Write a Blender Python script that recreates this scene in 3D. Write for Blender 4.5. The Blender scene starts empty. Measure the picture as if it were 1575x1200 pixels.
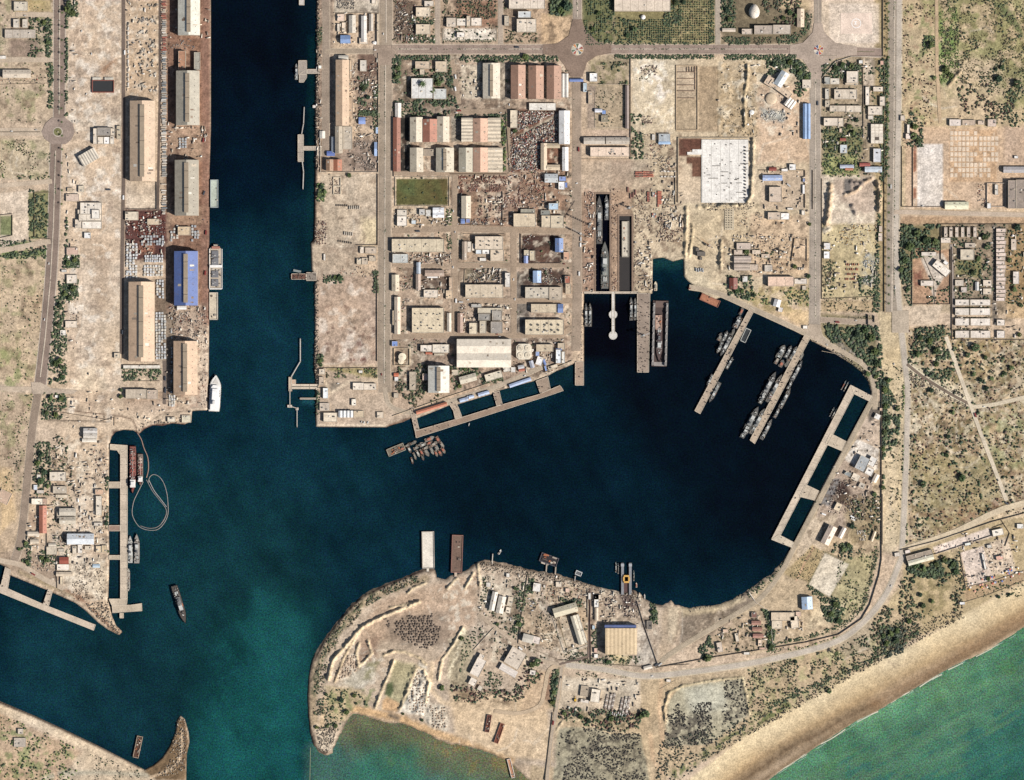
import bpy, bmesh, math, random
import numpy as np
from mathutils import Vector, Matrix
random.seed(7)
rng = np.random.default_rng(11)
SC = bpy.context.scene
COL = SC.collection
# ------------------------------------------------------------------ camera, sky, sun, exposure
W, H = 1575, 1200            # map units; one unit is 1.5 m on the ground
S = 1.5
LZ = 3.0                     # level of the land above the water
CAM_Z = 9000.0
cam_d = bpy.data.cameras.new('camera')
cam = bpy.data.objects.new('camera', cam_d); COL.objects.link(cam)
cam.location = (0, 0, CAM_Z + LZ)
cam_d.sensor_width = 36.0
cam_d.lens = 36.0 * CAM_Z / (W * S)
cam_d.clip_start = 10; cam_d.clip_end = 40000
SC.camera = cam
SUN_AZ, SUN_EL = math.radians(115), math.radians(36)
world = bpy.data.worlds.new('World'); SC.world = world; world.use_nodes = True
wn = world.node_tree
sky = wn.nodes.new('ShaderNodeTexSky'); sky.sky_type = 'NISHITA'; sky.sun_disc = False
sky.sun_elevation = SUN_EL; sky.sun_rotation = SUN_AZ
sky.air_density = 1.0; sky.dust_density = 1.5
bg = wn.nodes['Background']; bg.inputs['Strength'].default_value = 0.055
wn.links.new(sky.outputs[0], bg.inputs['Color'])
sun_d = bpy.data.lights.new('sun', 'SUN'); sun_d.energy = 4.9; sun_d.angle = math.radians(0.5)
sun_d.color = (1.0, 0.955, 0.9)
sun = bpy.data.objects.new('sun', sun_d); COL.objects.link(sun)
sdir = Vector((math.sin(SUN_AZ) * math.cos(SUN_EL), math.cos(SUN_AZ) * math.cos(SUN_EL), math.sin(SUN_EL)))
sun.rotation_euler = sdir.to_track_quat('Z', 'Y').to_euler()
sun.location = (0, 0, 500)
SC.view_settings.view_transform = 'Standard'; SC.view_settings.look = 'None'
SC.view_settings.exposure = 0.76; SC.view_settings.gamma = 1.0
SC.view_settings.use_curve_mapping = False
SC.cycles.max_bounces = 4; SC.cycles.diffuse_bounces = 2; SC.cycles.glossy_bounces = 2

def P(x, y, z=0.0): return ((x - W / 2) * S, (H / 2 - y) * S, z)
KA = 0.60                    # albedo per displayed linear value
def lin(hx, sat=True):
    r = []; q = [int(hx[i:i + 2], 16) / 255 for i in (0, 2, 4)]; g = sum(q) / 3
    k = 1 if not sat else (.72 if q[2] == max(q) and g > .15 else .84 if q[0] - q[2] > .25 else .9)
    for c in q:
        c = max(0, g + (c - g) * k)
        r.append((c / 12.92 if c <= 0.04045 else ((c + 0.055) / 1.055) ** 2.4) * KA)
    return r
# ------------------------------------------------------------------ materials
MC = {}
def nn(nt, t, **k):
    n = nt.nodes.new(t)
    for a, b in k.items(): setattr(n, a, b)
    return n
def mixc(nt, a, b, fac, mode='MIX'):
    m = nn(nt, 'ShaderNodeMix', data_type='RGBA', blend_type=mode)
    for s, v in ((6, a), (7, b), (0, fac)):
        if hasattr(v, 'is_output'): nt.links.new(v, m.inputs[s])
        elif isinstance(v, (int, float)): m.inputs[s].default_value = v
        else: m.inputs[s].default_value = (*v, 1)
    return m.outputs[2]
def noise(nt, scale, detail=2, rough=.6, vec=None):
    n = nn(nt, 'ShaderNodeTexNoise'); n.inputs['Scale'].default_value = scale
    n.inputs['Detail'].default_value = detail; n.inputs['Roughness'].default_value = rough
    if vec is not None: nt.links.new(vec, n.inputs['Vector'])
    return n.outputs['Fac']
def ramp(nt, v, lo, hi, a, b):
    m = nn(nt, 'ShaderNodeMapRange'); nt.links.new(v, m.inputs[0])
    for i, x in enumerate((lo, hi, a, b)): m.inputs[i + 1].default_value = x
    return m.outputs[0]
def mul(nt, *vs):
    o = vs[0]
    for v in vs[1:]:
        m = nn(nt, 'ShaderNodeMath', operation='MULTIPLY'); nt.links.new(o, m.inputs[0]); nt.links.new(v, m.inputs[1]); o = m.outputs[0]
    return o
def scalec(nt, c, f):
    v = nn(nt, 'ShaderNodeVectorMath', operation='SCALE')
    if hasattr(c, 'is_output'): nt.links.new(c, v.inputs[0])
    else: v.inputs[0].default_value = c
    nt.links.new(f, v.inputs['Scale']); return v.outputs[0]
def mat(hx, kind='plain', rough=.85):
    key = (hx, kind)
    if key in MC: return MC[key]
    m = bpy.data.materials.new(f'{kind}_{len(MC)}'); m.use_nodes = True; nt = m.node_tree
    b = nt.nodes['Principled BSDF']; b.inputs['Roughness'].default_value = rough
    pos = nn(nt, 'ShaderNodeNewGeometry').outputs['Position']
    c = tuple(lin(hx)) if hx != 'attr' else None
    if hx == 'attr': c = nn(nt, 'ShaderNodeAttribute', attribute_name='Col').outputs['Color']
    if kind == 'ground':
        f1 = ramp(nt, noise(nt, .27, 3, .8, pos), .3, .7, .6, 1.38)
        f2 = ramp(nt, noise(nt, .06, 4, .7, pos), .3, .7, .82, 1.18)
        c = scalec(nt, c, mul(nt, f1, f2)); rough = .95
    elif kind == 'road':
        f1 = ramp(nt, noise(nt, .3, 3, .7, pos), .3, .7, .76, 1.24)
        f2 = ramp(nt, noise(nt, .03, 5, .7, pos), .3, .7, .78, 1.22)
        c = scalec(nt, c, mul(nt, f1, f2))
    elif kind == 'roof':       # painted or weathered roof sheeting: blotches, dirt and fine grain
        f1 = ramp(nt, noise(nt, .28, 3, .7, pos), .3, .7, .8, 1.24)
        f2 = ramp(nt, noise(nt, .06, 4, .7, pos), .3, .7, .84, 1.2)
        rnd = ramp(nt, nn(nt, 'ShaderNodeObjectInfo').outputs['Random'], 0, 1, .9, 1.08)
        c = scalec(nt, c, mul(nt, f1, f2, rnd))
        st = ramp(nt, noise(nt, .11, 5, .75, pos), .56, .7, 0, .5)
        c = mixc(nt, c, tuple(x * .45 for x in lin('a08468')), st)
        b.inputs['Roughness'].default_value = .7
    elif kind == 'sheet':      # ribbed metal sheeting, ribs across the object's x axis
        tc = nn(nt, 'ShaderNodeTexCoord').outputs['Object']
        w = nn(nt, 'ShaderNodeTexWave', wave_type='BANDS', bands_direction='Y'); w.inputs['Scale'].default_value = .11
        w.inputs['Distortion'].default_value = .6
        nt.links.new(tc, w.inputs['Vector'])
        f0 = ramp(nt, w.outputs['Fac'], 0, 1, .93, 1.05)
        f1 = ramp(nt, noise(nt, .3, 3, .7, pos), .3, .7, .84, 1.16)
        f2 = ramp(nt, noise(nt, .045, 5, .75, pos), .3, .7, .84, 1.14)
        rnd = ramp(nt, nn(nt, 'ShaderNodeObjectInfo').outputs['Random'], 0, 1, .92, 1.08)
        c = scalec(nt, c, mul(nt, f0, f1, f2, rnd))
        st = ramp(nt, noise(nt, .08, 6, .8, pos), .55, .7, 0, .55)
        c = mixc(nt, c, tuple(x * .5 for x in lin('a88c70')), st)
        b.inputs['Roughness'].default_value = .55
    elif kind == 'leaf':
        f1 = ramp(nt, noise(nt, .25, 3, .7, pos), .25, .75, .55, 1.6)
        rnd = nn(nt, 'ShaderNodeObjectInfo').outputs['Random']
        c = scalec(nt, c, mul(nt, f1, ramp(nt, rnd, 0, 1, .75, 1.3)))
        c = mixc(nt, c, tuple(lin('7a7a3c')), ramp(nt, noise(nt, .02, 2, .6, pos), .5, .75, 0, .5))
    elif kind == 'water':
        b.inputs['Roughness'].default_value = .22; b.inputs['IOR'].default_value = 1.33
        b.inputs['Specular IOR Level'].default_value = .12
        f2 = ramp(nt, noise(nt, .016, 5, .65, pos), .3, .7, .82, 1.18)
        c = scalec(nt, c, mul(nt, f2, ramp(nt, noise(nt, .3, 2, .8, pos), .32, .68, .45, 1.55)))
        nz = nn(nt, 'ShaderNodeTexNoise'); nz.inputs['Scale'].default_value = .26; nz.inputs['Detail'].default_value = 2; nz.inputs['Roughness'].default_value = .8; nt.links.new(pos, nz.inputs['Vector'])
        va = nn(nt, 'ShaderNodeVectorMath', operation='MULTIPLY_ADD'); nt.links.new(nz.outputs['Color'], va.inputs[0]); va.inputs[1].default_value = (1.7, 1.7, 1.7); va.inputs[2].default_value = (.15, .15, .15)
        vm = nn(nt, 'ShaderNodeVectorMath', operation='MAXIMUM'); nt.links.new(va.outputs[0], vm.inputs[0]); vm.inputs[1].default_value = (.1, .1, .1)
        vx = nn(nt, 'ShaderNodeVectorMath', operation='MULTIPLY'); nt.links.new(c, vx.inputs[0]); nt.links.new(vm.outputs[0], vx.inputs[1]); c = vx.outputs[0]
        bp = nn(nt, 'ShaderNodeBump'); bp.inputs['Strength'].default_value = .15; bp.inputs['Distance'].default_value = .3
        nt.links.new(noise(nt, .25, 3, .6, pos), bp.inputs['Height']); nt.links.new(bp.outputs[0], b.inputs['Normal'])
    else:
        f1 = ramp(nt, noise(nt, .6, 2, .6, pos), .25, .75, .82, 1.18)
        f2 = ramp(nt, noise(nt, .09, 3, .7, pos), .3, .7, .86, 1.12)
        c = scalec(nt, c, mul(nt, f1, f2))
        if kind == 'hull': b.inputs['Roughness'].default_value = .5
    if hasattr(c, 'is_output'): nt.links.new(c, b.inputs['Base Color'])
    else: b.inputs['Base Color'].default_value = (*c, 1)
    if kind in ('ground', 'road', 'leaf'): b.inputs['Specular IOR Level'].default_value = .15
    MC[key] = m; return m
# ------------------------------------------------------------------ labels
LM = []                       # landmarks: (x, y, phrase)
REG = []; LONG = set()
def colour_word(hx):
    r, g, b = (int(hx[i:i + 2], 16) / 255 for i in (0, 2, 4))
    mx, mn = max(r, g, b), min(r, g, b); s = (mx - mn) / (mx + 1e-6)
    if b >= mx - .001 and s > .2: return 'blue' if s > .4 else 'pale blue'
    if b >= mx - .001 and mx > .6 and s > .08: return 'bluish white'
    if s < .1: return 'white' if mx > .85 else ('light grey' if mx > .68 else 'dark grey')
    if g >= mx - .001 and s > .12: return 'greenish'
    if s > .42 and mx < .6: return 'rust brown'
    if s > .38 and r - g > .2: return 'red' if g < .45 else 'orange'
    if s < .2 and mx > .86: return 'off-white'
    if mx > .8: return 'cream'
    if mx > .66: return 'tan'
    return 'brown' if s > .18 else 'grey'
def size_word(w, h):
    a, b = max(w, h), min(w, h)
    if a > 3 * b and a > 22: return 'long narrow'
    if a * b > 1100: return 'very large'
    if a * b > 420: return 'large'
    if a * b > 150: return 'mid-sized'
    return 'small' if a * b > 50 else 'tiny'
def reg(o, desc, cat, x=None, y=None, group=None, full=None, kind=None):
    if group: o['group'] = group
    if cat: o['category'] = cat
    if kind: o['kind'] = kind
    if full: o['label'] = full
    elif desc: REG.append((o, desc, x, y))
def finish_labels():
    bins = {}
    for o, d, x, y in REG:
        best = min(LM, key=lambda l: (l[0] - x) ** 2 + (l[1] - y) ** 2)
        dx, dy = x - best[0], best[1] - y
        k = int(((math.degrees(math.atan2(dx, dy)) + 22.5) % 360) // 45)
        dr = ('north', 'northeast', 'east', 'southeast', 'south', 'southwest', 'west', 'northwest')[k]
        dist = math.hypot(dx, dy)
        bins.setdefault((d, best[2], dr), []).append((dist, o))
    ordw = ['nearest', 'second', 'third', 'fourth', 'fifth', 'sixth', 'seventh', 'eighth', 'ninth', 'tenth', 'eleventh', 'twelfth', 'thirteenth',
            'fourteenth', 'fifteenth', 'sixteenth', 'seventeenth', 'eighteenth', 'nineteenth', 'twentieth'] + [f'{t}-{u}' for t in ('twenty', 'thirty', 'forty', 'fifty', 'sixty') for u in
            ('first', 'second', 'third', 'fourth', 'fifth', 'sixth', 'seventh', 'eighth', 'ninth', 'tenth')]
    for (d, l, dr), lst in bins.items():
        lst.sort(key=lambda t: t[0])
        for i, (_, o) in enumerate(lst):
            o['label'] = f'{d}, {dr} of the {l}' if len(lst) == 1 else f'{d}, {ordw[min(i, len(ordw) - 1)]} going {dr} from {l}'
            if len(o['label'].split()) > 16: LONG.add((d, l))
# ------------------------------------------------------------------ mesh helpers
def mk(name, verts, faces, m, parent=None, loc=None, rot=0.0):
    me = bpy.data.meshes.new(name); me.from_pydata(verts, [], faces); me.materials.append(m)
    o = bpy.data.objects.new(name, me); COL.objects.link(o)
    if parent: o.parent = parent
    if loc: o.location = loc
    if rot: o.rotation_euler[2] = rot
    return o
def empty(name, loc, rot=0.0):
    o = bpy.data.objects.new(name, None); COL.objects.link(o); o.location = loc; o.rotation_euler[2] = rot
    o.empty_display_size = 2; return o
def boxvf(x0, y0, z0, x1, y1, z1, off=0):
    v = [(x0, y0, z0), (x1, y0, z0), (x1, y1, z0), (x0, y1, z0), (x0, y0, z1), (x1, y0, z1), (x1, y1, z1), (x0, y1, z1)]
    f = [(0, 3, 2, 1), (4, 5, 6, 7), (0, 1, 5, 4), (1, 2, 6, 5), (2, 3, 7, 6), (3, 0, 4, 7)]
    return v, [tuple(i + off for i in q) for q in f]
class MB:
    def __init__(s): s.v = []; s.f = []
    def box(s, *a):
        v, f = boxvf(*a, off=len(s.v)); s.v += v; s.f += f; return s
    def prism(s, pts, z0, z1):
        n = len(pts); o = len(s.v)
        a = sum(pts[i][0] * pts[(i + 1) % n][1] - pts[(i + 1) % n][0] * pts[i][1] for i in range(n))
        if a < 0: pts = pts[::-1]
        s.v += [(x, y, z0) for x, y in pts] + [(x, y, z1) for x, y in pts]
        s.f += [tuple(range(o + n - 1, o - 1, -1)), tuple(range(o + n, o + 2 * n))]
        s.f += [(o + i, o + (i + 1) % n, o + n + (i + 1) % n, o + n + i) for i in range(n)]; return s
    def cyl(s, x, y, r, z0, z1, n=16, r1=None):
        r1 = r if r1 is None else r1; o = len(s.v)
        for z, q in ((z0, r), (z1, r1)):
            s.v += [(x + q * math.cos(2 * math.pi * i / n), y + q * math.sin(2 * math.pi * i / n), z) for i in range(n)]
        s.f += [tuple(range(o + n - 1, o - 1, -1)), tuple(range(o + n, o + 2 * n))]
        s.f += [(o + i, o + (i + 1) % n, o + n + (i + 1) % n, o + n + i) for i in range(n)]; return s
    def build(s, name, m, parent=None, loc=None, rot=0.0): return mk(name, s.v, s.f, m, parent, loc, rot)
def ribbon(pts, w, z, smooth=0):
    """flat strip along a line of map points; z in metres; returns verts, faces"""
    p = [Vector((P(x, y)[0], P(x, y)[1])) for x, y in pts]
    if smooth:
        q = []
        for i in range(len(p) - 1):
            a = p[max(i - 1, 0)]; b = p[i]; c = p[i + 1]; d = p[min(i + 2, len(p) - 1)]
            for k in range(smooth):
                t = k / smooth
                q.append(.5 * ((2 * b) + (c - a) * t + (2 * a - 5 * b + 4 * c - d) * t * t + (3 * b - a - 3 * c + d) * t ** 3))
        q.append(p[-1]); p = q
    v = []; f = []
    for i, c in enumerate(p):
        d0 = (p[i] - p[i - 1]).normalized() if i else (p[1] - p[0]).normalized()
        d1 = (p[i + 1] - p[i]).normalized() if i < len(p) - 1 else d0
        d = (d0 + d1).normalized(); n = Vector((-d.y, d.x)); k = 1 / max(.5, n.dot(Vector((-d0.y, d0.x))))
        hw = w * S / 2 * k
        v += [(c.x + n.x * hw, c.y + n.y * hw, z), (c.x - n.x * hw, c.y - n.y * hw, z)]
    for i in range(len(p) - 1): f.append((2 * i, 2 * i + 1, 2 * i + 3, 2 * i + 2))
    return v, f
# ------------------------------------------------------------------ land and water
def vnoise(X, Y, sc, seed):
    r = np.random.default_rng(seed); G = r.random((256, 256)).astype(np.float32)
    x = X / sc; y = Y / sc; xi = np.floor(x).astype(int); yi = np.floor(y).astype(int)
    fx = (x - xi).astype(np.float32); fy = (y - yi).astype(np.float32); fx = fx * fx * (3 - 2 * fx); fy = fy * fy * (3 - 2 * fy)
    a = G[yi % 256, xi % 256]; b = G[yi % 256, (xi + 1) % 256]; c = G[(yi + 1) % 256, xi % 256]; d = G[(yi + 1) % 256, (xi + 1) % 256]
    return (a * (1 - fx) + b * fx) * (1 - fy) + (c * (1 - fx) + d * fx) * fy
def fbm(X, Y, sc, seed, o=4):
    s = 0; a = 1; t = 0
    for k in range(o): s = s + a * vnoise(X + 37 * k, Y - 11 * k, sc / 2 ** k, seed + k); t += a; a *= .55
    return s / t
def sdf(X, Y, pts, closed=True):
    """distance to a polygon or line, positive inside for a polygon"""
    d = np.full(X.shape, 1e9, np.float32); ins = np.zeros(X.shape, bool); n = len(pts)
    for i in range(n if closed else n - 1):
        ax, ay = pts[i]; bx, by = pts[(i + 1) % n]; ex, ey = bx - ax, by - ay; L = ex * ex + ey * ey + 1e-9
        t = np.clip(((X - ax) * ex + (Y - ay) * ey) / L, 0, 1)
        d = np.minimum(d, (X - ax - t * ex) ** 2 + (Y - ay - t * ey) ** 2)
        if closed and ay != by:
            ins ^= ((ay > Y) != (by > Y)) & (X < (bx - ax) * (Y - ay) / (by - ay) + ax)
    d = np.sqrt(d)
    return np.where(ins, d, -d) if closed else -d
WATER = [(324, -600), (324, 200), (322, 260), (321.5, 480), (320, 631), (295, 632), (294, 648), (283, 653), (265, 651), (250, 655), (235, 654), (222, 660),
 (213, 668), (205, 662), (190, 661), (178, 664), (172, 671), (168, 683), (167, 740), (167, 810), (168, 860), (166, 925), (170, 938), (172, 948), (178, 962), (188, 972),
 (183, 977), (165, 968), (150, 957), (130, 938), (115, 927), (75, 909), (16, 885), (10, 873), (0, 868), (-600, 620), (-600, 830), (-60, 1052), (0, 1079), (50, 1100),
 (100, 1123), (150, 1147), (195, 1170), (222, 1184), (236, 1177), (250, 1165), (262, 1146), (270, 1125), (272, 1108), (277, 1101), (284, 1106), (290, 1128), (291, 1142), (287, 1160),
 (286, 1200), (284, 1800), (860, 1800), (850, 1240), (815, 1200), (800, 1187), (785, 1175), (760, 1160), (720, 1148), (690, 1143), (675, 1138), (650, 1125), (620, 1113), (590, 1111),
 (560, 1099), (542, 1096), (532, 1112), (522, 1132), (516, 1146), (511, 1158), (500, 1162), (490, 1157), (482, 1146), (477, 1128), (474, 1100), (473, 1070), (475, 1040), (479, 1020),
 (485, 1003), (497, 985), (510, 968), (525, 949), (540, 931), (555, 917), (572, 906), (600, 896), (625, 886), (640, 880), (650, 875), (669, 876), (672, 888), (685, 891), (695, 885), (710, 882),
 (722, 874), (735, 864), (745, 861), (757, 863), (775, 866), (800, 873), (830, 879), (855, 883), (870, 888), (885, 893), (905, 898), (930, 905), (945, 909), (960, 911), (975, 908), (984, 912),
 (992, 921), (1003, 929), (1018, 932), (1028, 928), (1033, 923), (1038, 930), (1060, 935), (1095, 932), (1120, 925), (1145, 912), (1170, 895), (1190, 880), (1205, 862), (1213, 848),
 (1219, 841), (1254, 768), (1296, 690), (1337, 616), (1340, 603), (1336, 588), (1325, 572), (1310, 560), (1292, 549), (1275, 538), (1250, 525), (1235, 516), (1215, 505), (1190, 493), (1165, 480),
 (1152, 473), (1130, 464), (1110, 457), (1098, 461), (1080, 452), (1075, 445), (1058, 432), (1052, 425), (1051, 398), (1035, 402), (1020, 396), (1004, 398), (1003, 452), (980, 451.5), (898, 451),
 (898, 558), (884, 559), (870, 565), (855, 571), (843, 578), (825, 585), (770, 600), (760, 605), (704, 622), (695, 622), (640, 644), (633, 643), (620, 649), (602, 654), (595, 657), (486, 656.5),
 (485, 640), (485, 590), (482, 560), (484, 520), (484, 480), (483, 440), (486, 428), (479, 414), (478, 374), (482, 368), (483, 330), (484, 260), (485, 230), (484, 180), (486, 100), (487, 0), (487, -600)]
SEA = [(1180, 1200), (1262, 1144), (1313, 1111), (1348, 1094), (1396, 1065), (1430, 1045), (1460, 1027), (1520, 999), (1575, 964), (2300, 560), (2300, 1800), (861, 1800), (861, 1420)]
DOCKS = [[(916, 298), (938, 298), (938, 449), (916, 449)], [(952, 332), (972, 332), (972, 449), (952, 449)]]
GX = np.concatenate([np.arange(-2500, -40, 60.), np.arange(-30, 1606, 1.75), np.arange(1640, 4100, 60.)]).astype(np.float32)
GY = np.concatenate([np.arange(-2500, -40, 60.), np.arange(-30, 1231, 1.75), np.arange(1260, 3700, 60.)]).astype(np.float32)
X, Y = np.meshgrid(GX, GY)
wob = (fbm(X, Y, 9, 3) - .5)
sd = np.maximum(sdf(X, Y, WATER), -1e9)
sea = sdf(X, Y, SEA)
dock = np.maximum(sdf(X, Y, DOCKS[0]), sdf(X, Y, DOCKS[1]))
near_nat = np.clip((X - 470) / 30, 0, 1) * (np.clip((Y - 850) / 20, 0, 1)) * np.clip((1230 - X) / 30, 0, 1)
cd = -np.maximum(sd + wob * 5 * near_nat, dock)      # + on land
hgt = np.clip(cd * 1.9 + .3, -6, LZ)
natural = cd < 60
slow = np.where((near_nat > 0), np.clip(cd * .55 + .1, -6, LZ), hgt)
hgt = np.where(near_nat > .5, slow, hgt)
bay = np.clip((Y - 1080) / 20, 0, 1) * np.clip((X - 515) / 15, 0, 1) * np.clip((900 - X) / 40, 0, 1)
hgt = hgt * (1 - bay) + bay * np.clip(cd * .1 + .05, -3, LZ)
hs = np.clip(-(sea + wob * 3) * .07 + .05, -4, LZ)
hgt = np.minimum(hgt, hs)
BASE = lin('c6ae93')
C = np.empty(X.shape + (3,), np.float32); C[:] = BASE
def bbox(pts, pad):
    xs = [p[0] for p in pts]; ys = [p[1] for p in pts]
    i0, i1 = np.searchsorted(GX, min(xs) - pad), np.searchsorted(GX, max(xs) + pad)
    j0, j1 = np.searchsorted(GY, min(ys) - pad), np.searchsorted(GY, max(ys) + pad)
    return slice(j0, j1), slice(i0, i1)
def R(x0, y0, x1, y1): return [(x0, y0), (x1, y0), (x1, y1), (x0, y1)]
zs = [100]
def zone(pts, hx, soft=1.2, wb=0, amt=1.0, thr=None, sc=10, closed=True, w=0, hh=0.0):
    """lay a soil or paving colour over an area (or along a line of width w); hh raises the ground"""
    b = bbox(pts, soft + wb + w + 4); x = X[b]; y = Y[b]
    if x.size == 0: return
    zs[0] += 7
    d = sdf(x, y, pts, closed) + w / 2
    if wb: d = d + (fbm(x, y, max(6, wb * 1.3), zs[0]) - .5) * 2 * wb
    a = np.clip(d / soft * .5 + .5, 0, 1) * amt
    if thr is not None:
        n = fbm(x, y, sc, zs[0] + 3, 4); a = a * np.clip((n - thr) * 9, 0, 1)
    if hx: C[b] = C[b] * (1 - a[..., None]) + np.array(lin(hx), np.float32) * a[..., None]
    if hh: hgt[b] += hh * np.clip(a / max(amt, .01), 0, 1) * (hgt[b] > 1.5)
def line(pts, hx, w, soft=1.0, **k): zone(pts, hx, soft, closed=False, w=w, **k)
def ridge(pts, w, h, hx=None, rough=.6):
    b = bbox(pts, w * 2.5); x = X[b]; y = Y[b]; zs[0] += 7
    d = -sdf(x, y, pts, False) + (vnoise(x, y, 5, zs[0] + 2) - .5) * 1.6; e = np.clip(1.15 - np.maximum(d, 0) / (w * 1.25), 0, 1)
    hgt[b] += 1.35 * h * e * (1 - rough + 2 * rough * vnoise(x, y, 3.2, zs[0])) * (hgt[b] > 1)
    if hx: a = np.clip(e * 1.6, 0, 1)[..., None] * .9; C[b] = C[b] * (1 - a) + np.array(lin(hx), np.float32) * a
def roughen(pts, h, sc=3.5, soft=3, ex=1.0):
    b = bbox(pts, soft + 2); x = X[b]; y = Y[b]; zs[0] += 7
    a = np.clip(sdf(x, y, pts) / soft, 0, 1); n = np.clip((vnoise(x, y, sc, zs[0]) - .35) / .65, 0, 1) ** ex
    hgt[b] += h * a * n * (hgt[b] > 1)
# ------------------------------------------------------------------ soils, paving, grass
Z = zone
OUT = [(-2400, -2400), (4000, -2400), (4000, 3600), (-2400, 3600)]
# far west fields
Z(R(-400, -400, 81, 190), 'bda78c', 3, 3); Z(R(-400, 214, 78, 275), 'bfab8c', 3, 3); Z([(-400, 400), (76, 385), (60, 590), (-400, 590)], 'c4ac8d', 3, 3)
Z([(-400, 606), (54, 606), (30, 830), (0, 865), (-400, 865)], 'bca488', 3, 4)
for q in (R(-400, -400, 82, 120), R(0, 215, 78, 275), [(0, 388), (76, 375), (74, 420), (0, 430)], R(0, 130, 78, 190), [(0, 606), (50, 606), (30, 760), (0, 760)], [(0, 430), (72, 400), (60, 590), (0, 590)]):
    Z(q, '848858', 3, 5, .5, .58, 16); Z(q, '6b5444', 3, 5, .5, .6, 9)
Z([(0, 375), (78, 368), (76, 392), (0, 400)], '5d7a3c', 2, 4, .8, .42, 10); Z(R(0, 540, 60, 600), '8c9a5c', 3, 4, .6, .5, 14)
Z(R(14, 60, 62, 88), '8f7868', 4, 4, .8); Z([(0, 298), (46, 292), (46, 365), (0, 384)], 'd8c3aa', 1.5)
Z(R(0, 332, 19, 362), '76804e', 1.2, 0, .9); Z([(44, 296), (78, 292), (78, 366), (44, 368)], '8f8a60', 1, 3)
Z(R(24, 0, 80, 18), 'b39b63', 2, 3, .7); Z([(0, 718), (18, 722), (25, 800), (0, 820)], 'd0b080', 4, 4, .7)
# west port concrete
Z([(102, -400), (188, -400), (188, 660), (100, 660), (72, 600), (96, 380), (100, 230)], 'cbb398', 2, 1)
Z([(125, 400), (188, 400), (188, 600), (115, 600)], 'd2bca2', 4, 3); Z(R(102, 0, 186, 118), 'c2a88e', 6, 8, .6, .48, 20); Z(R(130, 40, 186, 110), 'dcc8b0', 4, 6, .8, .5, 12)
Z(R(145, 370, 170, 480), '9c8268', 10, 6, .55); Z(R(118, 180, 190, 200), 'd8c6ae', 4, 4, .6); line([(172, 95), (160, 108)], '9a7050', 10, 6)
for a in ([(154, 240), (155, 640)], [(120, 640), (126, 480), (130, 380)], [(104, 535), (180, 545)], [(114, 594), (180, 604)], [(124, 619), (190, 624)], [(103, 120), (188, 122)]): line(a, '9c8671', .8, .8, amt=.8)
Z([(118, 563), (158, 560), (165, 600), (110, 600)], 'd8c5aa', 2, 0, .6); line([(112, 600), (60, 602), (0, 597)], 'd0bca4', 7)
Z(R(194, -400, 244, 150), 'bfa588', 2, 3); Z(R(194, 282, 243, 322), 'd3bea4', 1.5); Z(R(194, 278, 240, 300), 'c6b198', 2)
Z([(256, -400), (323, -400), (322, 260), (321, 500), (256, 500)], '8d6a55', 1.5); Z(R(308, -400, 323, 500), '8a6652', 2); Z(R(258, 190, 320, 245), 'a68a72', 5, 5)
Z(R(255, 318, 320, 345), 'a5856b', 5, 5); Z(R(253, 270, 262, 500), '9b8069', 3, 2); Z(R(262, 468, 320, 524), 'b59e88', 4, 4); Z(R(292, 505, 320, 630), 'cdb8a0', 3, 3)
Z(R(192, 322, 256, 400), '5c3a34', 3, 5); Z(R(192, 330, 256, 365), '8a4a3a', 3, 5, .7, .5, 8); Z(R(214, 374, 236, 390), 'b0765a', 3, 4, .8)
Z(R(236, 430, 262, 560), '7d6a58', 3); Z(R(254, 480, 270, 620), '8c7a66', 3, 2); Z(R(192, 545, 256, 600), 'c2ac92', 3); Z(R(192, 602, 252, 622), '8c745f', 4, 4, .8)
Z([(100, 626), (320, 632), (293, 648), (222, 658), (170, 668), (100, 668)], 'cdb69b', 3, 2); Z(R(195, 612, 262, 636), 'b9a18a', 6, 5, .7)
line([(85, 627), (125, 634), (185, 640), (203, 645), (209, 656), (210, 668)], '5e4234', 1.6, .8); line([(68, 646), (168, 649)], '4a3a30', 1.5, .8)
line([(236, 645), (250, 636), (290, 632)], '7d6c5a', 1.5, 1)
Z([(172, 662), (212, 664), (210, 676), (170, 676)], '5a4238', 2, 2)
line([(213, 668), (222, 660), (235, 655), (265, 652), (283, 654)], '5e3c30', 5, 2, wb=2)
# west naval yard
Z([(80, 668), (168, 668), (167, 925), (150, 940), (90, 900), (40, 868), (44, 740), (60, 668)], 'c3ab90', 2, 2); Z(R(108, 672, 152, 820), 'cab49a', 3, 3)
Z(R(78, 690, 110, 722), '8f7b66', 4, 5, .8, .5, 6); Z([(92, 850), (160, 860), (165, 925), (130, 910), (90, 895)], 'd4c2a8', 4, 4); Z(R(125, 860, 152, 885), '8d7760', 5, 4, .8, .5, 4)
Z(R(44, 790, 62, 810), 'a88f78', 3, 3); Z([(0, 850), (45, 845), (100, 890), (85, 905), (30, 885), (0, 868)], 'a8927c', 2, 2)
line([(30, 880), (75, 900), (110, 915)], '9a8a68', 5, 3, wb=3, amt=.8); line([(98, 905), (130, 925), (150, 945), (172, 965), (185, 974)], '8f6f58', 6, 2, wb=4)
line([(130, 925), (160, 945), (180, 972)], 'd9c2a2', 4, 2, wb=2, thr=.45, sc=5)
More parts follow.
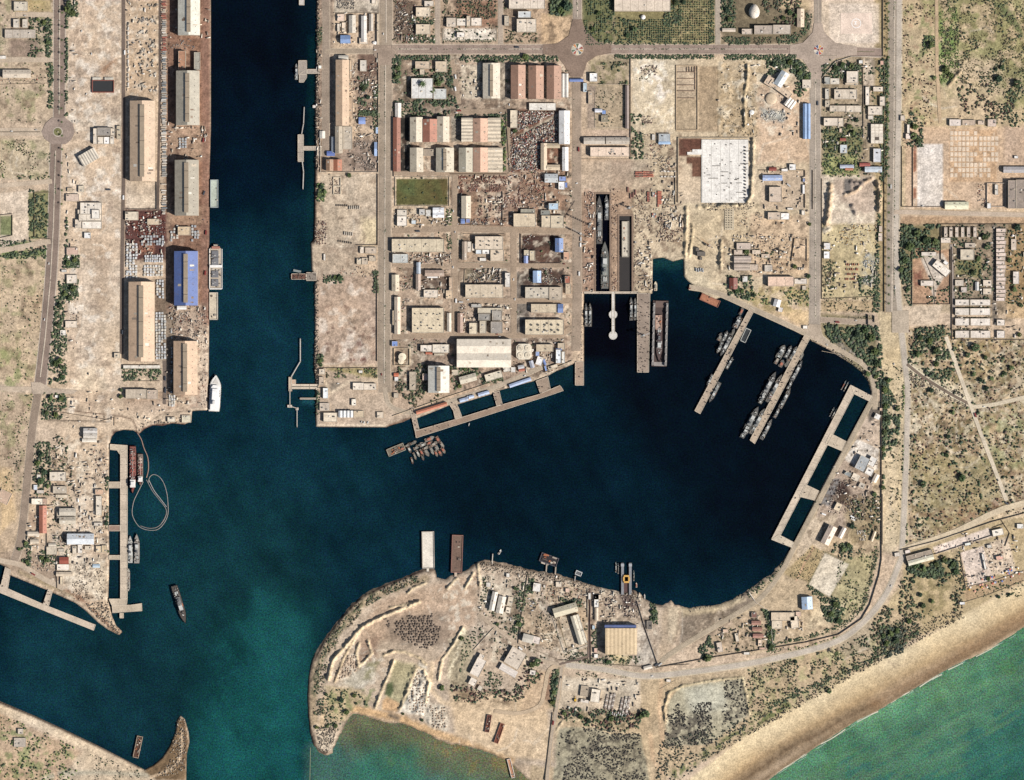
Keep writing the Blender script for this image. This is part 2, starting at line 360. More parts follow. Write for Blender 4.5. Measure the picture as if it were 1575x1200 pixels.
# south-west shore
line([(0, 1081), (50, 1102), (100, 1125), (150, 1149), (195, 1172), (222, 1184)], '3f322a', 5, 2.5)
line([(-40, 1074), (0, 1090), (50, 1110), (100, 1133), (140, 1152), (190, 1176)], 'd8c2a4', 12, 2)
Z([(-100, 1080), (0, 1098), (60, 1125), (130, 1160), (130, 1300), (-100, 1300)], 'bfa385', 2, 3); Z([(0, 1110), (60, 1130), (120, 1165), (100, 1200), (0, 1200)], '7b8a55', 3, 6, .7, .5, 8)
Z([(130, 1152), (185, 1172), (240, 1190), (284, 1210), (100, 1300), (90, 1200)], 'c9b498', 3, 4); line([(65, 1200), (90, 1190), (150, 1188), (230, 1192)], 'b5ab94', 6, 3)
line([(0, 1150), (20, 1200)], 'c9ad8c', 6, 2); line([(70, 1135), (80, 1165), (88, 1200)], 'c9a98a', 5, 2)
Z([(222, 1186), (250, 1165), (268, 1130), (274, 1104), (284, 1106), (290, 1140), (286, 1200), (240, 1200)], '7c6448', 2, 2)
line([(232, 1196), (262, 1184), (276, 1170), (280, 1150), (279, 1120)], 'cfb391', 4, 1.5, wb=2); line([(282, 1108), (286, 1140), (282, 1175)], '54402f', 4, 2, wb=2, amt=.8)
# centre strip west of the dockyard
Z(R(484, -400, 500, 265), '97806c', 2, 3); line([(486, -300), (486, 100), (484, 260), (483, 380)], '4a3e36', 5, 2, wb=2); line([(484, 440), (484, 560), (486, 640)], '40342d', 6, 2, wb=2)
line([(483, 270), (483, 370)], '3d2a26', 7, 3, wb=3); Z(R(494, -400, 512, 240), '9c8876', 1.5); Z(R(514, -400, 584, 20), 'c6b8a4', 1.5); Z(R(550, 82, 584, 120), '7a6152', 4, 4); Z(R(545, 118, 584, 190), '9c8570', 4, 5)
Z(R(512, 215, 582, 264), '8f7d70', 4, 4, .9); Z(R(493, 267, 583, 383), 'c3b098', 1.2); Z(R(556, 335, 582, 376), 'cfbc98', 5, 4); Z([(480, 376), (548, 376), (548, 425), (480, 425)], 'b8a58f', 2, 3)
Z(R(484, 425, 580, 560), 'b9a08a', 2, 2); Z(R(490, 430, 575, 555), 'd8c9b8', 6, 9, .75, .52, 16); Z(R(495, 470, 578, 560), '6d5044', 4, 6, .7, .58, 7); Z(R(535, 525, 575, 560), '7c4034', 4, 5, .7, .55, 8)
Z(R(502, 566, 580, 582), 'a39468', 2, 3); Z([(492, 566), (581, 584), (590, 610), (640, 640), (600, 655), (487, 655)], 'bba58d', 2, 2); Z([(510, 588), (526, 590), (512, 604), (506, 600)], '8d7f6e', 1.5)
line([(500, 586), (508, 606), (535, 588), (580, 586)], 'd3bea2', 4, 1.5); line([(487, 654), (598, 655)], 'd8c2a6', 3, 1)
line([(596, 656), (620, 647), (634, 642)], '6b4d3c', 4, 2, wb=2); Z([(600, 560), (632, 560), (632, 636), (600, 620)], '8a7a60', 3, 4)
# dockyard ground
Z([(604, 84), (878, 84), (880, 560), (843, 578), (770, 600), (640, 642), (604, 630)], 'b69e86', 2, 1); Z(R(604, 0, 884, 68), 'b59d84', 2, 2); Z(R(700, 0, 765, 40), '8f6a54', 5, 6, .9)
Z(R(607, 0, 640, 60), '6f5d4e', 4, 5); Z(R(832, 20, 880, 68), 'c9a984', 2, 3); Z([(845, -30), (882, -30), (880, 25), (845, 22)], '54683a', 3, 4, .8)
Z(R(681, 44, 764, 62), 'e4d6c2', 1); Z(R(610, 86, 700, 178), '6e5f4c', 5, 6, .85); Z(R(620, 92, 694, 118), 'a8907a', 3, 3, .8); Z(R(709, 100, 742, 152), 'd0bfa6', 2, 1)
Z(R(740, 97, 786, 155), '9a8d7c', 2); Z(R(604, 155, 782, 180), '9f8a74', 3, 3, .8); Z(R(785, 168, 862, 266), '7d5a48', 2, 2); Z([(790, 212), (862, 172), (862, 178), (795, 220)], 'b5a48c', 1.5)
Z(R(610, 180, 630, 264), '2f2c28', 2); Z(R(693, 180, 712, 218), '8b8172', 2, 1); Z(R(608, 273, 691, 318), 'cdb89a', .8)
Z(R(609.5, 275.5, 688, 315), '5f5c34', .8); Z(R(612, 276, 640, 300), '566038', 4, 4, .8, .45, 12); Z(R(660, 275, 688, 315), '6e4f2a', 8, 6, .6, .45, 12)
Z(R(694, 268, 800, 348), 'a2836c', 2, 3); Z(R(705, 300, 725, 346), '9f8a76', 2); Z(R(735, 295, 775, 334), 'bba38a', 2); Z([(705, 290), (715, 284), (765, 275), (795, 275), (795, 281), (765, 284), (716, 293)], 'c8b299', 1.5)
Z(R(800, 263, 872, 330), '9a7c66', 3, 4); Z(R(802, 362, 862, 405), '4a332c', 1.5); Z(R(823, 380, 850, 405), '6b4e40', 2, 2); Z(R(647, 422, 692, 448), '6d5a4c', 2); Z(R(716, 412, 770, 432), '6b6450', 3, 3, .8)
Z(R(603, 320, 694, 354), 'c4ae92', 2, 3); Z(R(640, 330, 690, 352), 'b59f86', 4, 4); Z(R(694, 355, 712, 520), 'a5907a', 2)
Z(R(788, 420, 815, 512), '71695f', 3, 3, .85); Z(R(805, 415, 867, 440), '5a463c', 3, 3); Z(R(604, 520, 880, 600), 'ab9480', 3, 3, .8); Z(R(606, 520, 660, 600), '94826e', 4, 4, .7)
Z([(640, 640), (700, 616), (770, 596), (880, 552), (880, 560), (843, 580), (640, 646)], 'b3a08a', 1.5)
Z(R(878, 246, 1040, 450), 'a98e76', 3, 2); Z(R(881, 246, 940, 295), 'c0a88e', 3, 3); Z(R(898, 290, 914, 450), 'ab8a72', 2, 2, .9); Z(R(976, 290, 1002, 470), 'a98a74', 2, 2)
for xx in (893.5, 896.5, 984, 986.5): line([(xx, 300), (xx, 448)], '7a6252', .7, .8)
Z([(976, 296), (1050, 290), (1050, 402), (976, 448)], '97796a', 3, 3); Z([(1006, 360), (1050, 350), (1050, 404), (1006, 402)], '6b5440', 3, 4, .8); Z(R(1012, 296, 1036, 366), '8d6f5c', 3, 4)
# north-east dockyard plots
Z(R(905, 84, 968, 200), 'b09c80', 2, 2); Z(R(908, 95, 965, 130), '7f7850', 5, 5, .7, .42, 8); Z(R(903, 132, 916, 198), 'a3907e', 1.2); Z(R(895, 200, 970, 212), 'bfa68e', 1.5)
Z(R(945, -30, 1100, 68), '8a8058', 2, 3); Z(R(895, -30, 945, 66), '6f6f48', 3, 4); Z(R(1034, 12, 1098, 68), 'b3a070', 3, 4, .7, .45, 8); Z(R(905, 34, 944, 60), '9a8068', 4, 4, .7, .5, 7)
Z(R(1109, -30, 1245, 68), '7c6f58', 3, 4); Z(R(1200, -30, 1245, 12), 'c4ad8a', 4, 4)
Z(R(971, 90, 1252, 470), 'c6b294', 3, 2); Z(R(972, 90, 1040, 205), 'd2c0a2', 4, 5); Z([(1000, 110), (1036, 130), (1015, 160), (1003, 150)], 'e8ddcf', 3, 4, .9, .48, 8)
Z(R(1039, 101, 1074, 203), 'b5a083', 1); Z(R(1041, 103, 1070, 152), 'c0ac92', 1); Z(R(1075, 102, 1104, 203), 'a89276', 1.2); line([(1104, 102), (1104, 205)], '6b5a48', 1.6, 1)
Z(R(1106, 95, 1180, 210), 'bfa886', 4, 5); Z(R(1100, 90, 1180, 210), '9b8463', 4, 6, .6, .52, 7); Z(R(1165, 130, 1250, 250), 'cbae90', 4, 5); Z([(1170, 166), (1208, 172), (1205, 188), (1172, 182)], 'a8a496', 3, 3)
Z(R(1044, 213, 1080, 312), 'cdb698', 1.2); Z([(1044, 213), (1079, 213), (1079, 229), (1062, 232), (1058, 240), (1044, 240)], '6b4638', .8); Z([(1056, 241), (1079, 241), (1079, 272), (1064, 272), (1064, 252), (1056, 252)], '74503e', .8)
Z(R(1050, 312, 1250, 450), 'c6b292', 4, 3); Z(R(1068, 322, 1110, 355), 'c9b594', 3, 3); Z(R(1170, 262, 1240, 322), 'c0aa90', 3, 2); Z(R(1155, 330, 1245, 425), 'c9ae8e', 4, 4)
Z(R(1224, 370, 1240, 400), 'cdb293', 1); Z([(1145, 442), (1250, 442), (1250, 500), (1150, 468)], 'a8955f', 4, 5, .75, .42, 9); Z([(1200, 480), (1246, 478), (1245, 500), (1225, 500)], 'd8b98c', 4, 4)
Z([(1052, 400), (1100, 440), (1110, 457), (1075, 445), (1058, 432)], 'd3c1a0', 2, 2, .7)
# east
Z(R(1262, 84, 1360, 270), 'a8967c', 2, 2); Z(R(1262, -30, 1358, 80), 'd2bda4', 2, 1.5); Z(R(1276, 6, 1352, 66), 'd8c3ac', 1.5); Z(R(1293, 20, 1341, 52), 'ecd4c0', 1)
Z(R(1328, 90, 1358, 133), 'cdbba6', 1.2); Z(R(1266, 196, 1326, 238), '6b7440', 3, 4, .7); Z(R(1266, 240, 1320, 270), '8f9a58', 3, 4, .7)
Z(R(1263, 270, 1355, 345), 'c9b8a2', 2, 3); Z(R(1264, 272, 1354, 345), 'e0d2ba', 2, 3, .8, .52, 8); Z([(1280, 275), (1350, 278), (1352, 320), (1330, 330), (1290, 310)], 'b9a592', 3, 4); Z([(1298, 275), (1312, 275), (1308, 300), (1298, 300)], '77706a', 1.5, 1)
Z(R(1263, 345, 1350, 460), 'bfae86', 3, 4); Z(R(1325, 390, 1352, 440), 'a8a698', 4, 5, .8, .42, 8); Z(R(1264, 400, 1282, 440), '7a6a50', 4, 4, .7, .5, 5); Z(R(1263, 462, 1348, 480), 'b8a07c', 2, 2)
Z([(1262, 482), (1345, 488), (1352, 560), (1345, 600), (1290, 545), (1262, 520)], '8d8060', 3, 3); Z([(1284, 530), (1305, 512), (1330, 540), (1320, 555)], '8f8577', 4, 4, .9, .45, 5)
Z([(1345, -30), (1372, -30), (1368, 480), (1352, 480), (1345, 270)], 'a08c64', 3, 3, .9)
Z([(1385, -400), (2600, -400), (2600, 330), (1383, 322)], 'bfa985', 3, 2); Z([(1400, -30), (1600, -30), (1600, 170), (1460, 150), (1446, 60)], '8c8c58', 5, 8, .75, .42, 14)
Z(R(1446, 0, 1600, 110), '6f6840', 5, 8, .6, .55, 6); Z(R(1444, 20, 1470, 130), '6b9444', 4, 6, .7, .42, 14); Z(R(1460, 90, 1540, 190), 'd0b795', 8, 8, .7); Z([(1525, 0), (1550, 12), (1575, 50), (1575, 62), (1545, 25)], '5d6c44', 2, 3, .8)
Z(R(1386, 10, 1440, 190), '9a7058', 4, 6, .5, .56, 8); Z(R(1386, 10, 1440, 190), '7a8a50', 4, 6, .55, .56, 10); Z(R(1392, 195, 1600, 322), 'c9ab8c', 3, 3); Z(R(1545, 195, 1700, 250), 'c0a58c', 4, 4)
Z(R(1411, 222, 1450, 318), 'd6c9bb', 1); line([(1407, 225), (1407, 305)], '9c6048', 4, 1); Z(R(1460, 200, 1533, 280), 'c9a37c', 1.5, 1); Z([(1405, 266), (1411, 262), (1411, 290), (1403, 288)], 'd8bba0', 1)
Z([(1383, 334), (2600, 338), (2600, 500), (1383, 480)], 'b19c7e', 3, 2); Z([(1383, 345), (1445, 345), (1445, 440), (1383, 430)], '7f7650', 4, 6, .8); Z(R(1384, 332, 1600, 345), 'b58f6c', 2, 3, .7)
Z(R(1404, 384, 1460, 468), 'b8906f', 1, 1); Z([(1417, 388), (1450, 390), (1462, 410), (1440, 445), (1437, 470), (1430, 430), (1417, 400)], 'd2c2ae', 1.5); Z([(1404, 415), (1420, 415), (1418, 440), (1406, 440)], '7a3a30', 3, 3, .7, .4, 6)
Z(R(1462, 345, 1550, 480), '9c8870', 2, 2); Z(R(1470, 400, 1510, 425), '7a7a44', 3, 4, .7); Z(R(1526, 345, 1533, 500), '7c7268', .8, 0, .8); Z(R(1548, 345, 1700, 470), '9c805a', 3, 5); Z([(1548, 468), (1700, 468), (1700, 490), (1548, 490)], 'c4a57c', 2, 3)
Z([(1382, 482), (1395, 500), (1400, 560), (1396, 840), (1356, 840), (1356, 600), (1352, 500), (1348, 480)], 'c9b48f', 2, 3); Z(R(1356, 690, 1380, 850), 'd4bf9c', 3, 3, .8); Z([(1370, 470), (1450, 470), (1440, 500), (1395, 500)], 'cbb59a', 2, 2)
SCR = [(1397, 505), (1450, 500), (1500, 522), (2600, 522), (2600, 790), (1560, 790), (1400, 840), (1394, 650)]
Z(SCR, 'bca37f', 3, 4); Z(SCR, '85784e', 4, 7, .7, .48, 13); Z(SCR, '6b5340', 4, 6, .55, .55, 7); Z(SCR, 'd8cbb0', 4, 6, .6, .57, 8); Z(SCR, '6e5548', 3, 6, .55, .56, 5); Z(SCR, '4f5634', 3, 6, .5, .6, 4); Z(SCR, 'd8c6a6', 3, 6, .6, .56, 7); Z([(1500, 640), (1640, 620), (1640, 720), (1520, 720)], '9aa070', 5, 8, .5, .45, 10)
Z([(1400, 700), (1530, 700), (1545, 760), (1480, 805), (1420, 815)], 'a09468', 5, 6, .5); Z([(1408, 790), (1470, 810), (1540, 785), (1540, 770)], '7a4a3c', 4, 5, .5, .45, 7)
line([(1395, 560), (1430, 585), (1490, 615)], 'd8c8a8', 22, 5, wb=3, amt=.8)
Z([(1380, 845), (1600, 770), (1600, 800), (1395, 842)], 'd2ba98', 3, 2)
Z([(1392, 845), (1530, 800), (1600, 790), (1700, 900), (1575, 890), (1480, 952), (1400, 985), (1340, 1026), (1330, 970), (1385, 900)], 'b7a27c', 3, 4)
Z([(1477, 850), (1512, 840), (1530, 892), (1490, 902)], 'd8c5b5', 1); Z([(1514, 838), (1550, 825), (1563, 880), (1525, 885)], 'd2bda4', 2); Z([(1434, 842), (1520, 812), (1528, 825), (1440, 852)], 'e0ccba', 1, 1); Z([(1478, 905), (1530, 895), (1575, 880), (1575, 895), (1485, 925)], 'b59a78', 2, 2)
Z([(1410, 860), (1450, 850), (1470, 880), (1450, 940), (1420, 960), (1400, 900)], '8d8058', 5, 6, .7, .45, 8)
# east quay compound
Z([(1337, 617), (1354, 620), (1356, 840), (1330, 930), (1290, 970), (1230, 990), (1150, 1010), (1120, 935), (1190, 885), (1219, 842), (1254, 768)], 'bfa98a', 2, 3)
Z([(1322, 640), (1352, 640), (1352, 690), (1318, 675)], 'c9b29a', 2, 1); Z([(1335, 620), (1352, 618), (1354, 640), (1336, 650)], '6f655a', 1.5); Z([(1318, 675), (1352, 691), (1350, 722), (1336, 725), (1326, 728), (1294, 714)], 'ddd2c4', 1)
Z([(1262, 745), (1290, 700), (1345, 735), (1330, 800), (1290, 830), (1255, 800)], 'b5a08c', 2, 3); Z([(1283, 745), (1300, 738), (1310, 760), (1297, 778), (1284, 770)], '35201e', 4, 4, .9); Z([(1276, 738), (1292, 736), (1277, 778), (1262, 778)], '85807c', 1.5, 1)
Z([(1235, 800), (1290, 790), (1275, 830), (1255, 870), (1225, 855)], 'c6b298', 2); Z([(1300, 765), (1350, 765), (1350, 830), (1310, 840), (1300, 810)], '96845f', 4, 5, .7)
Z([(1226, 862), (1250, 838), (1268, 848), (1245, 895), (1215, 888), (1205, 880)], 'b09a72', 2, 3); line([(1252, 842), (1238, 865), (1225, 893)], 'cf9f80', 1.6, 1); line([(1270, 850), (1243, 900), (1275, 920), (1306, 868), (1270, 850)], '5d5a38', 3, 1.5, wb=1)
Z([(1269, 851), (1306, 868), (1276, 918), (1244, 900)], 'cec0a8', 1); Z([(1300, 860), (1345, 850), (1330, 930), (1290, 960), (1280, 920)], 'aaa274', 5, 6, .7); Z([(1250, 935), (1300, 930), (1280, 960), (1240, 965)], 'ddcaa8', 5, 5, .7)
Z([(1047, 935), (1145, 912), (1165, 925), (1080, 985), (1045, 990)], '8c7c6a', 3, 2); Z([(1045, 935), (1140, 913), (1146, 924), (1110, 940), (1050, 948)], 'c9b592', 3, 3, .8); Z([(1060, 960), (1120, 930), (1120, 950), (1070, 975)], 'd0bda4', 3, 4, .7, .55, 5)
Z([(1018, 932), (1046, 940), (1046, 975), (1010, 1025), (1012, 950)], 'b9a388', 2, 2); Z([(1028, 932), (1044, 935), (1040, 975), (1028, 990)], 'cdb99b', 2, 3)
Z([(1088, 985), (1150, 945), (1165, 940), (1188, 945), (1185, 998), (1085, 1010)], 'b8a184', 2, 2)
# south coast plain and dunes
PLN = [(815, 1040), (1000, 1045), (1150, 1028), (1290, 992), (1360, 930), (1420, 960), (1340, 1026), (1212, 1098), (1100, 1162), (1020, 1200), (850, 1420), (815, 1300)]
Z(PLN, 'bda685', 3, 3); Z([(1150, 1030), (1290, 994), (1380, 960), (1400, 985), (1212, 1098), (1150, 1110)], 'a3a070', 5, 7, .6, .45, 9)
Z([(1285, 985), (1340, 950), (1338, 1000), (1300, 1010)], 'a5957c', 4, 4, .8); Z([(1350, 960), (1400, 960), (1395, 1000), (1355, 1015)], '6b6a50', 4, 5, .6, .42, 6)
Z([(860, 1120), (890, 1118), (985, 1128), (1000, 1200), (990, 1300), (850, 1300), (852, 1150)], 'a39a80', 2, 3); Z([(870, 1130), (990, 1130), (1000, 1200), (850, 1200)], '4f4840', 4, 5, .65, .5, 5)
Z([(1028, 1080), (1045, 1058), (1145, 1042), (1152, 1100), (1090, 1145), (1022, 1148)], 'b0a78c', 2, 2); Z([(1050, 1060), (1110, 1050), (1120, 1090), (1060, 1095)], 'c6c0a8', 5, 5, .8); Z([(1025, 1100), (1090, 1095), (1090, 1145), (1022, 1148)], '443c38', 4, 5, .75, .42, 5)
Z([(1120, 1045), (1146, 1042), (1152, 1100), (1110, 1115)], '443c38', 3, 4, .6, .48, 5); line([(1040, 1190), (1100, 1150), (1152, 1120), (1210, 1085)], '71764a', 12, 4, wb=5, thr=.42, sc=7)
line([(852, 1120), (862, 1108), (885, 1106), (940, 1128), (985, 1127), (995, 1150), (1000, 1200)], 'cdb692', 3, 1.2); line([(870, 1150), (885, 1128), (905, 1122), (930, 1140), (940, 1160)], '5d5548', 1.5, 1)
Z([(862, 1040), (985, 1045), (985, 1090), (960, 1100), (858, 1090)], 'c9b69c', 2, 2); Z([(930, 1062), (975, 1055), (975, 1080), (930, 1080)], 'b5a792', 3, 3, .8)
for xx in ([(1018, 1045), (1014, 1090), (1020, 1150)], [(1000, 1130), (1005, 1170), (1020, 1190)]): line(xx, 'cfae88', 6, 2, wb=1)
# beach
line([(900, 1290), (1060, 1222), (1154, 1148), (1212, 1115), (1268, 1084), (1340, 1042), (1415, 1005), (1480, 968), (1640, 880)], 'e2ca9e', 36, 3, wb=2)
line([(900, 1320), (1075, 1235), (1165, 1168), (1240, 1125), (1300, 1090), (1360, 1055), (1430, 1017), (1500, 982), (1640, 902)], 'b39468', 30, 14, wb=4, amt=.9)
line([(1100, 1230), (1165, 1185), (1215, 1150), (1262, 1127), (1300, 1105), (1345, 1083)], '6a553e', 16, 9, wb=5, amt=.95); line([(1040, 1290), (1180, 1196), (1262, 1141), (1313, 1108), (1348, 1091), (1396, 1062), (1460, 1023), (1575, 960), (1650, 920)], '7c664c', 9, 4, wb=1.5, amt=.9); line([(1345, 1083), (1380, 1062), (1430, 1035), (1575, 950)], '87694a', 14, 8, wb=4, amt=.85)
# south peninsula
PEN = [(479, 1020), (497, 985), (525, 949), (555, 917), (600, 896), (650, 875), (740, 864), (900, 897), (1020, 930), (1012, 1030), (850, 1025), (855, 1180), (785, 1175), (720, 1148), (640, 1120), (560, 1095), (540, 1096), (511, 1158), (482, 1146), (474, 1100)]
Z(PEN, 'bba790', 3, 3)
line([(650, 878), (600, 898), (555, 919), (525, 951), (498, 987), (482, 1020), (476, 1060), (477, 1120), (486, 1150), (500, 1159), (512, 1150)], '3e3029', 5, 2.5, wb=1.5)
line([(655, 890), (600, 907), (560, 927), (530, 958), (505, 992), (488, 1025), (482, 1070), (483, 1110)], 'a89478', 11, 3, wb=4); line([(575, 912), (540, 945), (510, 985), (488, 1030), (482, 1070)], '6d6a50', 9, 3, wb=4, thr=.47, sc=5)
Z([(580, 925), (735, 880), (730, 960), (690, 985), (660, 985), (590, 985), (545, 1000), (560, 960)], 'b59a80', 5, 5, .9); Z([(588, 945), (690, 940), (700, 995), (600, 990)], '8c7a68', 6, 6, .7)
Z([(560, 985), (585, 975), (580, 1010), (555, 1035), (545, 1020)], '8f7460', 4, 4, .8); Z([(545, 1035), (575, 1015), (568, 1052), (548, 1060), (520, 1052)], 'b3ab98', 4, 4, .9); Z([(565, 1020), (585, 1015), (572, 1045), (560, 1045)], '8f8a66', 3, 3, .8)
line([(610, 1018), (600, 1055), (588, 1090)], 'd8c5a4', 4, 1.5); Z([(605, 1015), (650, 1025), (640, 1060), (618, 1090), (592, 1085)], 'a99f7c', 3, 2); Z([(595, 1052), (604, 1048), (606, 1062), (600, 1073), (591, 1068)], '56603f', 2, 1); Z([(588, 1078), (595, 1072), (615, 1082), (610, 1095), (588, 1092)], 'd3a97a', 2, 1)
Z([(645, 1018), (656, 1025), (662, 1070), (652, 1100), (630, 1098), (615, 1094), (628, 1070)], 'd0c6b4', 2, 2); Z([(655, 1080), (685, 1085), (690, 1125), (665, 1128), (650, 1100)], 'cdc0aa', 3, 3, .9); Z([(490, 1040), (530, 1060), (570, 1060), (600, 1030), (580, 1000), (545, 990)], 'd2c8b6', 3, 4, .6, .52, 7); Z([(660, 905), (735, 880), (735, 940), (690, 985)], 'd8ccb6', 3, 4, .6, .54, 8); line([(545, 1090), (575, 1097), (615, 1105), (650, 1120), (690, 1135), (740, 1148), (785, 1168)], 'cfa777', 13, 3, wb=3)
line([(600, 1100), (612, 1105)], '7a6a58', 8, 3); line([(665, 1020), (662, 1060), (680, 1080), (720, 1090), (785, 1096)], 'd6bd9c', 7, 2, wb=1); line([(720, 965), (690, 1000), (670, 1020)], 'c9ae92', 6, 2)
line([(500, 1075), (495, 1110), (500, 1140)], 'cdb390', 8, 3, wb=2); Z([(487, 1122), (516, 1125), (512, 1155), (490, 1152)], 'd8c8b0', 3, 3, .8); Z([(502, 1055), (550, 1060), (575, 1075), (545, 1088), (530, 1110), (505, 1110)], 'b5a280', 3, 4); Z([(500, 1060), (580, 1060), (570, 1090), (510, 1100)], '7a8454', 4, 5, .7, .52, 6)
Z([(690, 1060), (840, 1075), (850, 1170), (780, 1165), (700, 1130)], 'd3b690', 4, 3); Z([(690, 985), (715, 965), (730, 1000), (715, 1060), (690, 1060)], 'a3957a', 3, 4); line([(700, 985), (715, 970), (690, 1040)], 'ded0b0', 4, 2, wb=3, thr=.4, sc=4)
Z([(740, 890), (800, 905), (815, 900), (805, 960), (790, 975), (738, 940)], 'bda890', 2, 2); Z([(742, 895), (790, 905), (788, 945), (755, 945), (737, 925)], 'c9b8a0', 2); Z([(790, 905), (805, 925), (795, 960), (775, 965)], '7a6c58', 4, 3, .7)
Z([(815, 895), (905, 900), (908, 1000), (870, 1010), (800, 980)], 'bda68a', 2, 2); Z([(860, 950), (880, 948), (895, 990), (870, 998)], 'c4b096', 1); line([(845, 935), (868, 1004), (905, 992)], 'cfc0aa', 4, 1); line([(835, 885), (830, 920), (850, 950)], 'bba994', 14, 3)
Z([(912, 915), (990, 920), (1010, 1010), (915, 1012)], 'b3a08a', 1.5, 1); Z([(980, 960), (992, 955), (1010, 1022), (980, 1022)], 'c3b6a4', 1.5); Z([(950, 905), (975, 905), (980, 935), (958, 940)], '3a2830', 4, 3, .8); Z([(938, 1008), (950, 1005), (970, 1010), (965, 1022), (942, 1022)], 'c9b68c', 3, 2)
line([(657, 877), (700, 882), (740, 866), (800, 874), (905, 898), (960, 908), (990, 920), (1015, 931)], '54402f', 5, 3, wb=3, amt=.85); Z(R(700, 1050, 790, 1085), '6d5a44', 4, 6, .7, .45, 8)
Z([(810, 1035), (850, 1030), (848, 1090), (800, 1100)], 'c9ab88', 3, 3); line([(848, 1085), (855, 1040), (862, 1028)], '55603a', 5, 3, wb=2); Z([(838, 1035), (850, 1035), (846, 1080), (836, 1075)], '77503f', 3, 3, .7, .4, 6)
Z([(860, 1092), (960, 1090), (985, 1110), (950, 1125), (880, 1105)], '5f5a42', 4, 5, .7, .42, 7)
# relief: spoil banks, quarry heaps, field banks
for a in ([(505, 1045), (512, 1015), (535, 990), (556, 965), (585, 950), (615, 938), (645, 926)], ): ridge(a, 2.6, 4.5, 'dcc39c')
for a in ([(552, 990), (548, 1005), (552, 1025), (560, 1018), (572, 1005), (566, 985)], [(590, 1008), (605, 1002), (622, 1003), (645, 1012), (655, 1022)], [(606, 1016), (597, 1040), (588, 1060), (577, 1090)], [(640, 1030), (628, 1060), (615, 1090)],
          [(640, 1025), (652, 1030), (660, 1050), (655, 1080)], [(712, 965), (695, 995), (680, 1015), (675, 1045)], [(655, 897), (635, 905), (628, 912)], [(702, 890), (688, 905)], [(728, 882), (715, 905)], [(735, 868), (738, 900)]): ridge(a, 2, 3.5, 'd6c09c')
for a in ([(600, 935), (645, 925)], [(558, 965), (545, 985), (530, 1010), (515, 1050)]): ridge(a, 1.6, 2.5, 'd8c09a')
ridge([(1158, 215), (1158, 250), (1155, 300), (1150, 312)], 2.5, 5, 'cbb592'); ridge([(1056, 320), (1056, 350), (1054, 395)], 2.5, 4, 'd0ba96'); ridge([(1110, 370), (1108, 412)], 2.5, 5, 'cdb894'); ridge([(1064, 345), (1066, 355), (1060, 395)], 2, 3, 'cdb894')
ridge([(1075, 318), (1110, 317), (1140, 316)], 3, 3.5, 'c9b490', 1); ridge([(1150, 100), (1150, 120), (1145, 150), (1146, 195)], 2, 4, 'c4ac84')
ridge([(1278, 285), (1275, 320), (1272, 345)], 4, 6, 'cbae8c'); ridge([(1300, 300), (1315, 295), (1330, 280), (1340, 275)], 3, 4, 'c6ab8e'); ridge([(1350, 280), (1354, 300), (1352, 325)], 3, 6, 'c9ae8c'); ridge([(1310, 282), (1325, 283)], 4, 4.5, 'a8978a'); ridge([(1312, 318), (1316, 328)], 4, 4.5, 'a89888')
ridge([(1268, 355), (1275, 352)], 4, 4.5, 'cfc0a8'); ridge([(1028, 1068), (1022, 1090), (1024, 1110)], 1.8, 3.5, 'cdb590'); ridge([(1028, 1066), (1050, 1055), (1100, 1046), (1142, 1042), (1148, 1070), (1153, 1098)], 1.6, 2.6, 'd0bd95')
ridge([(1460, 130), (1470, 118), (1476, 112)], 3, 4, 'b39a78'); ridge([(855, 1125), (866, 1108), (890, 1107)], 1.5, 2, 'cdb794')
roughen([(630, 1025), (655, 1030), (662, 1070), (650, 1105), (625, 1095), (615, 1090)], 5, 4); roughen([(655, 1080), (685, 1085), (690, 1125), (665, 1125), (650, 1100)], 4, 4); roughen([(515, 1040), (535, 1005), (548, 1010), (550, 1035), (530, 1045)], 4, 4)
roughen([(1400, 570), (1425, 575), (1480, 605), (1488, 630), (1440, 610), (1400, 580)], 4, 4, 2); roughen(R(735, 895, 740, 960), 2); roughen([(580, 900), (600, 900), (560, 930), (500, 1000), (490, 1050), (478, 1050), (500, 980), (540, 930)], 3, 4, 2)
roughen(R(1104, 95, 1165, 205), 1.6, 6); roughen(R(975, 92, 1036, 200), .8, 6); roughen(SCR[:-2] + [(1400, 700)], 1.3, 5); roughen([(130, 862), (150, 862), (146, 885), (128, 880)], 4, 4, 2); roughen(R(1080, 314, 1160, 322), 3, 4, 1); roughen([(222, 1190), (275, 1165), (280, 1110), (286, 1115), (284, 1200)], 1.5, 3, 1)
roughen(R(486, 440, 578, 556), .7, 5); roughen([(1286, 528), (1305, 512), (1330, 540), (1320, 553)], 4, 4, 2); roughen(R(1262, 345, 1352, 450), .8, 5); roughen(R(700, 985, 720, 1050), 2.5, 4, 2)
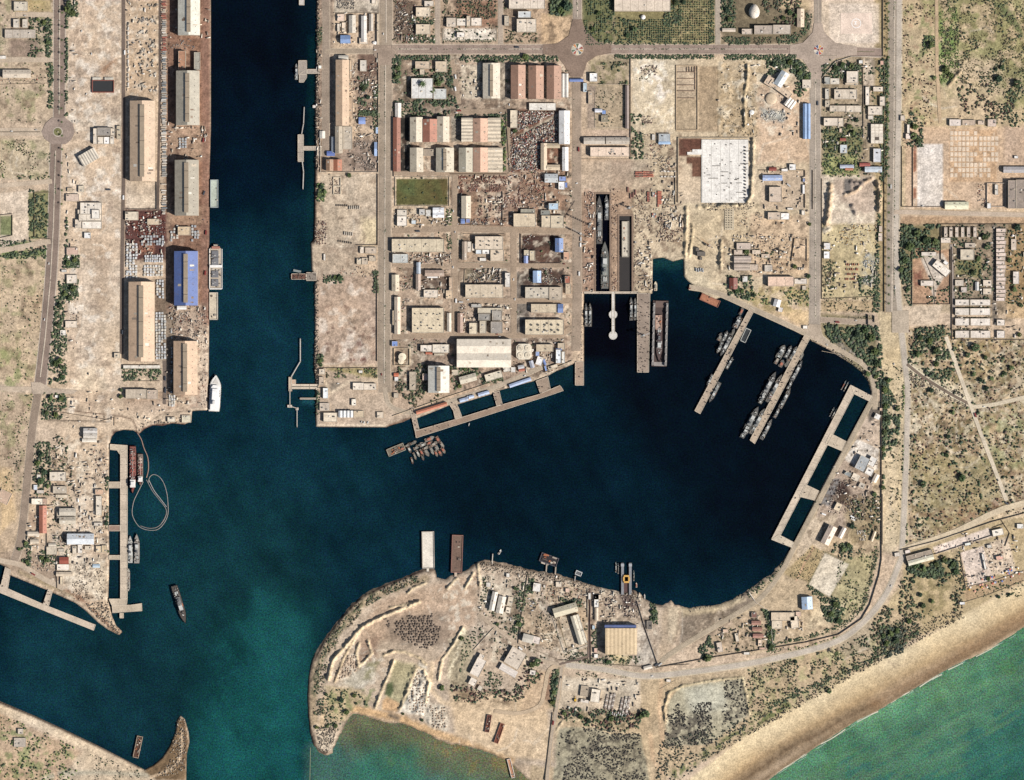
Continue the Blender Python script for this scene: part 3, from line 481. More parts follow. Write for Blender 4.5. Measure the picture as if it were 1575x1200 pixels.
for q, n in ((R(104, 240, 186, 650), 26), (R(104, 0, 186, 200), 16), (R(112, 675, 152, 900), 14), (R(494, 268, 580, 380), 14), (R(486, 430, 578, 560), 10), (R(972, 92, 1036, 205), 12), (R(1106, 95, 1250, 260), 18), (R(1060, 320, 1250, 450), 20), (R(1265, 280, 1350, 455), 12), (R(1392, 195, 1560, 320), 14), (R(1400, 520, 1575, 780), 22), (R(1356, 600, 1394, 840), 12), (R(540, 880, 730, 1000), 14), (R(690, 1060, 850, 1160), 14), (R(860, 1040, 985, 1092), 10), (R(1010, 935, 1050, 1020), 8), (R(0, 220, 78, 590), 14), (R(880, 248, 1040, 296), 12), (R(1386, 10, 1570, 190), 16), (R(1150, 1030, 1400, 960), 8), (R(608, 96, 880, 600), 40)):
    for k in range(n):
        x0, y0, x1, y1 = min(a[0] for a in q), min(a[1] for a in q), max(a[0] for a in q), max(a[1] for a in q)
        ax, ay = rng.uniform(x0, x1), rng.uniform(y0, y1); an = rng.choice([0, 1.57, 1.57, rng.uniform(0, 3.14)]) + rng.normal(0, .12); L = rng.uniform(14, 60); pts = []
        for s_ in range(4): pts.append((float(np.clip(ax + math.cos(an) * L * s_ / 3, x0, x1)), float(np.clip(ay + math.sin(an) * L * s_ / 3, y0, y1)))); an += rng.normal(0, .25)
        line(pts, ['e6dac6', '9a8672', 'ded0ba', '84705e'][k % 4], float(rng.uniform(.6, 2.0)), 1.2, amt=float(rng.uniform(.25, .6)), wb=.8)
for q, hx_, th, sc_ in ((R(604, 86, 880, 600), '5e4a3c', .56, 9), (R(604, 86, 880, 600), 'd8c8b0', .58, 8), (R(604, 86, 880, 600), '46423c', .62, 5), (R(494, 0, 584, 264), '5e4e42', .56, 8), (R(604, 0, 880, 66), '5c4c3e', .56, 8), (R(970, 200, 1050, 450), '6a5040', .55, 7), (R(1100, 330, 1250, 450), '6e5a48', .57, 7), (R(1104, 92, 1250, 210), 'e0d2b8', .56, 9), (R(80, 670, 168, 925), '6c5a4a', .58, 7), (R(80, 670, 168, 925), 'e0d2bc', .57, 8), (R(735, 880, 1010, 1020), '6a5848', .56, 7), (R(735, 880, 1010, 1020), 'ddd0b8', .58, 8), (R(1264, 86, 1358, 270), '5c5240', .56, 7), (R(1464, 345, 1560, 520), '544c3a', .55, 6), (R(1230, 640, 1355, 860), '64523f', .57, 7), (R(1090, 940, 1290, 1000), '6a5a46', .57, 7), (R(194, 0, 244, 150), 'd8c8b2', .55, 7), (R(104, 0, 186, 650), 'e2d6c4', .56, 14), (R(104, 0, 186, 650), 'a08a76', .58, 10), (R(972, 92, 1036, 205), 'ece2d0', .55, 10), (R(256, 0, 320, 630), '5e4438', .57, 7), (R(256, 0, 320, 630), 'b09078', .58, 8), (R(486, 268, 582, 560), '8a7664', .58, 8)):
    Z(q, hx_, 2, 2, .6, th, sc_)
Z(R(609.5, 275.5, 688, 315), '5f5c34', .8); Z(R(612, 276, 640, 300), '566038', 4, 4, .8, .45, 12); Z(R(660, 275, 688, 315), '664f30', 8, 6, .6, .45, 12); Z(R(310, -50, 322, 500), '8a6858', 2, 0, .7)
Z(R(882, 248, 1000, 292), 'bba68f', 5, 3, .6); Z(R(1276, 6, 1352, 66), 'dac8b4', 2, 0, .7); Z(R(1411, 222, 1450, 318), 'd6cbbf', 1, 0, .8); Z([(1269, 851), (1306, 868), (1276, 918), (1244, 900)], 'd2c6b2', 1, 0, .8); Z(R(862, 1045, 980, 1062), 'd2c4ae', 3, 3, .6)
for pts_, w_ in (([(1395, 560), (1408, 568), (1420, 580), (1440, 593), (1460, 605), (1492, 622)], 7), ([(1455, 518), (1470, 560), (1490, 615), (1510, 670), (1540, 748), (1548, 770)], 7), ([(1492, 626), (1530, 622), (1620, 600)], 7), ([(1388, 846), (1470, 818), (1545, 782), (1640, 760)], 10), ([(864, 1026), (856, 1090), (846, 1150), (836, 1260)], 7)):
    b_ = bbox(pts_, 14); a_ = np.clip((-sdf(X[b_], Y[b_], pts_, False) - w_ / 2 - 1) / 2, 0, 1); hgt[b_] = np.where(hgt[b_] > LZ, LZ + (hgt[b_] - LZ) * a_, hgt[b_])
# overall mottling of the soil
f = fbm(X, Y, 40, 901, 4); g = fbm(X, Y, 7, 902, 3); h2 = vnoise(X, Y, 2.1, 903)
C *= (1.07 + (f - .5) * .34 + ((g - .5) * .62 + (h2 - .5) * .48) * (.25 + .75 * np.clip((-sea - 70) / 25, 0, 1)))[..., None]
tn = (fbm(X, Y, 60, 950, 3) - .5) * .25
C[..., 0] *= 1 + tn * .3; C[..., 2] *= 1 - tn * .5
# wet dark fringe where the land meets the water
wet = np.clip(1 - np.abs(np.minimum(cd, -sea + 0)) / 2.2, 0, 1) * (hgt < 2.2) * (sea < -8) * .7
C = C * (1 - wet[..., None]) + np.array(lin('33281f'), np.float32) * wet[..., None]
C = np.clip(C, .008, .62)
def gridmesh(name, gx, gy, Hh, Cc, m):
    ny, nx = len(gy), len(gx)
    xx, yy = np.meshgrid((gx - W / 2) * S, (H / 2 - gy) * S)
    co = np.stack([xx, yy, Hh], -1).reshape(-1, 3).astype(np.float32)
    idx = np.arange(ny * nx).reshape(ny, nx)
    q = np.stack([idx[1:, :-1], idx[1:, 1:], idx[:-1, 1:], idx[:-1, :-1]], -1).reshape(-1, 4)
    me = bpy.data.meshes.new(name); me.vertices.add(len(co)); me.vertices.foreach_set('co', co.ravel())
    me.loops.add(q.size); me.loops.foreach_set('vertex_index', q.ravel().astype(np.int32))
    me.polygons.add(len(q)); me.polygons.foreach_set('loop_start', np.arange(0, q.size, 4, dtype=np.int32))
    me.update(calc_edges=True)
    a = me.color_attributes.new('Col', 'FLOAT_COLOR', 'POINT')
    a.data.foreach_set('color', np.concatenate([Cc.reshape(-1, 3), np.ones((ny * nx, 1))], 1).astype(np.float32).ravel())
    me.materials.append(m); me.polygons.foreach_set('use_smooth', np.ones(len(q), bool))
    o = bpy.data.objects.new(name, me); COL.objects.link(o); o['kind'] = 'structure'; return o
gridmesh('ground', GX, GY, hgt, C, mat('attr', 'ground'))
CG, CGX, CGY, CH = C.copy(), GX, GY, hgt
# ---- water
GX = np.concatenate([np.arange(-2500, -40, 80.), np.arange(-30, 1606, 4.), np.arange(1640, 4100, 80.)]).astype(np.float32)
GY = np.concatenate([np.arange(-2500, -40, 80.), np.arange(-30, 1231, 4.), np.arange(1260, 3700, 80.)]).astype(np.float32)
X, Y = np.meshgrid(GX, GY); hgt = np.zeros(X.shape, np.float32); C = np.empty(X.shape + (3,), np.float32); C[:] = lin('0a2c3a')
Z(R(250, -500, 500, 330), '04121e', 60); Z(R(330, 130, 460, 330), '061b2a', 30, 15, .8)
Z([(880, 440), (1360, 500), (1340, 700), (1200, 900), (1000, 860), (900, 600)], '06141f', 60, 20); Z([(890, 455), (980, 455), (980, 560), (890, 560)], '020a14', 14); Z([(640, 650), (900, 600), (1150, 880), (900, 890), (700, 850), (600, 760)], '081f2b', 50, 25)
Z([(320, 400), (490, 300), (490, 650), (600, 660), (640, 860), (520, 930), (300, 900), (210, 760), (300, 650)], '0c3a48', 50, 25, .8); Z([(0, 930), (260, 930), (280, 1100), (220, 1180), (0, 1080)], '104450', 30, 15, .9)
Z([(200, 700), (470, 760), (480, 980), (280, 1100), (190, 980)], '10444c', 40, 20, .8); Z([(150, 955), (270, 980), (285, 1110), (200, 1150), (60, 1050)], '0d3840', 30, 15, .6)
Z([(300, 900), (400, 840), (480, 900), (474, 1120), (480, 1800), (290, 1800), (290, 1130)], '124446', 60, 30, .7); Z([(330, 980), (400, 920), (480, 940), (474, 1120), (480, 1800), (290, 1800), (300, 1130)], '1b5654', 34, 18, .8); Z([(395, 930), (440, 925), (475, 970), (470, 1060), (400, 1080), (380, 1000)], '225f5c', 22, 16, .6)
Z([(300, 1080), (474, 1040), (480, 1800), (286, 1800)], '1e5c58', 25, 10, .7); Z([(474, 1150), (540, 1090), (640, 1110), (800, 1170), (860, 1200), (860, 1800), (474, 1800)], '527464', 10, 5); Z([(530, 1090), (680, 1130), (800, 1170), (830, 1230), (720, 1200), (600, 1180), (530, 1150)], '6f6a48', 14, 10, .8)
line([(520, 1125), (560, 1103), (620, 1117), (690, 1147), (760, 1166), (820, 1205)], '857350', 24, 16, wb=8, amt=.9); line([(640, 1135), (700, 1160), (780, 1200)], '7c7450', 20, 16, wb=12, amt=.6, thr=.45, sc=14); Z([(560, 1150), (640, 1150), (650, 1200), (500, 1240)], '3f7860', 12, 8, .7); Z(SEA, '56846c', 3); line([(861, 1420), (1180, 1215), (1313, 1125), (1396, 1080), (1520, 1012), (1700, 912)], '649a78', 44, 20, wb=10, amt=.8)
line([(1200, 1230), (1330, 1150), (1500, 1060), (1700, 950)], '55864e', 16, 16, wb=12, amt=.6, thr=.5, sc=25); Z([(1400, 1200), (1575, 1090), (1800, 1000), (1800, 1500), (1300, 1500)], '386c5c', 40, 20, .7)

line([(478, 640), (478, 440), (476, 380), (478, 280), (480, 60)], '13403f', 8, 6, amt=.5); line([(480, 620), (468, 618)], '2a7a8a', 5, 5, amt=.6)
u_, v_ = X * .88 - Y * .47, X * .47 + Y * .88
st_ = (fbm(u_, v_ * 9, 60, 777, 4) - .5) * .55; se = np.clip(sdf(X, Y, SEA) / 6, 0, 1)[..., None]
C = C * (1 - se) + se * np.clip(C * (1 + st_[..., None] * np.array([1.6, .8, .5], np.float32)), 0, 1)
for a in (R(168, 690, 186, 925), [(16, 886), (75, 910), (66, 930), (10, 905)], [(640, 646), (882, 558), (884, 590), (640, 665)]): Z(a, '0c3340', 6)
Z([(1310, 607), (1335, 617), (1225, 838), (1198, 822)], '0a262e', 6); Z([(1003, 398), (1051, 398), (1045, 410), (1003, 412)], '1f4a48', 8, 3, .9); Z(R(914, 296, 974, 450), '060a16', 4)
f = fbm(X, Y, 90, 801, 5); C *= (1 + (f - .5) * .75 + (fbm(X * .5 + Y * .86, (Y * .5 - X * .86) * 4, 70, 811, 4) - .5) * .45 + (fbm(X, Y, 20, 805, 3) - .5) * .3)[..., None]
C *= .84; C[..., 0] *= np.where(C[..., 1] > .1, .98, .78); C[..., 2] *= np.where(C[..., 1] > .1, .92, 1.08); C *= np.where(C[..., 1:2] < .035, .86, 1)
gridmesh('water', GX, GY, np.where((X > -9999), 0., 0.).astype(np.float32), np.clip(C, .001, .6), mat('attr', 'water'))
gridmesh('seabed', np.array([-2500, 4100.], np.float32), np.array([-2500, 3700.], np.float32), np.full((2, 2), -7., np.float32), np.full((2, 2, 3), .05, np.float32), mat('attr', 'ground'))
GX, GY, C, hgt = CGX, CGY, CG, CH
def ground_z(x, y):
    i = int(np.clip(np.searchsorted(GX, x), 1, len(GX) - 1)); j = int(np.clip(np.searchsorted(GY, y), 1, len(GY) - 1))
    return float(hgt[j - 1:j + 1, i - 1:i + 1].min())
def is_land(x, y):
    i = int(np.searchsorted(GX, x)); j = int(np.searchsorted(GY, y)); return hgt[min(j, len(GY) - 1), min(i, len(GX) - 1)] > 1.2
# ------------------------------------------------------------------ roads
RZ = [.10]
ROADS = []
def road(name, pts, w, hx, verge='cdbaa0', vw=1.6, sm=0):
    ROADS.append((pts, w / 2 + .6))
    RZ[0] += .006
    if vw:
        v, f = ribbon(pts, w + vw, LZ + RZ[0], sm); o = mk('verge', v, f, mat(verge, 'road')); o['kind'] = 'structure'
    v, f = ribbon(pts, w, LZ + .35 + RZ[0], sm); o = mk(name, v, f, mat(hx, 'road')); o['kind'] = 'structure'; return o
AS = '8f7c6f'
road('road', [(92, -300), (91.5, 100), (91, 196)], 16.5, AS, 'c6b6a4', 3)
road('road', [(86.5, 212), (82.5, 350), (78, 430), (70, 520), (62, 592)], 16.5, AS, 'c6b6a4', 3, 3)
road('road', [(60, 596), (50, 660), (42, 740), (32, 830), (20, 868)], 11, '9b8876', 'c2b09a', 2, 3)
for a, w in (([(-300, 203), (66, 203)], 12), ([(-300, 92), (82, 92)], 8), ([(24, 22), (82, 23)], 7), ([(-300, 292), (0, 286), (80, 279)], 7), ([(-300, 398), (0, 386), (78, 371)], 8), ([(-300, 596), (56, 598), (116, 603)], 6), ([(-300, 855), (0, 862), (30, 868), (70, 892), (98, 905)], 8)):
    road('road', a, w, 'c6b29a', vw=0)
road('road', [(190, -300), (190, 280), (188, 400), (187, 545)], 5, '75655a', 'b39c84', 1.6); road('road', [(246, -300), (246, 140), (244, 250), (243, 325)], 3.5, '6b5c52', vw=0); road('road', [(253, 555), (253, 622)], 5, '7c6d62', vw=0)
road('road', [(502, -300), (502, 80), (501, 240)], 10, 'a08e7c'); road('road', [(590, -300), (594, 0), (594, 100), (592, 300), (591, 560), (592, 604)], 18, 'a3927e', 'c2ae96', 3); road('road', [(592, 596), (596, 618), (610, 630), (640, 634), (700, 615), (770, 592), (845, 560)], 6, 'b5a48e', sm=4)
road('road', [(500, 79), (590, 79)], 7, 'a6947f'); road('road', [(590, 76), (888, 76), (1259, 76), (1356, 82)], 13, 'a08b7d', 'c9b6a0', 2.6); road('road', [(888, -300), (888, 60)], 12, 'a39384', 'c3b29c', 2); road('road', [(1258, -300), (1258, 60)], 11, 'a89888'); road('road', [(1104, -300), (1104, 68)], 7, 'b3a492'); road('road', [(770, -300), (770, 68)], 7, 'b5a390'); road('road', [(673, -300), (673, 68)], 7, 'b5a390')
road('road', [(887, 100), (887, 300), (888, 460), (886, 540)], 13, 'a5917d', 'bda68e', 2)
for a, w in (([(604, 355), (694, 352), (790, 354), (880, 356)], 8), ([(700, 262), (699, 400), (700, 520)], 8), ([(700, 408), (880, 408)], 7), ([(604, 408), (700, 410)], 4), ([(700, 463), (880, 463)], 7), ([(604, 518), (700, 516), (800, 516), (862, 516), (878, 505)], 7), ([(790, 354), (790, 518)], 8), ([(700, 172), (778, 172)], 6), ([(782, 160), (781, 265)], 5), ([(604, 267), (780, 267)], 5), ([(695, 92), (706, 160)], 6)): road('road', a, w, 'a8927b', 'bba38a', 1.4)
road('road', [(1254, 110), (1254, 300), (1253, 510)], 15, 'ab9d8d', 'c6b49e', 3); road('road', [(1377, -300), (1376, 200), (1372, 480)], 18, 'a39584', 'bdaa90', 3); road('road', [(1384, -60), (1383, 0), (1382, 180), (1378, 380), (1384, 480), (1392, 560), (1396, 600), (1394, 700), (1388, 840), (1382, 870), (1362, 915), (1330, 955), (1290, 985), (1230, 1004), (1150, 1021), (1060, 1034), (990, 1040), (930, 1030), (866, 1022)], 7.5, 'c4b7a6', 'd2c2a6', 3, 4)
road('road', [(1060, 442), (1100, 450), (1155, 474), (1240, 513), (1290, 538), (1330, 562), (1344, 590), (1346, 630)], 6.5, 'b8a68e', 'cab89c', 2, 4); road('road', [(1254, 500), (1262, 520), (1275, 530)], 9, 'b5a590')
road('road', [(1342, 615), (1300, 694), (1224, 838), (1203, 878), (1172, 918), (1140, 940), (1040, 1000), (1008, 1026)], 6, 'b3a28a', 'c9b698', 2, 4); road('road', [(1262, 492), (1345, 497)], 8, 'b09c88')
road('road', [(1375, 326), (1600, 331), (2400, 340)], 7, 'c4b09a', 'c9b090', 2); road('road', [(1463, 376), (1467, 480)], 4, 'a0948a', vw=0); road('road', [(1395, 560), (1420, 580), (1460, 605), (1492, 622)], 4.5, '7d6d5e', 'dccfb2', 3.5, 3); road('road', [(1440, -300), (1441, 100), (1446, 190)], 5, 'c9ad8a', vw=0)
road('road', [(1455, 518), (1470, 560), (1490, 615), (1510, 670), (1540, 748), (1548, 770)], 6, 'd8c8ae', vw=0, sm=3); road('road', [(1492, 626), (1530, 622), (1620, 600)], 6, 'd8c8ac', vw=0, sm=3); road('road', [(1388, 846), (1470, 818), (1545, 782), (1640, 760)], 9, 'd8c4a4', vw=0, sm=3)
road('road', [(866, 1022), (845, 1030), (838, 1060), (830, 1085), (800, 1097), (760, 1094)], 6, 'c6ae90', vw=0, sm=4); road('road', [(864, 1026), (856, 1090), (846, 1150), (836, 1260)], 5, 'b8a690', 'c9b090', 2, 3); road('road', [(735, 945), (800, 995), (820, 1012), (870, 1024)], 5, 'baa68e', vw=0, sm=3); road('road', [(860, 1022), (905, 1010), (908, 905)], 3, '7c6a5e', vw=0)
def plaza(pts, hx, dz=0): 
    q = [P(x, y)[:2] for x, y in pts]; RZ[0] += .006; o = MB().prism(q, LZ + .1, LZ + .55 + RZ[0] + dz).build('paving', mat(hx, 'road')); o['kind'] = 'structure'
def disc(x, y, r, n=40, sx=1): return [(x + r * sx * math.cos(i * 2 * math.pi / n), y + r * math.sin(i * 2 * math.pi / n)) for i in range(n)]
plaza([(64, 203), (70, 190), (80, 181), (100, 181), (112, 190), (115, 203), (110, 215), (101, 222), (80, 222), (69, 214)], 'a08d80')
plaza([(835, 69), (858, 67), (875, 55), (881, 30), (895, 30), (900, 46), (918, 64), (940, 69), (940, 82), (918, 86), (903, 96), (896, 118), (878, 118), (868, 100), (858, 88), (835, 83)], '8f7969')
plaza([(1215, 70), (1235, 66), (1250, 50), (1252, 36), (1265, 36), (1268, 50), (1285, 66), (1318, 72), (1318, 84), (1285, 90), (1268, 100), (1262, 122), (1248, 122), (1244, 106), (1235, 92), (1215, 86)], 'b3a08f')
plaza([(575, 70), (612, 70), (612, 84), (602, 92), (602, 100), (582, 100), (582, 92), (575, 86)], 'a18d7b'); plaza([(1236, 508), (1246, 498), (1262, 500), (1266, 520), (1272, 533), (1250, 522)], 'bba892'); plaza(R(1372, 478, 1398, 512), 'bfae98'); plaza([(48, 588), (62, 588), (80, 598), (120, 601), (112, 606), (62, 606), (50, 606)], 'c0ad98')
# ------------------------------------------------------------------ named landmarks used in labels
for l in '''287,428,blue-roofed quayside warehouse|89,203,dark western traffic circle|158,133,black rectangular coal pit|330,605,white yacht-shaped ship|220,218,long cream warehouse beside the wagon yard
218,495,long cream warehouse south of the metal yard|289,150,tallest grey quay warehouse|290,565,southernmost quay warehouse|137,330,white compound on the port apron|28,113,three-bay pale house by the boulevard|30,330,walled green square on the west edge
28,67,broad grey house by the boulevard|217,605,building with the hedge garden|231,770,looped floating boom|110,790,twin-roofed hall of the west yard|67,800,long red-roofed house|124,829,white hall with long shadow|97,862,small red roof of the west yard|277,930,lone frigate under way
55,930,southwest breakwater pier|211,1150,rusty pontoon at the southwest shore|277,1140,curved rock breakwater|465,110,northern channel jetty|462,228,middle channel jetty|527,143,long shed with blue patch|533,60,blue canopy by the north lane|468,595,oil jetty with catwalks
540,345,walled empty yard by the channel|520,500,litter-strewn waste ground|560,595,cream sheds at the channel corner|621,551,round cream tank in its bund|650,26,twin cream houses by the north lane|713,36,row of four cream houses|825,40,office block north of the avenue|648,145,large white hall in the palm grove
755,125,pale ribbed shed|825,127,three brown-roofed sheds|888,77,mosaic roundabout|1259,77,eastern mosaic roundabout|662,200,red-roofed middle shed|740,200,pair of striped sawtooth halls|825,215,great scrap yard|867,196,bright white strip warehouse|649,295,green sports field
715,318,cream shed with blue ends|850,320,pale blue roof by the crane|755,385,broad hall with rooftop fans|860,378,blue-roofed workshop|826,426,blue arched roof|658,493,hall with two rows of roof fans|743,448,long tan hall beside the white stack|745,542,great four-strip shed
675,583,white ridged hall|806,541,four-tank block|664,628,long orange quay roof|767,600,northwest harbour pens|927,372,warship dry dock|962,390,barge dry dock|943,485,white navigation causeway|1015,513,brown floating dock|936,158,walled garden compound|933,235,pink flat office
1056,150,gridded foundation plot|1115,262,vast white concrete slab|1241,187,long blue shed|1200,130,angular mosque-like complex|1160,20,white shell-shaped dome|1000,30,orchard north of the avenue|1025,320,orange container stack|1187,274,pale blue site hut|1202,433,long pink shed
1125,548,western patrol-boat pier|1195,600,eastern patrol-boat pier|1316,37,white-ringed helipad|1300,145,walled villas by the helipad|1348,206,grid-roofed building|1430,270,pale parade ground|1495,238,field of square foundation slabs|1310,300,quarry heaps|1310,418,stack of orange pipes
1448,413,slanted white lodge|1540,408,long terrace of row houses|1495,500,paired flat terraces|1320,545,dark grove by the basin|1272,690,eastern walled harbour pens|1322,705,white platform with grey roof|1297,758,burnt-out hut|1274,823,cream hall on the quay|1275,884,square paved court|1241,927,pale blue house
1414,855,long walled shed by the beach road|1495,872,pink dotted plaza|1530,890,beach parasols|1205,955,flat house with terraces|1165,965,row of pink sheds|955,985,big ribbed boat hall|964,890,boat lift in the water|880,965,courtyard hall south of the basin|765,925,white twin sheds of the peninsula
738,1026,slanted cream villa|792,1015,broad square roof|645,970,field of dark gravel mounds|658,845,white moored barge|703,852,brown moored barge|760,1118,rusty containers on the sand|916,1070,white hut in the gravel lot|1090,1080,diked salt flat|925,1160,scrubby dried pond
500,1130,tip of the southern spit|1350,1085,sandy beach|1450,650,thorn scrub plain|1500,90,green northeast meadow|1400,380,dark grove east of the boulevard|1560,300,grey twin-bay hall'''.replace('\n', '|').split('|'):
    a, b, c = l.split(',', 2); LM.append((float(a), float(b), c))
# ------------------------------------------------------------------ buildings
WALLS = ['cbb89c', 'c2ad92', 'd4c4ac', 'b8a48c']
def gable_profile(x0, x1, bays, he, rise):
    p = [(x0, he)]; bw = (x1 - x0) / bays
    for i in range(bays):
        p += [(x0 + bw * (i + .5), he + rise), (x0 + bw * (i + 1), he)]
    return p
BN = {}
def building(x0, y0, x1, y1, h, kind, hx, rot=0, label=None, wall=None, vent=None, noun=None, units=None, mk2='sheet'):
    cx, cy = (x0 + x1) / 2, (y0 + y1) / 2; w, d = (x1 - x0), (y1 - y0)
    horiz = kind[0] == 'H' or (kind[0] == 'G' and w > d); bays = int(kind[1:]) if len(kind) > 1 and kind[1:].isdigit() else 1
    r = math.radians(rot); k = kind[0]
    name = noun or {'F': 'flat_roofed_building', 'V': 'shed', 'H': 'shed', 'G': 'house', 'C': 'canopy'}[k]
    root = empty(name, P(cx, cy, LZ - .2), r + (math.pi / 2 if horiz and k != 'F' else 0))
    hw, hd = w * S / 2, d * S / 2
    if horiz and k != 'F': hw, hd = hd, hw
    ww = mat(wall or WALLS[int(cx * 7 + cy) % 4], 'plain')
    if k == 'F':
        MB().box(-hw, -hd, 0, hw, hd, h).build('wall', ww, root)
        MB().box(-hw + .25, -hd + .25, h + .002, hw - .25, hd - .25, h + .25).build('roof', mat(hx, 'roof'), root)
        pw = .45 if min(w, d) > 7 else .3
        pm = MB(); ph = h + (1.1 if h > 5 else .8)
        pm.box(-hw - .05, -hd - .05, h - .4, hw + .05, -hd + pw, ph).box(-hw - .05, hd - pw, h - .4, hw + .05, hd + .05, ph)
        pm.box(-hw - .05, -hd + pw, h - .4, -hw + pw, hd - pw, ph).box(hw - pw, -hd + pw, h - .4, hw + .05, hd - pw, ph)
        pm.build('parapet', mat(wall or 'd8c8b0', 'plain'), root)
        rr = random.Random(int(cx * 13 + cy * 7)); n = units if units is not None else (0 if w * d < 60 else int(min(9, 1 + w * d / 170 * rr.random() * 1.6)))
        if w > 22 or d > 22:     # expansion joints split the roof slab
            L = w if w > d else d
            for i in range(1, int(L / 11)):
                t = -L * S / 2 + i * L * S / int(L / 11)
                (MB().box(t - .2, -hd + .6, h + .2, t + .2, hd - .6, h + .42) if w > d else MB().box(-hw + .6, t - .2, h + .2, hw - .6, t + .2, h + .42)).build('roof_joint', mat('a8967e', 'plain'), root)
        for i in range(n):
            a, b = rr.uniform(-hw * .75, hw * .75), rr.uniform(-hd * .7, hd * .7); q = rr.uniform(.8, 2.2); q2 = rr.uniform(.8, 1.8)
            MB().box(a - q, b - q2, h + .25, a + q, b + q2, h + rr.uniform(1, 2.6)).build('roof_unit' if q < 1.8 else 'stair_head', mat(rr.choice(['e4dccf', '9a958c', '6b6258', 'd8c8b0', 'bfb8ae']), 'plain'), root)
    elif k == 'C':
        MB().box(-hw, -hd, h - .4, hw, hd, h).build('roof', mat(hx, 'sheet'), root)
        for sx in (-1, 1):
            for sy in (-1, 1): MB().cyl(sx * (hw - .6), sy * (hd - .6), .2, 0, h - .4, 8).build('post', mat('8a8680', 'plain'), root)
    else:
        bw = 2 * hw / bays; h *= 1.12; he = h; rise = bw / 2 * math.tan(math.radians(6 if noun == 'boat_hall' else 19 if bw > 9 else 22)); he = h
        pr = gable_profile(-hw, hw, bays, he, rise - .05); pts = [(hw, 0), (-hw, 0)][::-1]
        poly = [(-hw, 0)] + pr + [(hw, 0)]; n = len(poly)
        v = [(x, -hd, z) for x, z in poly] + [(x, hd, z) for x, z in poly]
        f = [tuple(range(n))[::-1], tuple(range(n, 2 * n))] + [(i, (i + 1) % n, n + (i + 1) % n, n + i) for i in range(n)]
        mk('wall', v, [q[::-1] for q in f], ww, root)
        for i in range(bays):
            for s in (0, 1):
                xa = -hw + bw * (i + .5 * s); xb = xa + bw / 2; za, zb = (he, he + rise) if s == 0 else (he + rise, he)
                if s == 0 and i == 0: xa -= .4; za -= .14
                if s == 1 and i == bays - 1: xb += .4; zb -= .14
                e = .35; t = .18
                vv = [(xa, -hd - e, za + .03), (xb, -hd - e, zb + .03), (xb, hd + e, zb + .03), (xa, hd + e, za + .03)]; vv += [(x, y, z + t) for x, y, z in vv]
                ff = [(0, 3, 2, 1), (4, 5, 6, 7), (0, 1, 5, 4), (1, 2, 6, 5), (2, 3, 7, 6), (3, 0, 4, 7)]
                mk('roof_panel', vv, ff, mat(hx, mk2), root)
            if hd > 12 and bw > 9:
                r3 = random.Random(int(cx * 3 + cy + i))
                for q in range(2 + int(hd / 20)):
                    sd_ = r3.choice((-1, 1)); f0 = r3.uniform(.1, .55); f1 = f0 + r3.uniform(.15, .4); y0_ = r3.uniform(-hd * .95, hd * .8); y1_ = y0_ + r3.uniform(2, 6); xm = -hw + bw * (i + .5)
                    vv = [(xm + sd_ * bw / 2 * a, y_, he + rise * (1 - a) + .24) for a, y_ in ((f0, y0_), (f1, y0_), (f1, y1_), (f0, y1_))]; vv = vv + [(x_, y_, z_ + .06) for x_, y_, z_ in vv]
                    mk('patched_sheet', vv, [(0, 1, 2, 3), (4, 5, 6, 7), (0, 1, 5, 4), (1, 2, 6, 5), (2, 3, 7, 6), (3, 0, 4, 7)], mat(r3.choice(['c8b8a0', 'a08c78', 'e4dccc', '8c7460']), 'plain'), root)
            if vent if vent is not None else (bw > 36 and hd > 18):
                xm = -hw + bw * (i + .5); q = bw * .09
                MB().box(xm - q, -hd * .9, he + rise - .9, xm + q, hd * .9, he + rise + .9).build('ridge_vent', mat('a29078' if not hx.startswith('4') else '6a86c8', 'plain'), root)
                for j in range(3):
                    yy = (-.6 + .6 * j) * hd; MB().box(xm - q - .1, yy - .5, he + rise + .8, xm + q + .1, yy + .5, he + rise + 1.2).build('vent_cap', mat('5c5046', 'plain'), root)
        if bw > 14 and hd > 12:
            rr = random.Random(int(cx + cy)); 
            for j in range(int(hd / 7)):
                y = -hd + 5 + j * 14; fx = hw * .62
                if y < hd - 2: MB().box(fx - .6, y, he + rise * .38, fx + .6, y + 1.2, he + rise * .38 + .9).build('roof_hatch', mat('5a4a3e', 'plain'), root)
    kindw = {'F': 'flat-roofed building', 'C': 'open canopy roof', 'G': 'pitched-roof house'}.get(k, 'gable-roofed shed' if bays == 1 else f'{["", "", "two", "three", "four", "five", "six", "seven", "eight"][min(bays, 8)]}-ridged shed')
    full = label
    reg(root, None if label else f'{size_word(w, d)} {colour_word(hx)} {kindw}', 'building' if k != 'C' else 'canopy', cx, cy, None if label else 'buildings around the harbour', full)
    return root
def B(txt):
    for ln in txt.strip().split('\n'):
        for it in ln.split(';'):
            it = it.strip()
            if not it: continue
            lab = None
            if '|' in it: it, lab = it.split('|')
            p = it.split(); x0, y0, x1, y1, h = map(float, p[:5])
            building(x0, y0, x1, y1, h, p[5], p[6], float(p[7]) if len(p) > 7 else 0, lab.strip() if lab else None)
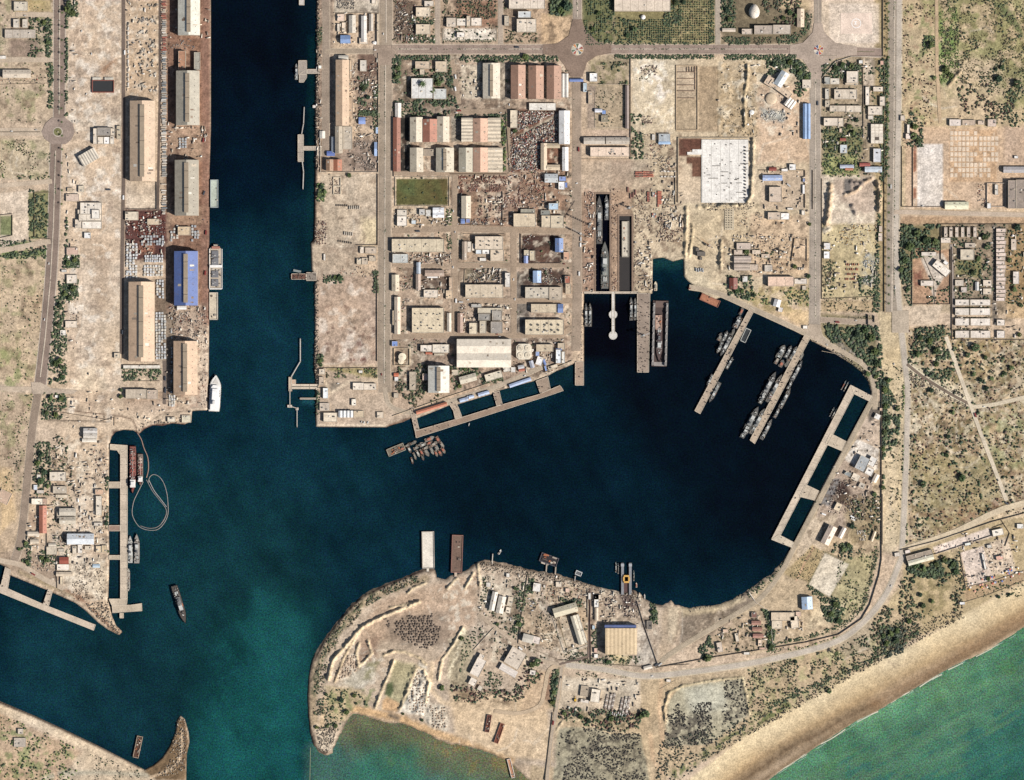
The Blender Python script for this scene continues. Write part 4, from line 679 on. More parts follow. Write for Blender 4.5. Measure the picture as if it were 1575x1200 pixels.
B('''
144 198 150 222 6 F d4c6b2; 150.5 197 171 209 7 F 9c948a|grey flat block in the middle of the small port compound; 151 211 160 222 6 F e0d2be; 160.5 211 169 222 6 F f6f2ec; 170 198 177 209 6 F d8c8b2; 170 210 176 222 5 F e4d8c6; 180 194 186 214 4 F c8b89c
22 3 43 17 5 F c9bda8; 21 30 30 43 5 F d8cdbc; 35 30 43 43 5 F d4c8b6; 8 46 55 59 5 F bdb0a0 0|broad grey flat-roofed house west of the boulevard, with light parapet; 0 86 10 91 3 F e8e0d4; 5 108 48 120 6 H d8c8b2 0|pale three-bay house beside the western boulevard, standing alone on sandy ground
201 156 239 279 13 V d6b898 0|long cream gable warehouse with ridge vent standing beside the wagon yard; 275 -30 308 55 15 V dedac8 0|pale grey warehouse at the top edge of the quay; 275 79 286 108 9 F b5805e; 299 81 308 108 7 F a5a090; 272 110 307 193 15 V b9b09c 0|tall grey-tan quay warehouse with ridge vent, north of the crane bases
270 247 306 332 15 V aaa08c 0|olive-grey quay warehouse between the metal yard and the moored grey barge; 269 387 305 470 15 V 5470bc 0|large blue-roofed warehouse with ridge vent beside the quay; 273 471 287 476 5 H f0eeea; 102 299 122 310 4 F d0b8a4; 121 286 130 296 4 F cfc0a8; 104 289 112 295 3 F b9a488
124 312 157 330 6 F e8dccb; 122 330 157 340 7 F e2d4c0; 127 341 157 352 6 F ebe0d0; 116 338 127 351 5 F d5c5b0; 130 358 140 367 4 F f4f2ee 0|small bright white hut below the white compound on the port apron; 142 323 154 337 9 F eee6d8; 120 323 128 330 5 F dccdb8
103 381 121 392 4 F c9a894; 103 423 119 436 4 F e8dac8; 95 415 103 419 3 F d0ccc4; 193 326 213 339 5 F d8c9b0; 227 337 245 346 4 F cfb99b; 274 349 293 362 6 F e0c49c; 199 434 238 556 13 V e2bc97 0|long cream gable warehouse south of the stacked metal cargo; 268 525 304 607 13 V e0ba94 0|southernmost cream gable warehouse on the quay
101 494 119 504 4 F dccbb6; 93 508 102 516 3 F eee6da; 176 543 185 551 4 F dcc9ad; 190 562 247 567 4 F e6ded0; 194 599 226 613 8 F c8b7a0 0|pale two-storey building with toothed north edge below the hedge garden; 227 600 243 614 7 F baa692; 129 659 150 667 6 H d2ccc4; 129 667 150 674 7 H d8cebf; 127 675 149 680 4 H f0e6d4
85 608 91 612 3 F f0ece4; 258 642 270 649 4 F dccfb8; 280 639 294 650 3 F d5cbb0; 77 726 102 740 6 F d6c8b4; 82 748 103 759 5 F cbbca6; 86 761 105 766 4 F dccbb0; 57 730 63 737 3 F d8d0c0; 52 746 58 754 3 F c4ccd8; 57 754 68 759 4 F c8bcae
49 767 66 776 5 F f2e6d0; 66 767 73 776 5 F c8a58c; 61 778 72 820 6 V c8785a 0|long red-orange roofed house beside the west yard boulevard; 43 818 61 824 4 H dccbb4; 47 830 60 836 4 H e0ceb4; 92 782 117 793 7 H d4c8b4; 92 795 117 806 7 H cfc2ac; 88 786 93 798 5 F c4b49c
147 753 160 761 5 F d8ae8c; 148 763 157 793 5 F ddd0bc; 145 804 158 809 4 F d0c4b4; 104 821 145 837 8 H dde2e6 0|white hall with a pale blue patch and broad shadow in the west yard; 112 840 118 852 4 F e0d0b8; 120 838 127 851 4 F f0e6d8; 131 840 142 846 4 F d8c8b0; 148 840 156 850 4 F e0c8a4; 157 839 165 850 4 F cdb48c
72 841 88 853 4 F cfc0a8; 90 844 99 849 3 F c9bda8; 92 857 106 867 5 G a8503c 0|small rust red gable roof on the western naval yard; 88 868 107 877 4 F efe2d2; 87 880 112 886 4 H d9c5aa; -2 755 16 774 6 F c9aa90 -25; 143 868 154 873 3 H b8d0e0; 93 887 97 899 3 F d8c4a4; 75 836 87 841 3 H e2d4be
22 1135 40 1149 3 F beb0a0 0|ruined pale building with broken walls among shrubs at the southwest corner; 28 1121 36 1129 4 F cfc0ae
519 22 530 33 4 F e5c8b2; 519 37 523 49 4 F d8cab6; 526 35 532 49 4 F e2ccb2; 537 24 547 51 5 V cfc4b2; 556 25 564 65 5 V e0d8ce; 553 59 566 68 4 F e8d4bc; 568 22 574 48 4 V c4b8a8; 580 22 584 69 4 F d8c2a4; 572 0 578 6 3 F e0d2be; 524 55 539 67 6 H 7a9cd4 0|bright blue canopy roof with white end by the northern lane
517 93 537 194 11 V dcb893 0|long narrow cream shed with a blue patch beside the channel road; 521 86 536 92 7 H d8d0c0; 538 93 542 121 6 F d4b898; 537 150 543 180 4 F b89c80; 516 195 527 236 9 V b8a890; 528 195 542 230 6 F bcae9a; 554 93 564 110 4 F d6ccbc; 552 181 562 191 4 H 7f9ce0; 490 101 495 106 3 F efe8da
492 202 500 213 4 G e8e0d0; 510 211 515 236 4 V b0b8c0; 503 233 515 240 4 H 5a74c8; 502 246 513 263 8 V b98f6c; 513 246 526 263 8 V c07450; 605 181 616 264 5 V a5654c 0|long rust-brown shed wall-side west of the three-bay sheds; 608 159 617 181 5 V e8ddd0; 578 196 582 206 3 F 9fc0e8; 576 219 580 240 3 H 9ab8e8; 507 268 509 270 2 F c0b090
498 391 501 401 3 F efe6da; 554 380 560 390 4 F d8c8b4; 562 381 579 390 4 F c4b09a; 549 398 556 407 4 F ccbba0; 557 397 566 407 4 F bfae98; 568 394 578 402 4 F cab69c; 611 323 626 333 4 F d8ccba; 611 333 626 348 6 F ece0d0; 604 391 628 405 7 F cccec8; 603 423 614 448 6 V d8c6a8; 607 457 616 514 6 V dfcab0
491 568 500 576 4 F dccbb4; 552 570 558 574 3 F e6e0d6; 543 589 560 600 5 F e4d6c2; 560 590 579 600 5 F dccdb8; 497 597 505 613 5 F e8eceb; 541 614 548 624 4 F efe4d2; 492 620 507 632 4 F c8b8a5; 498 635 519 649 6 F e0d0b6; 521 632 543 642 6 V4 d5d5d2; 544 632 560 642 4 F cdb898; 491 580 498 592 4 F c8b29a; 580 634 590 643 3 F dac8b0
640 12 662 26 6 F dcc9ae; 640 38 662 53 6 F dcc8ac; 653 2 667 10 5 F e0d2c0; 687 28 702 42 6 F dccab4; 703 29 718 40 5 F e8dccb; 718 25 724 41 7 F dac6ac; 725 28 741 40 5 F e6d8c6; 703 50 715 58 5 F e6dccf; 783 -20 838 14 9 F dcccb8; 797 18 817 28 9 F c6c8c6; 795 30 825 50 9 F e0d0ba 0|cream office block north of the avenue with tall western shadow; 776 25 783 40 5 F d0c0a8
639 95 661 106 6 F cdb69c; 646 107 653 115 5 F d8c4a8; 670 95 688 111 6 F d6c0a2; 633 121 666 152 9 F dcd9d2 0|large white flat hall in the dark palm grove; 667 137 687 153 7 F cfd0ca; 743 98 769 152 10 V ddd0b8 0|pale ribbed gable shed with stained western slope; 786 101 808 153 10 V ba8c70; 813 102 836 153 10 V bb8c6f; 841 102 863 153 10 V bd8d70
864 114 868 150 6 V e4ddd2; 869 114 874 150 6 V dcd4c8; 814 159 855 170 5 F ddd6ca; 785 170 796 197 6 F d6c6ac; 860 171 876 222 9 V f2eee8 0|bright white narrow warehouse along the main avenue; 865 227 874 263 7 V f2eee8; 832 221 841 262 8 V d4bd9e; 841 221 861 228 7 H ccb896; 841 254 861 262 8 H dcc6a6
631 181 650 219 9 V d6c8ae; 650.5 184 672 219 10 V c07a5e 0|red-roofed middle shed of the northern row; 672.5 180 691 219 9 V d8c8ae; 710 182 727 218 9 H7 e2d2b8; 728 183 750 219 10 V d8a888; 750.5 182 770 218 9 H6 e4d2b6; 631 228 651 265 9 V d2c4aa; 671 228 698 265 9 V d4c8ae; 706 228 727.5 265 9 V c0b69e; 728 228 750 265 10 V d8a888; 750.5 228 773 265 9 H6 e2d0b4; 652 230 668 240 5 F 9c8c78
876 122 897 126 6 H 6a86cc 0|narrow blue gate roof across the main avenue; 907 113 919 126 6 F eceae6; 897 128 903 142 5 F b8cdd8; 925 178 935 188 5 F 8b8068; 915 168 926 173 4 G dcdce4; 926 170 932 176 4 F 6f98e0; 898 212 930 222 6 H c4b8a8; 932 212 968 222 6 H c0b4a4; 908 227 968 241 8 F e4cab2 0|pink-cream flat office with a pale band north of the dry docks; 962 132 967 198 5 V 96847a; 905 141 912 160 4 F c4ac90
666 320 683 335 7 H2 f2f2f4; 645 322 654 331 5 F c4c0ba; 655 323 663 333 5 F ccc8c0; 633 339 640 345 4 F c4d0d6; 710 302 724 336 8 V e2d2b6 0|cream gable shed with blue lean-tos beside the steel yard; 709 337 715 344 4 H 6e8ed4; 717 337 723 343 4 F 7080c4; 838 268 858 281 6 H c6c9c8; 860 272 871 279 6 F 7d98dc; 859 280 869 292 6 F ecebea; 868 281 873 289 4 F 5f80d4
844 313 859 323 8 F b5d2e8 0|pale blue flat roof beside the harbour crane; 790 329 824 349 9 F d2be9f; 833 332 847 350 8 F d8c5a6; 847.5 332 867 351 8 F dac8aa; 801 322 823 328 5 F a09a88; 832 324 846 331 5 F 8f9188; 731 364 774 384 9 F d9c6ad; 754.5 384.5 775 402 8 F cdb99f; 732 384.5 741 391 6 F d0dae0; 742 384.5 753 391 6 F f0ece6; 738 397 748 402 4 F f0e8dc; 711 372 718 400 6 V b5a08a; 719 372 725 388 5 F e4d6c2; 726 375 730 386 5 F ead8c0
603 368 683 388 8 F d8c7a8; 854 367 866 388 9 V 7090cc 0|blue gable-roofed workshop east of the dark walled yard; 806 385 814 393 6 F d4c6a8; 815 386 823 401 6 F cfbea0; 806 394 812 405 5 V 8aa0dc; 867 388 876 400 5 F d4a07e; 641 404 647 421 6 V b0bcc8; 640 422 647 446 6 V bca491; 654 416 683 425 7 H bda490; 657 425.5 674 428 5 F f0ece8; 652 446 674 458 6 F dacab6; 691 427 696 447 5 F d0b090; 686 447 696 460 5 F d4b896
716 438 774 458 9 F d4c1a5; 777 420 785 442 7 F e4dcd0; 820 417 832 435 7 V a8c8f4 0|blue arched roof with white ribs in the engine yard; 808 442 844 459 8 F c4b8a4; 845 442 865 462 8 F c0af98; 869 425 877 436 6 F b9674c; 870 437 878 452 5 F c9b294; 634 474 683 512 10 F d6c4a4 0|large tan hall with two rows of roof fans; 688 482 694 510 6 V dcd0bc; 735 474 773 482 7 F cfc2a8; 725 468 741 473 5 F b0aca4
736 483 754 493 9 F 9a958c; 755 495 773 513 10 F 9a9288; 738 494 748 513 7 F c8baa2; 722 497 734 514 7 F d8c6a8; 757 478 772 493 9 F a49c90; 704 482 712 512 6 V ab8c78; 817 468 856 481 8 F d4c1a2; 858 468 866 481 6 H 6e8ccc; 808 492 867 515 10 F dccaaa; 703 522 786 565 12 H2 f0e2cc; 647 531 665 541 6 F e2d6c6; 665.5 530 691 543 7 F ded2be; 655 542 665 545 3 H c06a4c; 668 544 684 547 3 F cfc0a8
659 563 691 604 12 V e4dfd0 0|white ridged hall at the foot of the dockyard; 695 569 705 577 5 F d0c0a8; 707 577 733 588 6 H d6cab2 15; 746 573 773 584 6 F d8ccb4 16; 774 563 785 572 5 F cfc8ba 10; 786 565 793 573 5 F d8d4cc; 825 530 851 541 7 F cfbb9c; 858 528 869 538 6 F ccb89c; 855 538 863 559 9 F dfe6ea; 864 541 869 559 7 F e2ddd2; 855 536.5 864 539 6 H 7494dc; 824 541 830 548 6 F 8ca4d8; 825 549 835 562 7 F ece8e4 -18; 815 555 821 566 6 V b4b8c6 17
797 562 806 567 5 H c6c6c8 10; 798 567.5 807 571 4 H c0684c 8; 836 553 839 562 5 V 6a8cd8 20; 838 563 841 571 4 F 6a94e4 15; 843 562 858 567 4 F dccbb0 18; 606 574 613 579 3 H d8704c; 607 580 613 586 3 F e8e4e0; 603 525 612 533 5 F 6c90dc; 604 478 610 500 5 F cfb898; 650 575 658 585 5 F c6a898; 630 572 640 600 5 F b8a890; 606 605 613 612 4 F c4b49c
639.5 625.5 688.5 630.5 5 H d07c5a 17|long orange gable roof beside the westernmost harbour pen; 707 612.5 720 617.5 4 H b4c8ea 15; 721 608.5 729 612.5 4 H b4c8ea 15; 735.5 603 752.5 608 4 H b4c6e8 16; 783 586 817.5 591 4 H b0c4ea 19
945 -20 1031 18 9 F d8c6b0 0|very large cream-roofed hall at the top edge beside the orchard; 1160 40 1188 53 8 F b8a898; 1189 39 1216 53 8 F c4b4a2; 1141 45 1156.5 53 6 F cab8a6; 1226 14 1236.5 42 5 V dcc2a4; 1111 44 1131 49 4 H dccab4; 1195 110 1208 134 9 V c8d2d6 -32; 1177 119 1192 133 7 F d8bca0 -32; 1181 133 1219 142 8 F dcc2a4 -36; 1208 152 1222 166 6 V3 ece0d0 -36
1235 160 1246 214 6 V2 7ea4d8 0|long narrow blue shed along the eastern dockyard road; 1013 206 1031 220 5 F b4bcc0; 1013 217 1031 222 4 H 9cc0e8; 1234 123 1248 136 5 F e0cfba; 1003 207 1008 216 3 F d0c8bc; 1173 270 1203 278 5 H a4bae8 0|pale blue long site hut in the fenced yard; 1183 288 1202 311 7 F dcc5ae; 1214 253 1224 262 5 F f2efea; 1183 258 1194 263 4 H a04c3c; 1202 260 1212 264 3 F eee8e0; 1181 327 1200.5 338 6 F c8b39d; 1201 328 1214 338 5 F f0eae2; 1211 320 1220 323 3 F ece4d8
1234 285 1237 298 3 V e4e0dc; 1233 324 1238 331 4 F e8dccb; 1235 275 1238 280 3 F 7d98dc; 1133 374 1155 384 5 F cdb9a8; 1129 385 1142 392 4 F c8b4a0; 1129 394.5 1155 404 6 H2 c4b2a2; 1129 406 1153 416 6 H2 c0ae9c; 1153.5 407 1166 416 5 F cdb8a2; 1157 385 1170 391 4 F d8c4ac; 1171 391 1184 397 4 F cfb9a0; 1142 425 1150 434 4 F e6e2da; 1122 428 1134 445 5 V 8c4434 0|small rust brown hut under trees near the basin head; 1181 426 1221 440.5 9 F e2c0a6 0|long pink-cream shed parallel to the basin road; 1222 429 1241 437 4 F d8ccbe; 1190 461 1200 472 5 G f0ece8 -15; 1197 473 1204 480 4 F e4dcd4 -15
1176 408 1188 418 4 F ccc0b0; 1234 440 1240 446 3 F d0c0a8; 1235 501 1242 506 3 F f0e8dc; 1321 93 1327 98 4 F ecebe6; 1302 110 1320 128 6 F d8c9b6; 1268 119 1276.5 130 5 F a8a8a0; 1277 121 1291 130 5 F e4d8c6; 1300 128 1320 131 4 F d4c0a6; 1283 138 1318 153 6 F d6c6b0; 1269 137 1275 153 5 F c0b8a8; 1276 163 1301 172 6 F d2c2ac; 1301.5 163 1325 173 6 F d6c6b0; 1269 155 1276 165 5 F ccbca4; 1267 182 1289 194 6 F d8c8b4; 1289.5 182 1297 195 6 F e0ceb6; 1291 198 1295 204 4 F e8c8a8
1331 134 1337 162 5 F e8dac8; 1343 134 1358 141 5 F e4d4c0; 1353 149 1361 163 5 F dcccb8; 1335 164 1357 177 5 F e0d0bc; 1335 178 1343 184 4 F d0c4b4; 1292 213 1301 217 4 H b05c48; 1292 223 1303 236 4 F c8d0d4; 1343 229 1355 250 6 F dadce0; 1322 251 1338 256 4 H b0564a; 1330 257 1356 265 6 H c4cfd8; 1292 254 1313 259 4 H c0c8dc; 1300 258 1312 262 4 H c87c58; 1354 94 1359 100 4 F dca890
1460 184 1478 194 5 F ecdccf; 1519 184 1532 195 5 F dcc4b2; 1480 185 1500 193 4 F cdb49c; 1504 186 1514 192 4 F d2baa4; 1395 192 1399 205 5 F e8dccb; 1393 206 1400 214 5 F ecd8c8; 1385 178 1392 186 4 F d8c8b4; 1453 311 1489 322 6 H e6e2c0 0|long pale green-cream shed at the south edge of the parade ground; 1518 313 1524 321 5 F eae6e0; 1550 278 1561.7 321 9 F 97877a; 1562 277 1600 321 9 F 9a8a7c 0|grey-brown bay of the twin hall at the east edge; 1543 257 1600 266 6 H b8b2b0; 1530 284 1535 300 4 F d4ccc0
1417 388 1440 394 5 F dcd0c0; 1434 407 1462 419 7 F e8dccc -40; 1451 402 1458 407 5 F ece8e4 -35; 1416 432 1436 440 5 F d8cabb; 1447 366 1462 374 5 F d6c6b4; 1477 384 1498 400 6 F d0c1a8 0|small tan square building in the middle of the housing estate; 1484 374 1500 381 4 F c8b8a4; 1469 431 1482 440 4 F d4c6b4; 1478 442 1487 450 4 F c8bab0; 1500 434 1505 447 4 V ccc8c2; 1512 431 1525 440 4 F dccab4; 1512 444 1525 453 4 F d2c0a8; 1505 365 1509 369 3 F e4dccc
1469 461 1490.5 470 5 F d8ccbe; 1492 461 1523 470 5 F dcd0c2; 1469 474.5 1490.5 485 5 F e2d6c6; 1492 474.5 1523 485 5 F e4d8ca; 1469 490 1490.5 501 5 F e6dacb; 1492.5 490 1523 501 5 F e8dccd; 1469 509 1490.5 520 5 F e2d4c4; 1492.5 509 1523 520 5 F e6d8c8; 1533 492 1545 501 5 F e4d8ca; 1533 509 1545 520 5 F dcd0c4; 1555 368 1563 385 4 F d4c0ac; 1558 418 1567 437 5 F e4d8ca; 1574 388 1580 395 4 F e0ceb8
1267 374 1277 384 5 F e8e4e0; 1267 387 1276 398 5 F f4f4f2; 1352 348 1357 357 4 F c8b4a0; 1351 359 1357 371 4 F e0ccb8; 1353 628 1357 632 4 F e4b898; 1345 637 1354 645 5 F e8e4dc -25; 1336 703 1347 717 7 F ece6dc -27; 1331 720 1343 731 7 F ebe4da -27; 1343 729 1350 742 6 V e8d4bc -27; 1318 702 1334 724 9 F aeb2b2 -27|grey flat roof on the white concrete platform; 1310 729 1322 739 5 F e2d2ba -27; 1299 726 1309 732 4 F 8f9898 -27; 1284 774 1294 786 5 F e2ccaa -27; 1321 743 1330 751 4 F c0b4a2 -27
1268 808 1281 838 9 V e6cdb6 -27|cream gable hall on the eastern quay beside the paved square; 1292 811 1298 828 6 V ecdccc -27; 1341 817 1345 833 4 V d8bc94 -20; 1233 918 1249 937 7 V b4d0ee 3|small pale blue gable house with long roof between dry gardens; 1186 942 1222 954.5 6 F d8c2a4; 1187 955 1203 967 5 F e8d4b8; 1216 948 1228 966 6 F e6d2b6 8; 1224 941 1232 948 4 F d4b49c; 1156 955 1170 961 5 H b07c68; 1157 965 1172 970.5 5 H b07c66; 1158 975 1174 981 5 H b47e6c; 1156 942 1164 950 4 F 8a5a4c; 1131 974 1136 987 4 F dccbb4 12
1103 988 1111 1003 5 F dcc8b4 10; 1166 984 1172 994 4 F e0c4a8; 1168 996 1178 999 3 F d8a890; 1144 1003 1153 1007 4 F e4dcd0; 1112 968 1120 973 4 F d8b89c; 1394 850 1435 862 6 F a59480 15; 1396 858 1436 865 7 H e4dcc0 15; 1392 846 1400 851 4 F ecdccf 15; 1376 850 1384 856 4 F e4d8c8 10; 1484 835 1493 839 4 F dce0d8 12; 1526 814 1543 824 5 F e6dccb 12; 1532 855 1543 861 5 F dea890 12; 1512 852 1515 876 4 F ece8e0 12; 1564 806 1574 813 4 F e8e4dc; 1476 926 1484 930 4 F e8e8e8; 1518 838 1525 843 4 F cfc8bc 12; 1560 240 1566 244 3 F e0dcd8
755 910 763 939 7 V e6dccb -12; 765 917 776 943 7 V e2d6c2 -12; 781 918 789 932 5 F dccbb0 -12; 778 934 786 943 5 F e4d4bc -12; 820 897 832 910 6 F e6e0d6 -8; 851 931 888 945 8 H d8ccae 16|small tan pitched building closing the north end of the slanted courtyard; 884 946 892 992 8 V d8cdb4 17; 892.5 944 897 990 6 F dcd2bc 17; 804 976 820 988 7 H cfc6b6 -14; 819 979 831 990 7 F ecdccf -14
930 961 978 965.5 12 H 5a6ca8; 914 915 921 934 5 F e4e0d8; 915 935 920 954 4 V d4c0a4; 905 912 909 922 4 F e8e2d8; 914 915 925 922 5 F cbb8a2; 914 1006 920 1012 4 F f0ece4; 914 997 919 1004 4 F d8b09c; 855 895 864 903 4 F dccbb4; 870 905 876 911 4 F e0bca4; 779 882 784 888 4 F e0dad0; 836 900 839 904 3 F e0d8cc; 995 955 1003 968 4 F 686058; 911 962 915 968 4 F b8d4e4
728 1012 743 1040 7 F eadccb -27|slanted cream villa roof above the peninsula garden; 722 1043 733 1054 6 F ecdecb -27; 736 1006 744 1016 6 F e4d4c0 -27; 780 998 805 1026 7 F d2c2ae -30|broad square tan roof rotated beside the peninsula villas; 768 1026 796 1036 5 H4 e8dccf -30; 815 1031 824 1038 4 F e8dccf -10; 735 1055 742 1062 4 F c8bca8 -30; 893 1055 905 1071 4 F b09e86 -8; 909 1060 923 1080 7 F ecdfca -8|white-cream hut with dark lean-to shadow in the gravel lot; 893 1076 906 1081 4 F e0d4c4 -10; 990 1024 1003 1029 4 H e4d8c6 14; 1025 1045 1032 1049 3 F e8dccf; 748 896 755 903 3 F d8d0c4
''')
building(931, 966, 979, 1006, 15, 'V8', 'e2c496', 0, 'big cream ribbed boat hall south of the slipway', noun='boat_hall')
building(123, 233, 151, 251, 7, 'V7', 'd8ccb8', 30, 'slanted seven-ridged pale shed on the port apron')
for i, x in enumerate([1452, 1460, 1469, 1478, 1487, 1497]): building(x, 350, x + 5, 365, 5, 'F', 'd0beac', 0, None, units=1)
for i in range(18): building(1532, 352 + i * 6.25, 1547 - (i % 3), 357.2 + i * 6.25, 5, 'F', ['dac4b4', 'd2bcaa', 'decabc'][i % 3], 0, None, units=1)
def units_on(x0, y0, x1, y1, nx, ny, z, r, name, lab=None, hx='8a8478', jit=0.):
    ring = mat('efe6d4', 'plain'); 
    for i in range(nx):
        for j in range(ny):
            x = x0 + (x1 - x0) * (i + .5) / nx; y = y0 + (y1 - y0) * (j + .5) / ny
            o = MB().cyl(0, 0, r, 0, 1.6, 14).build(name, mat(hx, 'plain'), None, P(x, y, z)); MB().cyl(0, 0, r * .72, 1.6, 1.75, 12).build('fan_grille', mat('4c463e', 'plain'), o)
            reg(o, 'round dark-grilled roof fan', 'roof fan', x, y, 'round fans on the workshop roofs')
units_on(634, 478, 682, 488, 5, 1, 13.1, 1.5, 'roof_fan'); units_on(634, 496, 682, 506, 5, 1, 13.1, 1.5, 'roof_fan'); units_on(812, 496, 864, 512, 5, 2, 13.1, 2.6, 'roof_fan'); units_on(733, 368, 772, 381, 3, 2, 12.1, 1.7, 'roof_fan')
# four-tank block, tanks, domes
def tank(x, y, r, h, hx, label, cone=.15):
    t = empty('storage_tank', P(x, y, LZ)); MB().cyl(0, 0, r * S, 0, h, 32).build('wall', mat(hx, 'hull'), t); MB().cyl(0, 0, r * S, h, h + r * S * cone, 32, .4).build('roof', mat(hx, 'roof'), t)
    MB().box(-.2, -r * S - .3, 0, .4, -r * S + .2, h + .6).build('ladder', mat('6a625a', 'plain'), t); MB().cyl(0, 0, .5, h + r * S * cone - .1, h + r * S * cone + .5, 10).build('vent_cap', mat('8a8478', 'plain'), t)
    reg(t, None, 'tank', full=label, group='storage tanks')
tank(619, 549, 6, 8, 'f0dfc0', 'round cream storage tank inside its square earth bund'); tank(617, 556, 4.5, 7, 'ecd9b8', 'smaller cream tank touching the southern side of the bunded tank')
b = empty('tank_block', P(806, 541, LZ)); MB().prism([(q[0] * 1.5, q[1] * 1.5) for q in [(-12, -8), (-8, -12), (8, -12), (12, -8), (12, 8), (8, 12), (-8, 12), (-12, 8)]], 0, 9).build('body', mat('e2d6be', 'roof'), b)
for sx in (-1, 1):
    for sy in (-1, 1): MB().cyl(sx * 8.2, sy * 8.2, 6.6, 9, 10.2, 24).build('tank_lid', mat('dccdb2', 'roof'), b); MB().cyl(sx * 8.2, sy * 8.2, 1, 10.2, 10.8, 10).build('vent_cap', mat('7a6e60', 'plain'), b)
reg(b, None, 'tank', full='octagonal cream block with four round tank lids near the pens')
def dome(x, y, rx, ry, h, hx, label, name='dome_roof', n=18):
    t = empty(name, P(x, y, LZ)); v = []; f = []; m = 7
    for j in range(m):
        a = j / (m - 1) * math.pi / 2
        for i in range(n): 
            b_ = i * 2 * math.pi / n; k = 1 + (.25 * max(0, math.sin(b_)) ** 3 if ry > rx else 0); v.append((rx * S * math.cos(a) * math.cos(b_), ry * S * k * math.cos(a) * math.sin(b_), h * (.3 + .7 * math.sin(a))))
    for j in range(m - 1):
        for i in range(n): f.append((j * n + i, j * n + (i + 1) % n, (j + 1) * n + (i + 1) % n, (j + 1) * n + i))
    o = mk('shell', v, f, mat(hx, 'roof'), t); MB().cyl(0, 0, min(rx, ry) * S * .9, 0, h * .3 + .3, n).build('wall', mat('c8b8a2', 'plain'), t); MB().cyl(0, 0, .5, h - .1, h + 1.5, 8, .1).build('finial', mat('b0a060', 'plain'), t)
    reg(t, None, 'dome', full=label)
dome(1160, 19, 8.5, 10, 14, 'e8dccb', 'white shell-shaped dome among the trees at the top edge'); dome(989, 26.5, 3.8, 3.8, 6, 'f2ece4', 'small round white dome below the very large cream hall'); dome(577, 66, 4.5, 2.8, 4, 'f4ece2', 'low oval white dome at the corner of the northern lane'); dome(1186, 152, 9, 9, 5, 'd8bf9e', 'round tiered tan roof of the angular complex', n=24); dome(1156, 173, 4, 4, 3, 'e8e6e0', 'white round dish building beside the grey rubble patch')
# coal pit, grid roof, foundation grid, slab, parade details
t = empty('coal_pit', P(158.5, 133, LZ)); fm = MB(); hw, hd = 17 * 1.5, 12.5 * 1.5 * .78
fm.box(-hw, -hd, 0, hw, -hd + 2.2, 3).box(-hw, hd - 2, 0, hw, hd, 3).box(-hw, -hd + 2.2, 0, -hw + 2.2, hd - 2, 3).box(hw - 1.5, -hd + 2.2, 0, hw, hd - 2, 3); fm.build('rim', mat('8c4a3a', 'plain'), t)
MB().box(-hw + 2.2, -hd + 2.2, 0, hw - 1.5, hd - 2, 1.2).build('coal_bed', mat('26292b', 'plain'), t)
for x in (-14, 14): MB().box(x - 10, hd + .3, 0, x + 10, hd + 6, 3.2).build('cover_shed', mat('cfc6b4', 'roof'), t)
reg(t, None, 'coal pit', full='black rectangular coal pit with rust-red rim on the port apron')
t = empty('grid_roofed_building', P(1348.5, 206, LZ)); MB().box(-14.2, -22.5, 0, 14.2, 22.5, 6).build('wall', mat('c8b8a0', 'plain'), t)
for i in range(3):
    for j in range(6): MB().box(-13.8 + i * 9.3, -22 + j * 7.4, 6, -5.2 + i * 9.3, -15.2 + j * 7.4, 6.5).build('roof_panel', mat('e8dac6' if (i, j) != (1, 1) else '5a4c40', 'roof'), t)
reg(t, None, 'building', full='cream building with a grid of square roof panels beside the boulevard hedge')
rr = random.Random(5); mosaic_r = 1.4
for i in range(12):
    for j in range(9):
        x, y = 1464 + i * 6.1 + (2 if i > 6 else 0), 205 + j * 8.1
        if (i > 9 and j > 5) or (i > 6 and j in (0,)) or rr.random() < .12: continue
        o = MB().box(-3.6, -4.6, -.3, 3.6, 4.6, .45).build('foundation_slab', mat('e6cfb4', 'road'), None, P(x, y, LZ)); reg(o, 'square pale slab', 'slab', x, y, 'grid of square foundation slabs')
def walls(pts, h, hx, label, name='boundary_wall', w=.7, closed=False, cat='wall', thick=None):
    """a wall along map points, one straight panel per run"""
    t = empty(name, P(pts[0][0], pts[0][1], LZ - .2)); n = len(pts); px, py, _ = P(*pts[0])
    for i in range(n if closed else n - 1):
        a = P(*pts[i]); b = P(*pts[(i + 1) % n]); L = math.hypot(b[0] - a[0], b[1] - a[1])
        if L < .5: continue
        o = MB().box(-.05, -w / 2, 0, L + .05, w / 2, h + .002 * i).build('wall_panel', mat(hx, 'plain'), t, (a[0] - px, a[1] - py, 0), math.atan2(b[1] - a[1], b[0] - a[0]))
    if label: reg(t, None, cat, full=label)
    else: reg(t, f'{colour_word(hx)} plot wall', cat, sum(p[0] for p in pts) / n, sum(p[1] for p in pts) / n, 'plot boundary walls')
    return t
t = walls(R(1040, 101, 1073, 200), 2.2, 'c4a884', 'low walls of the gridded foundation plot, north of the white slab', 'foundation_plot', 1.6, True, 'foundation')
for y in (111, 121, 131, 140, 151): MB().box(0, -.6, 0, 40, .6, 1.8).build('cross_wall', mat('8c6e58', 'plain'), t, (3, -(y - 101) * 1.5, 0))
for k in range(4): MB().box(0, 0, 0, .9, 11, 1.8).build('cell_wall', mat('7c604e', 'plain'), t, (24 + k * 6, -14, 0))
MB().box(0, -150 * 1.5 * .24, 0, 1.2, 0, 1.6).build('cross_wall', mat('8c6e58', 'plain'), t, (43, -2, 0))
t = empty('concrete_slab', P(1115, 262, LZ)); q = [(-37, 42), (-37, 12), (-36, 12), (-36, 45), (-20, 45), (-20, 47), (36, 47)]
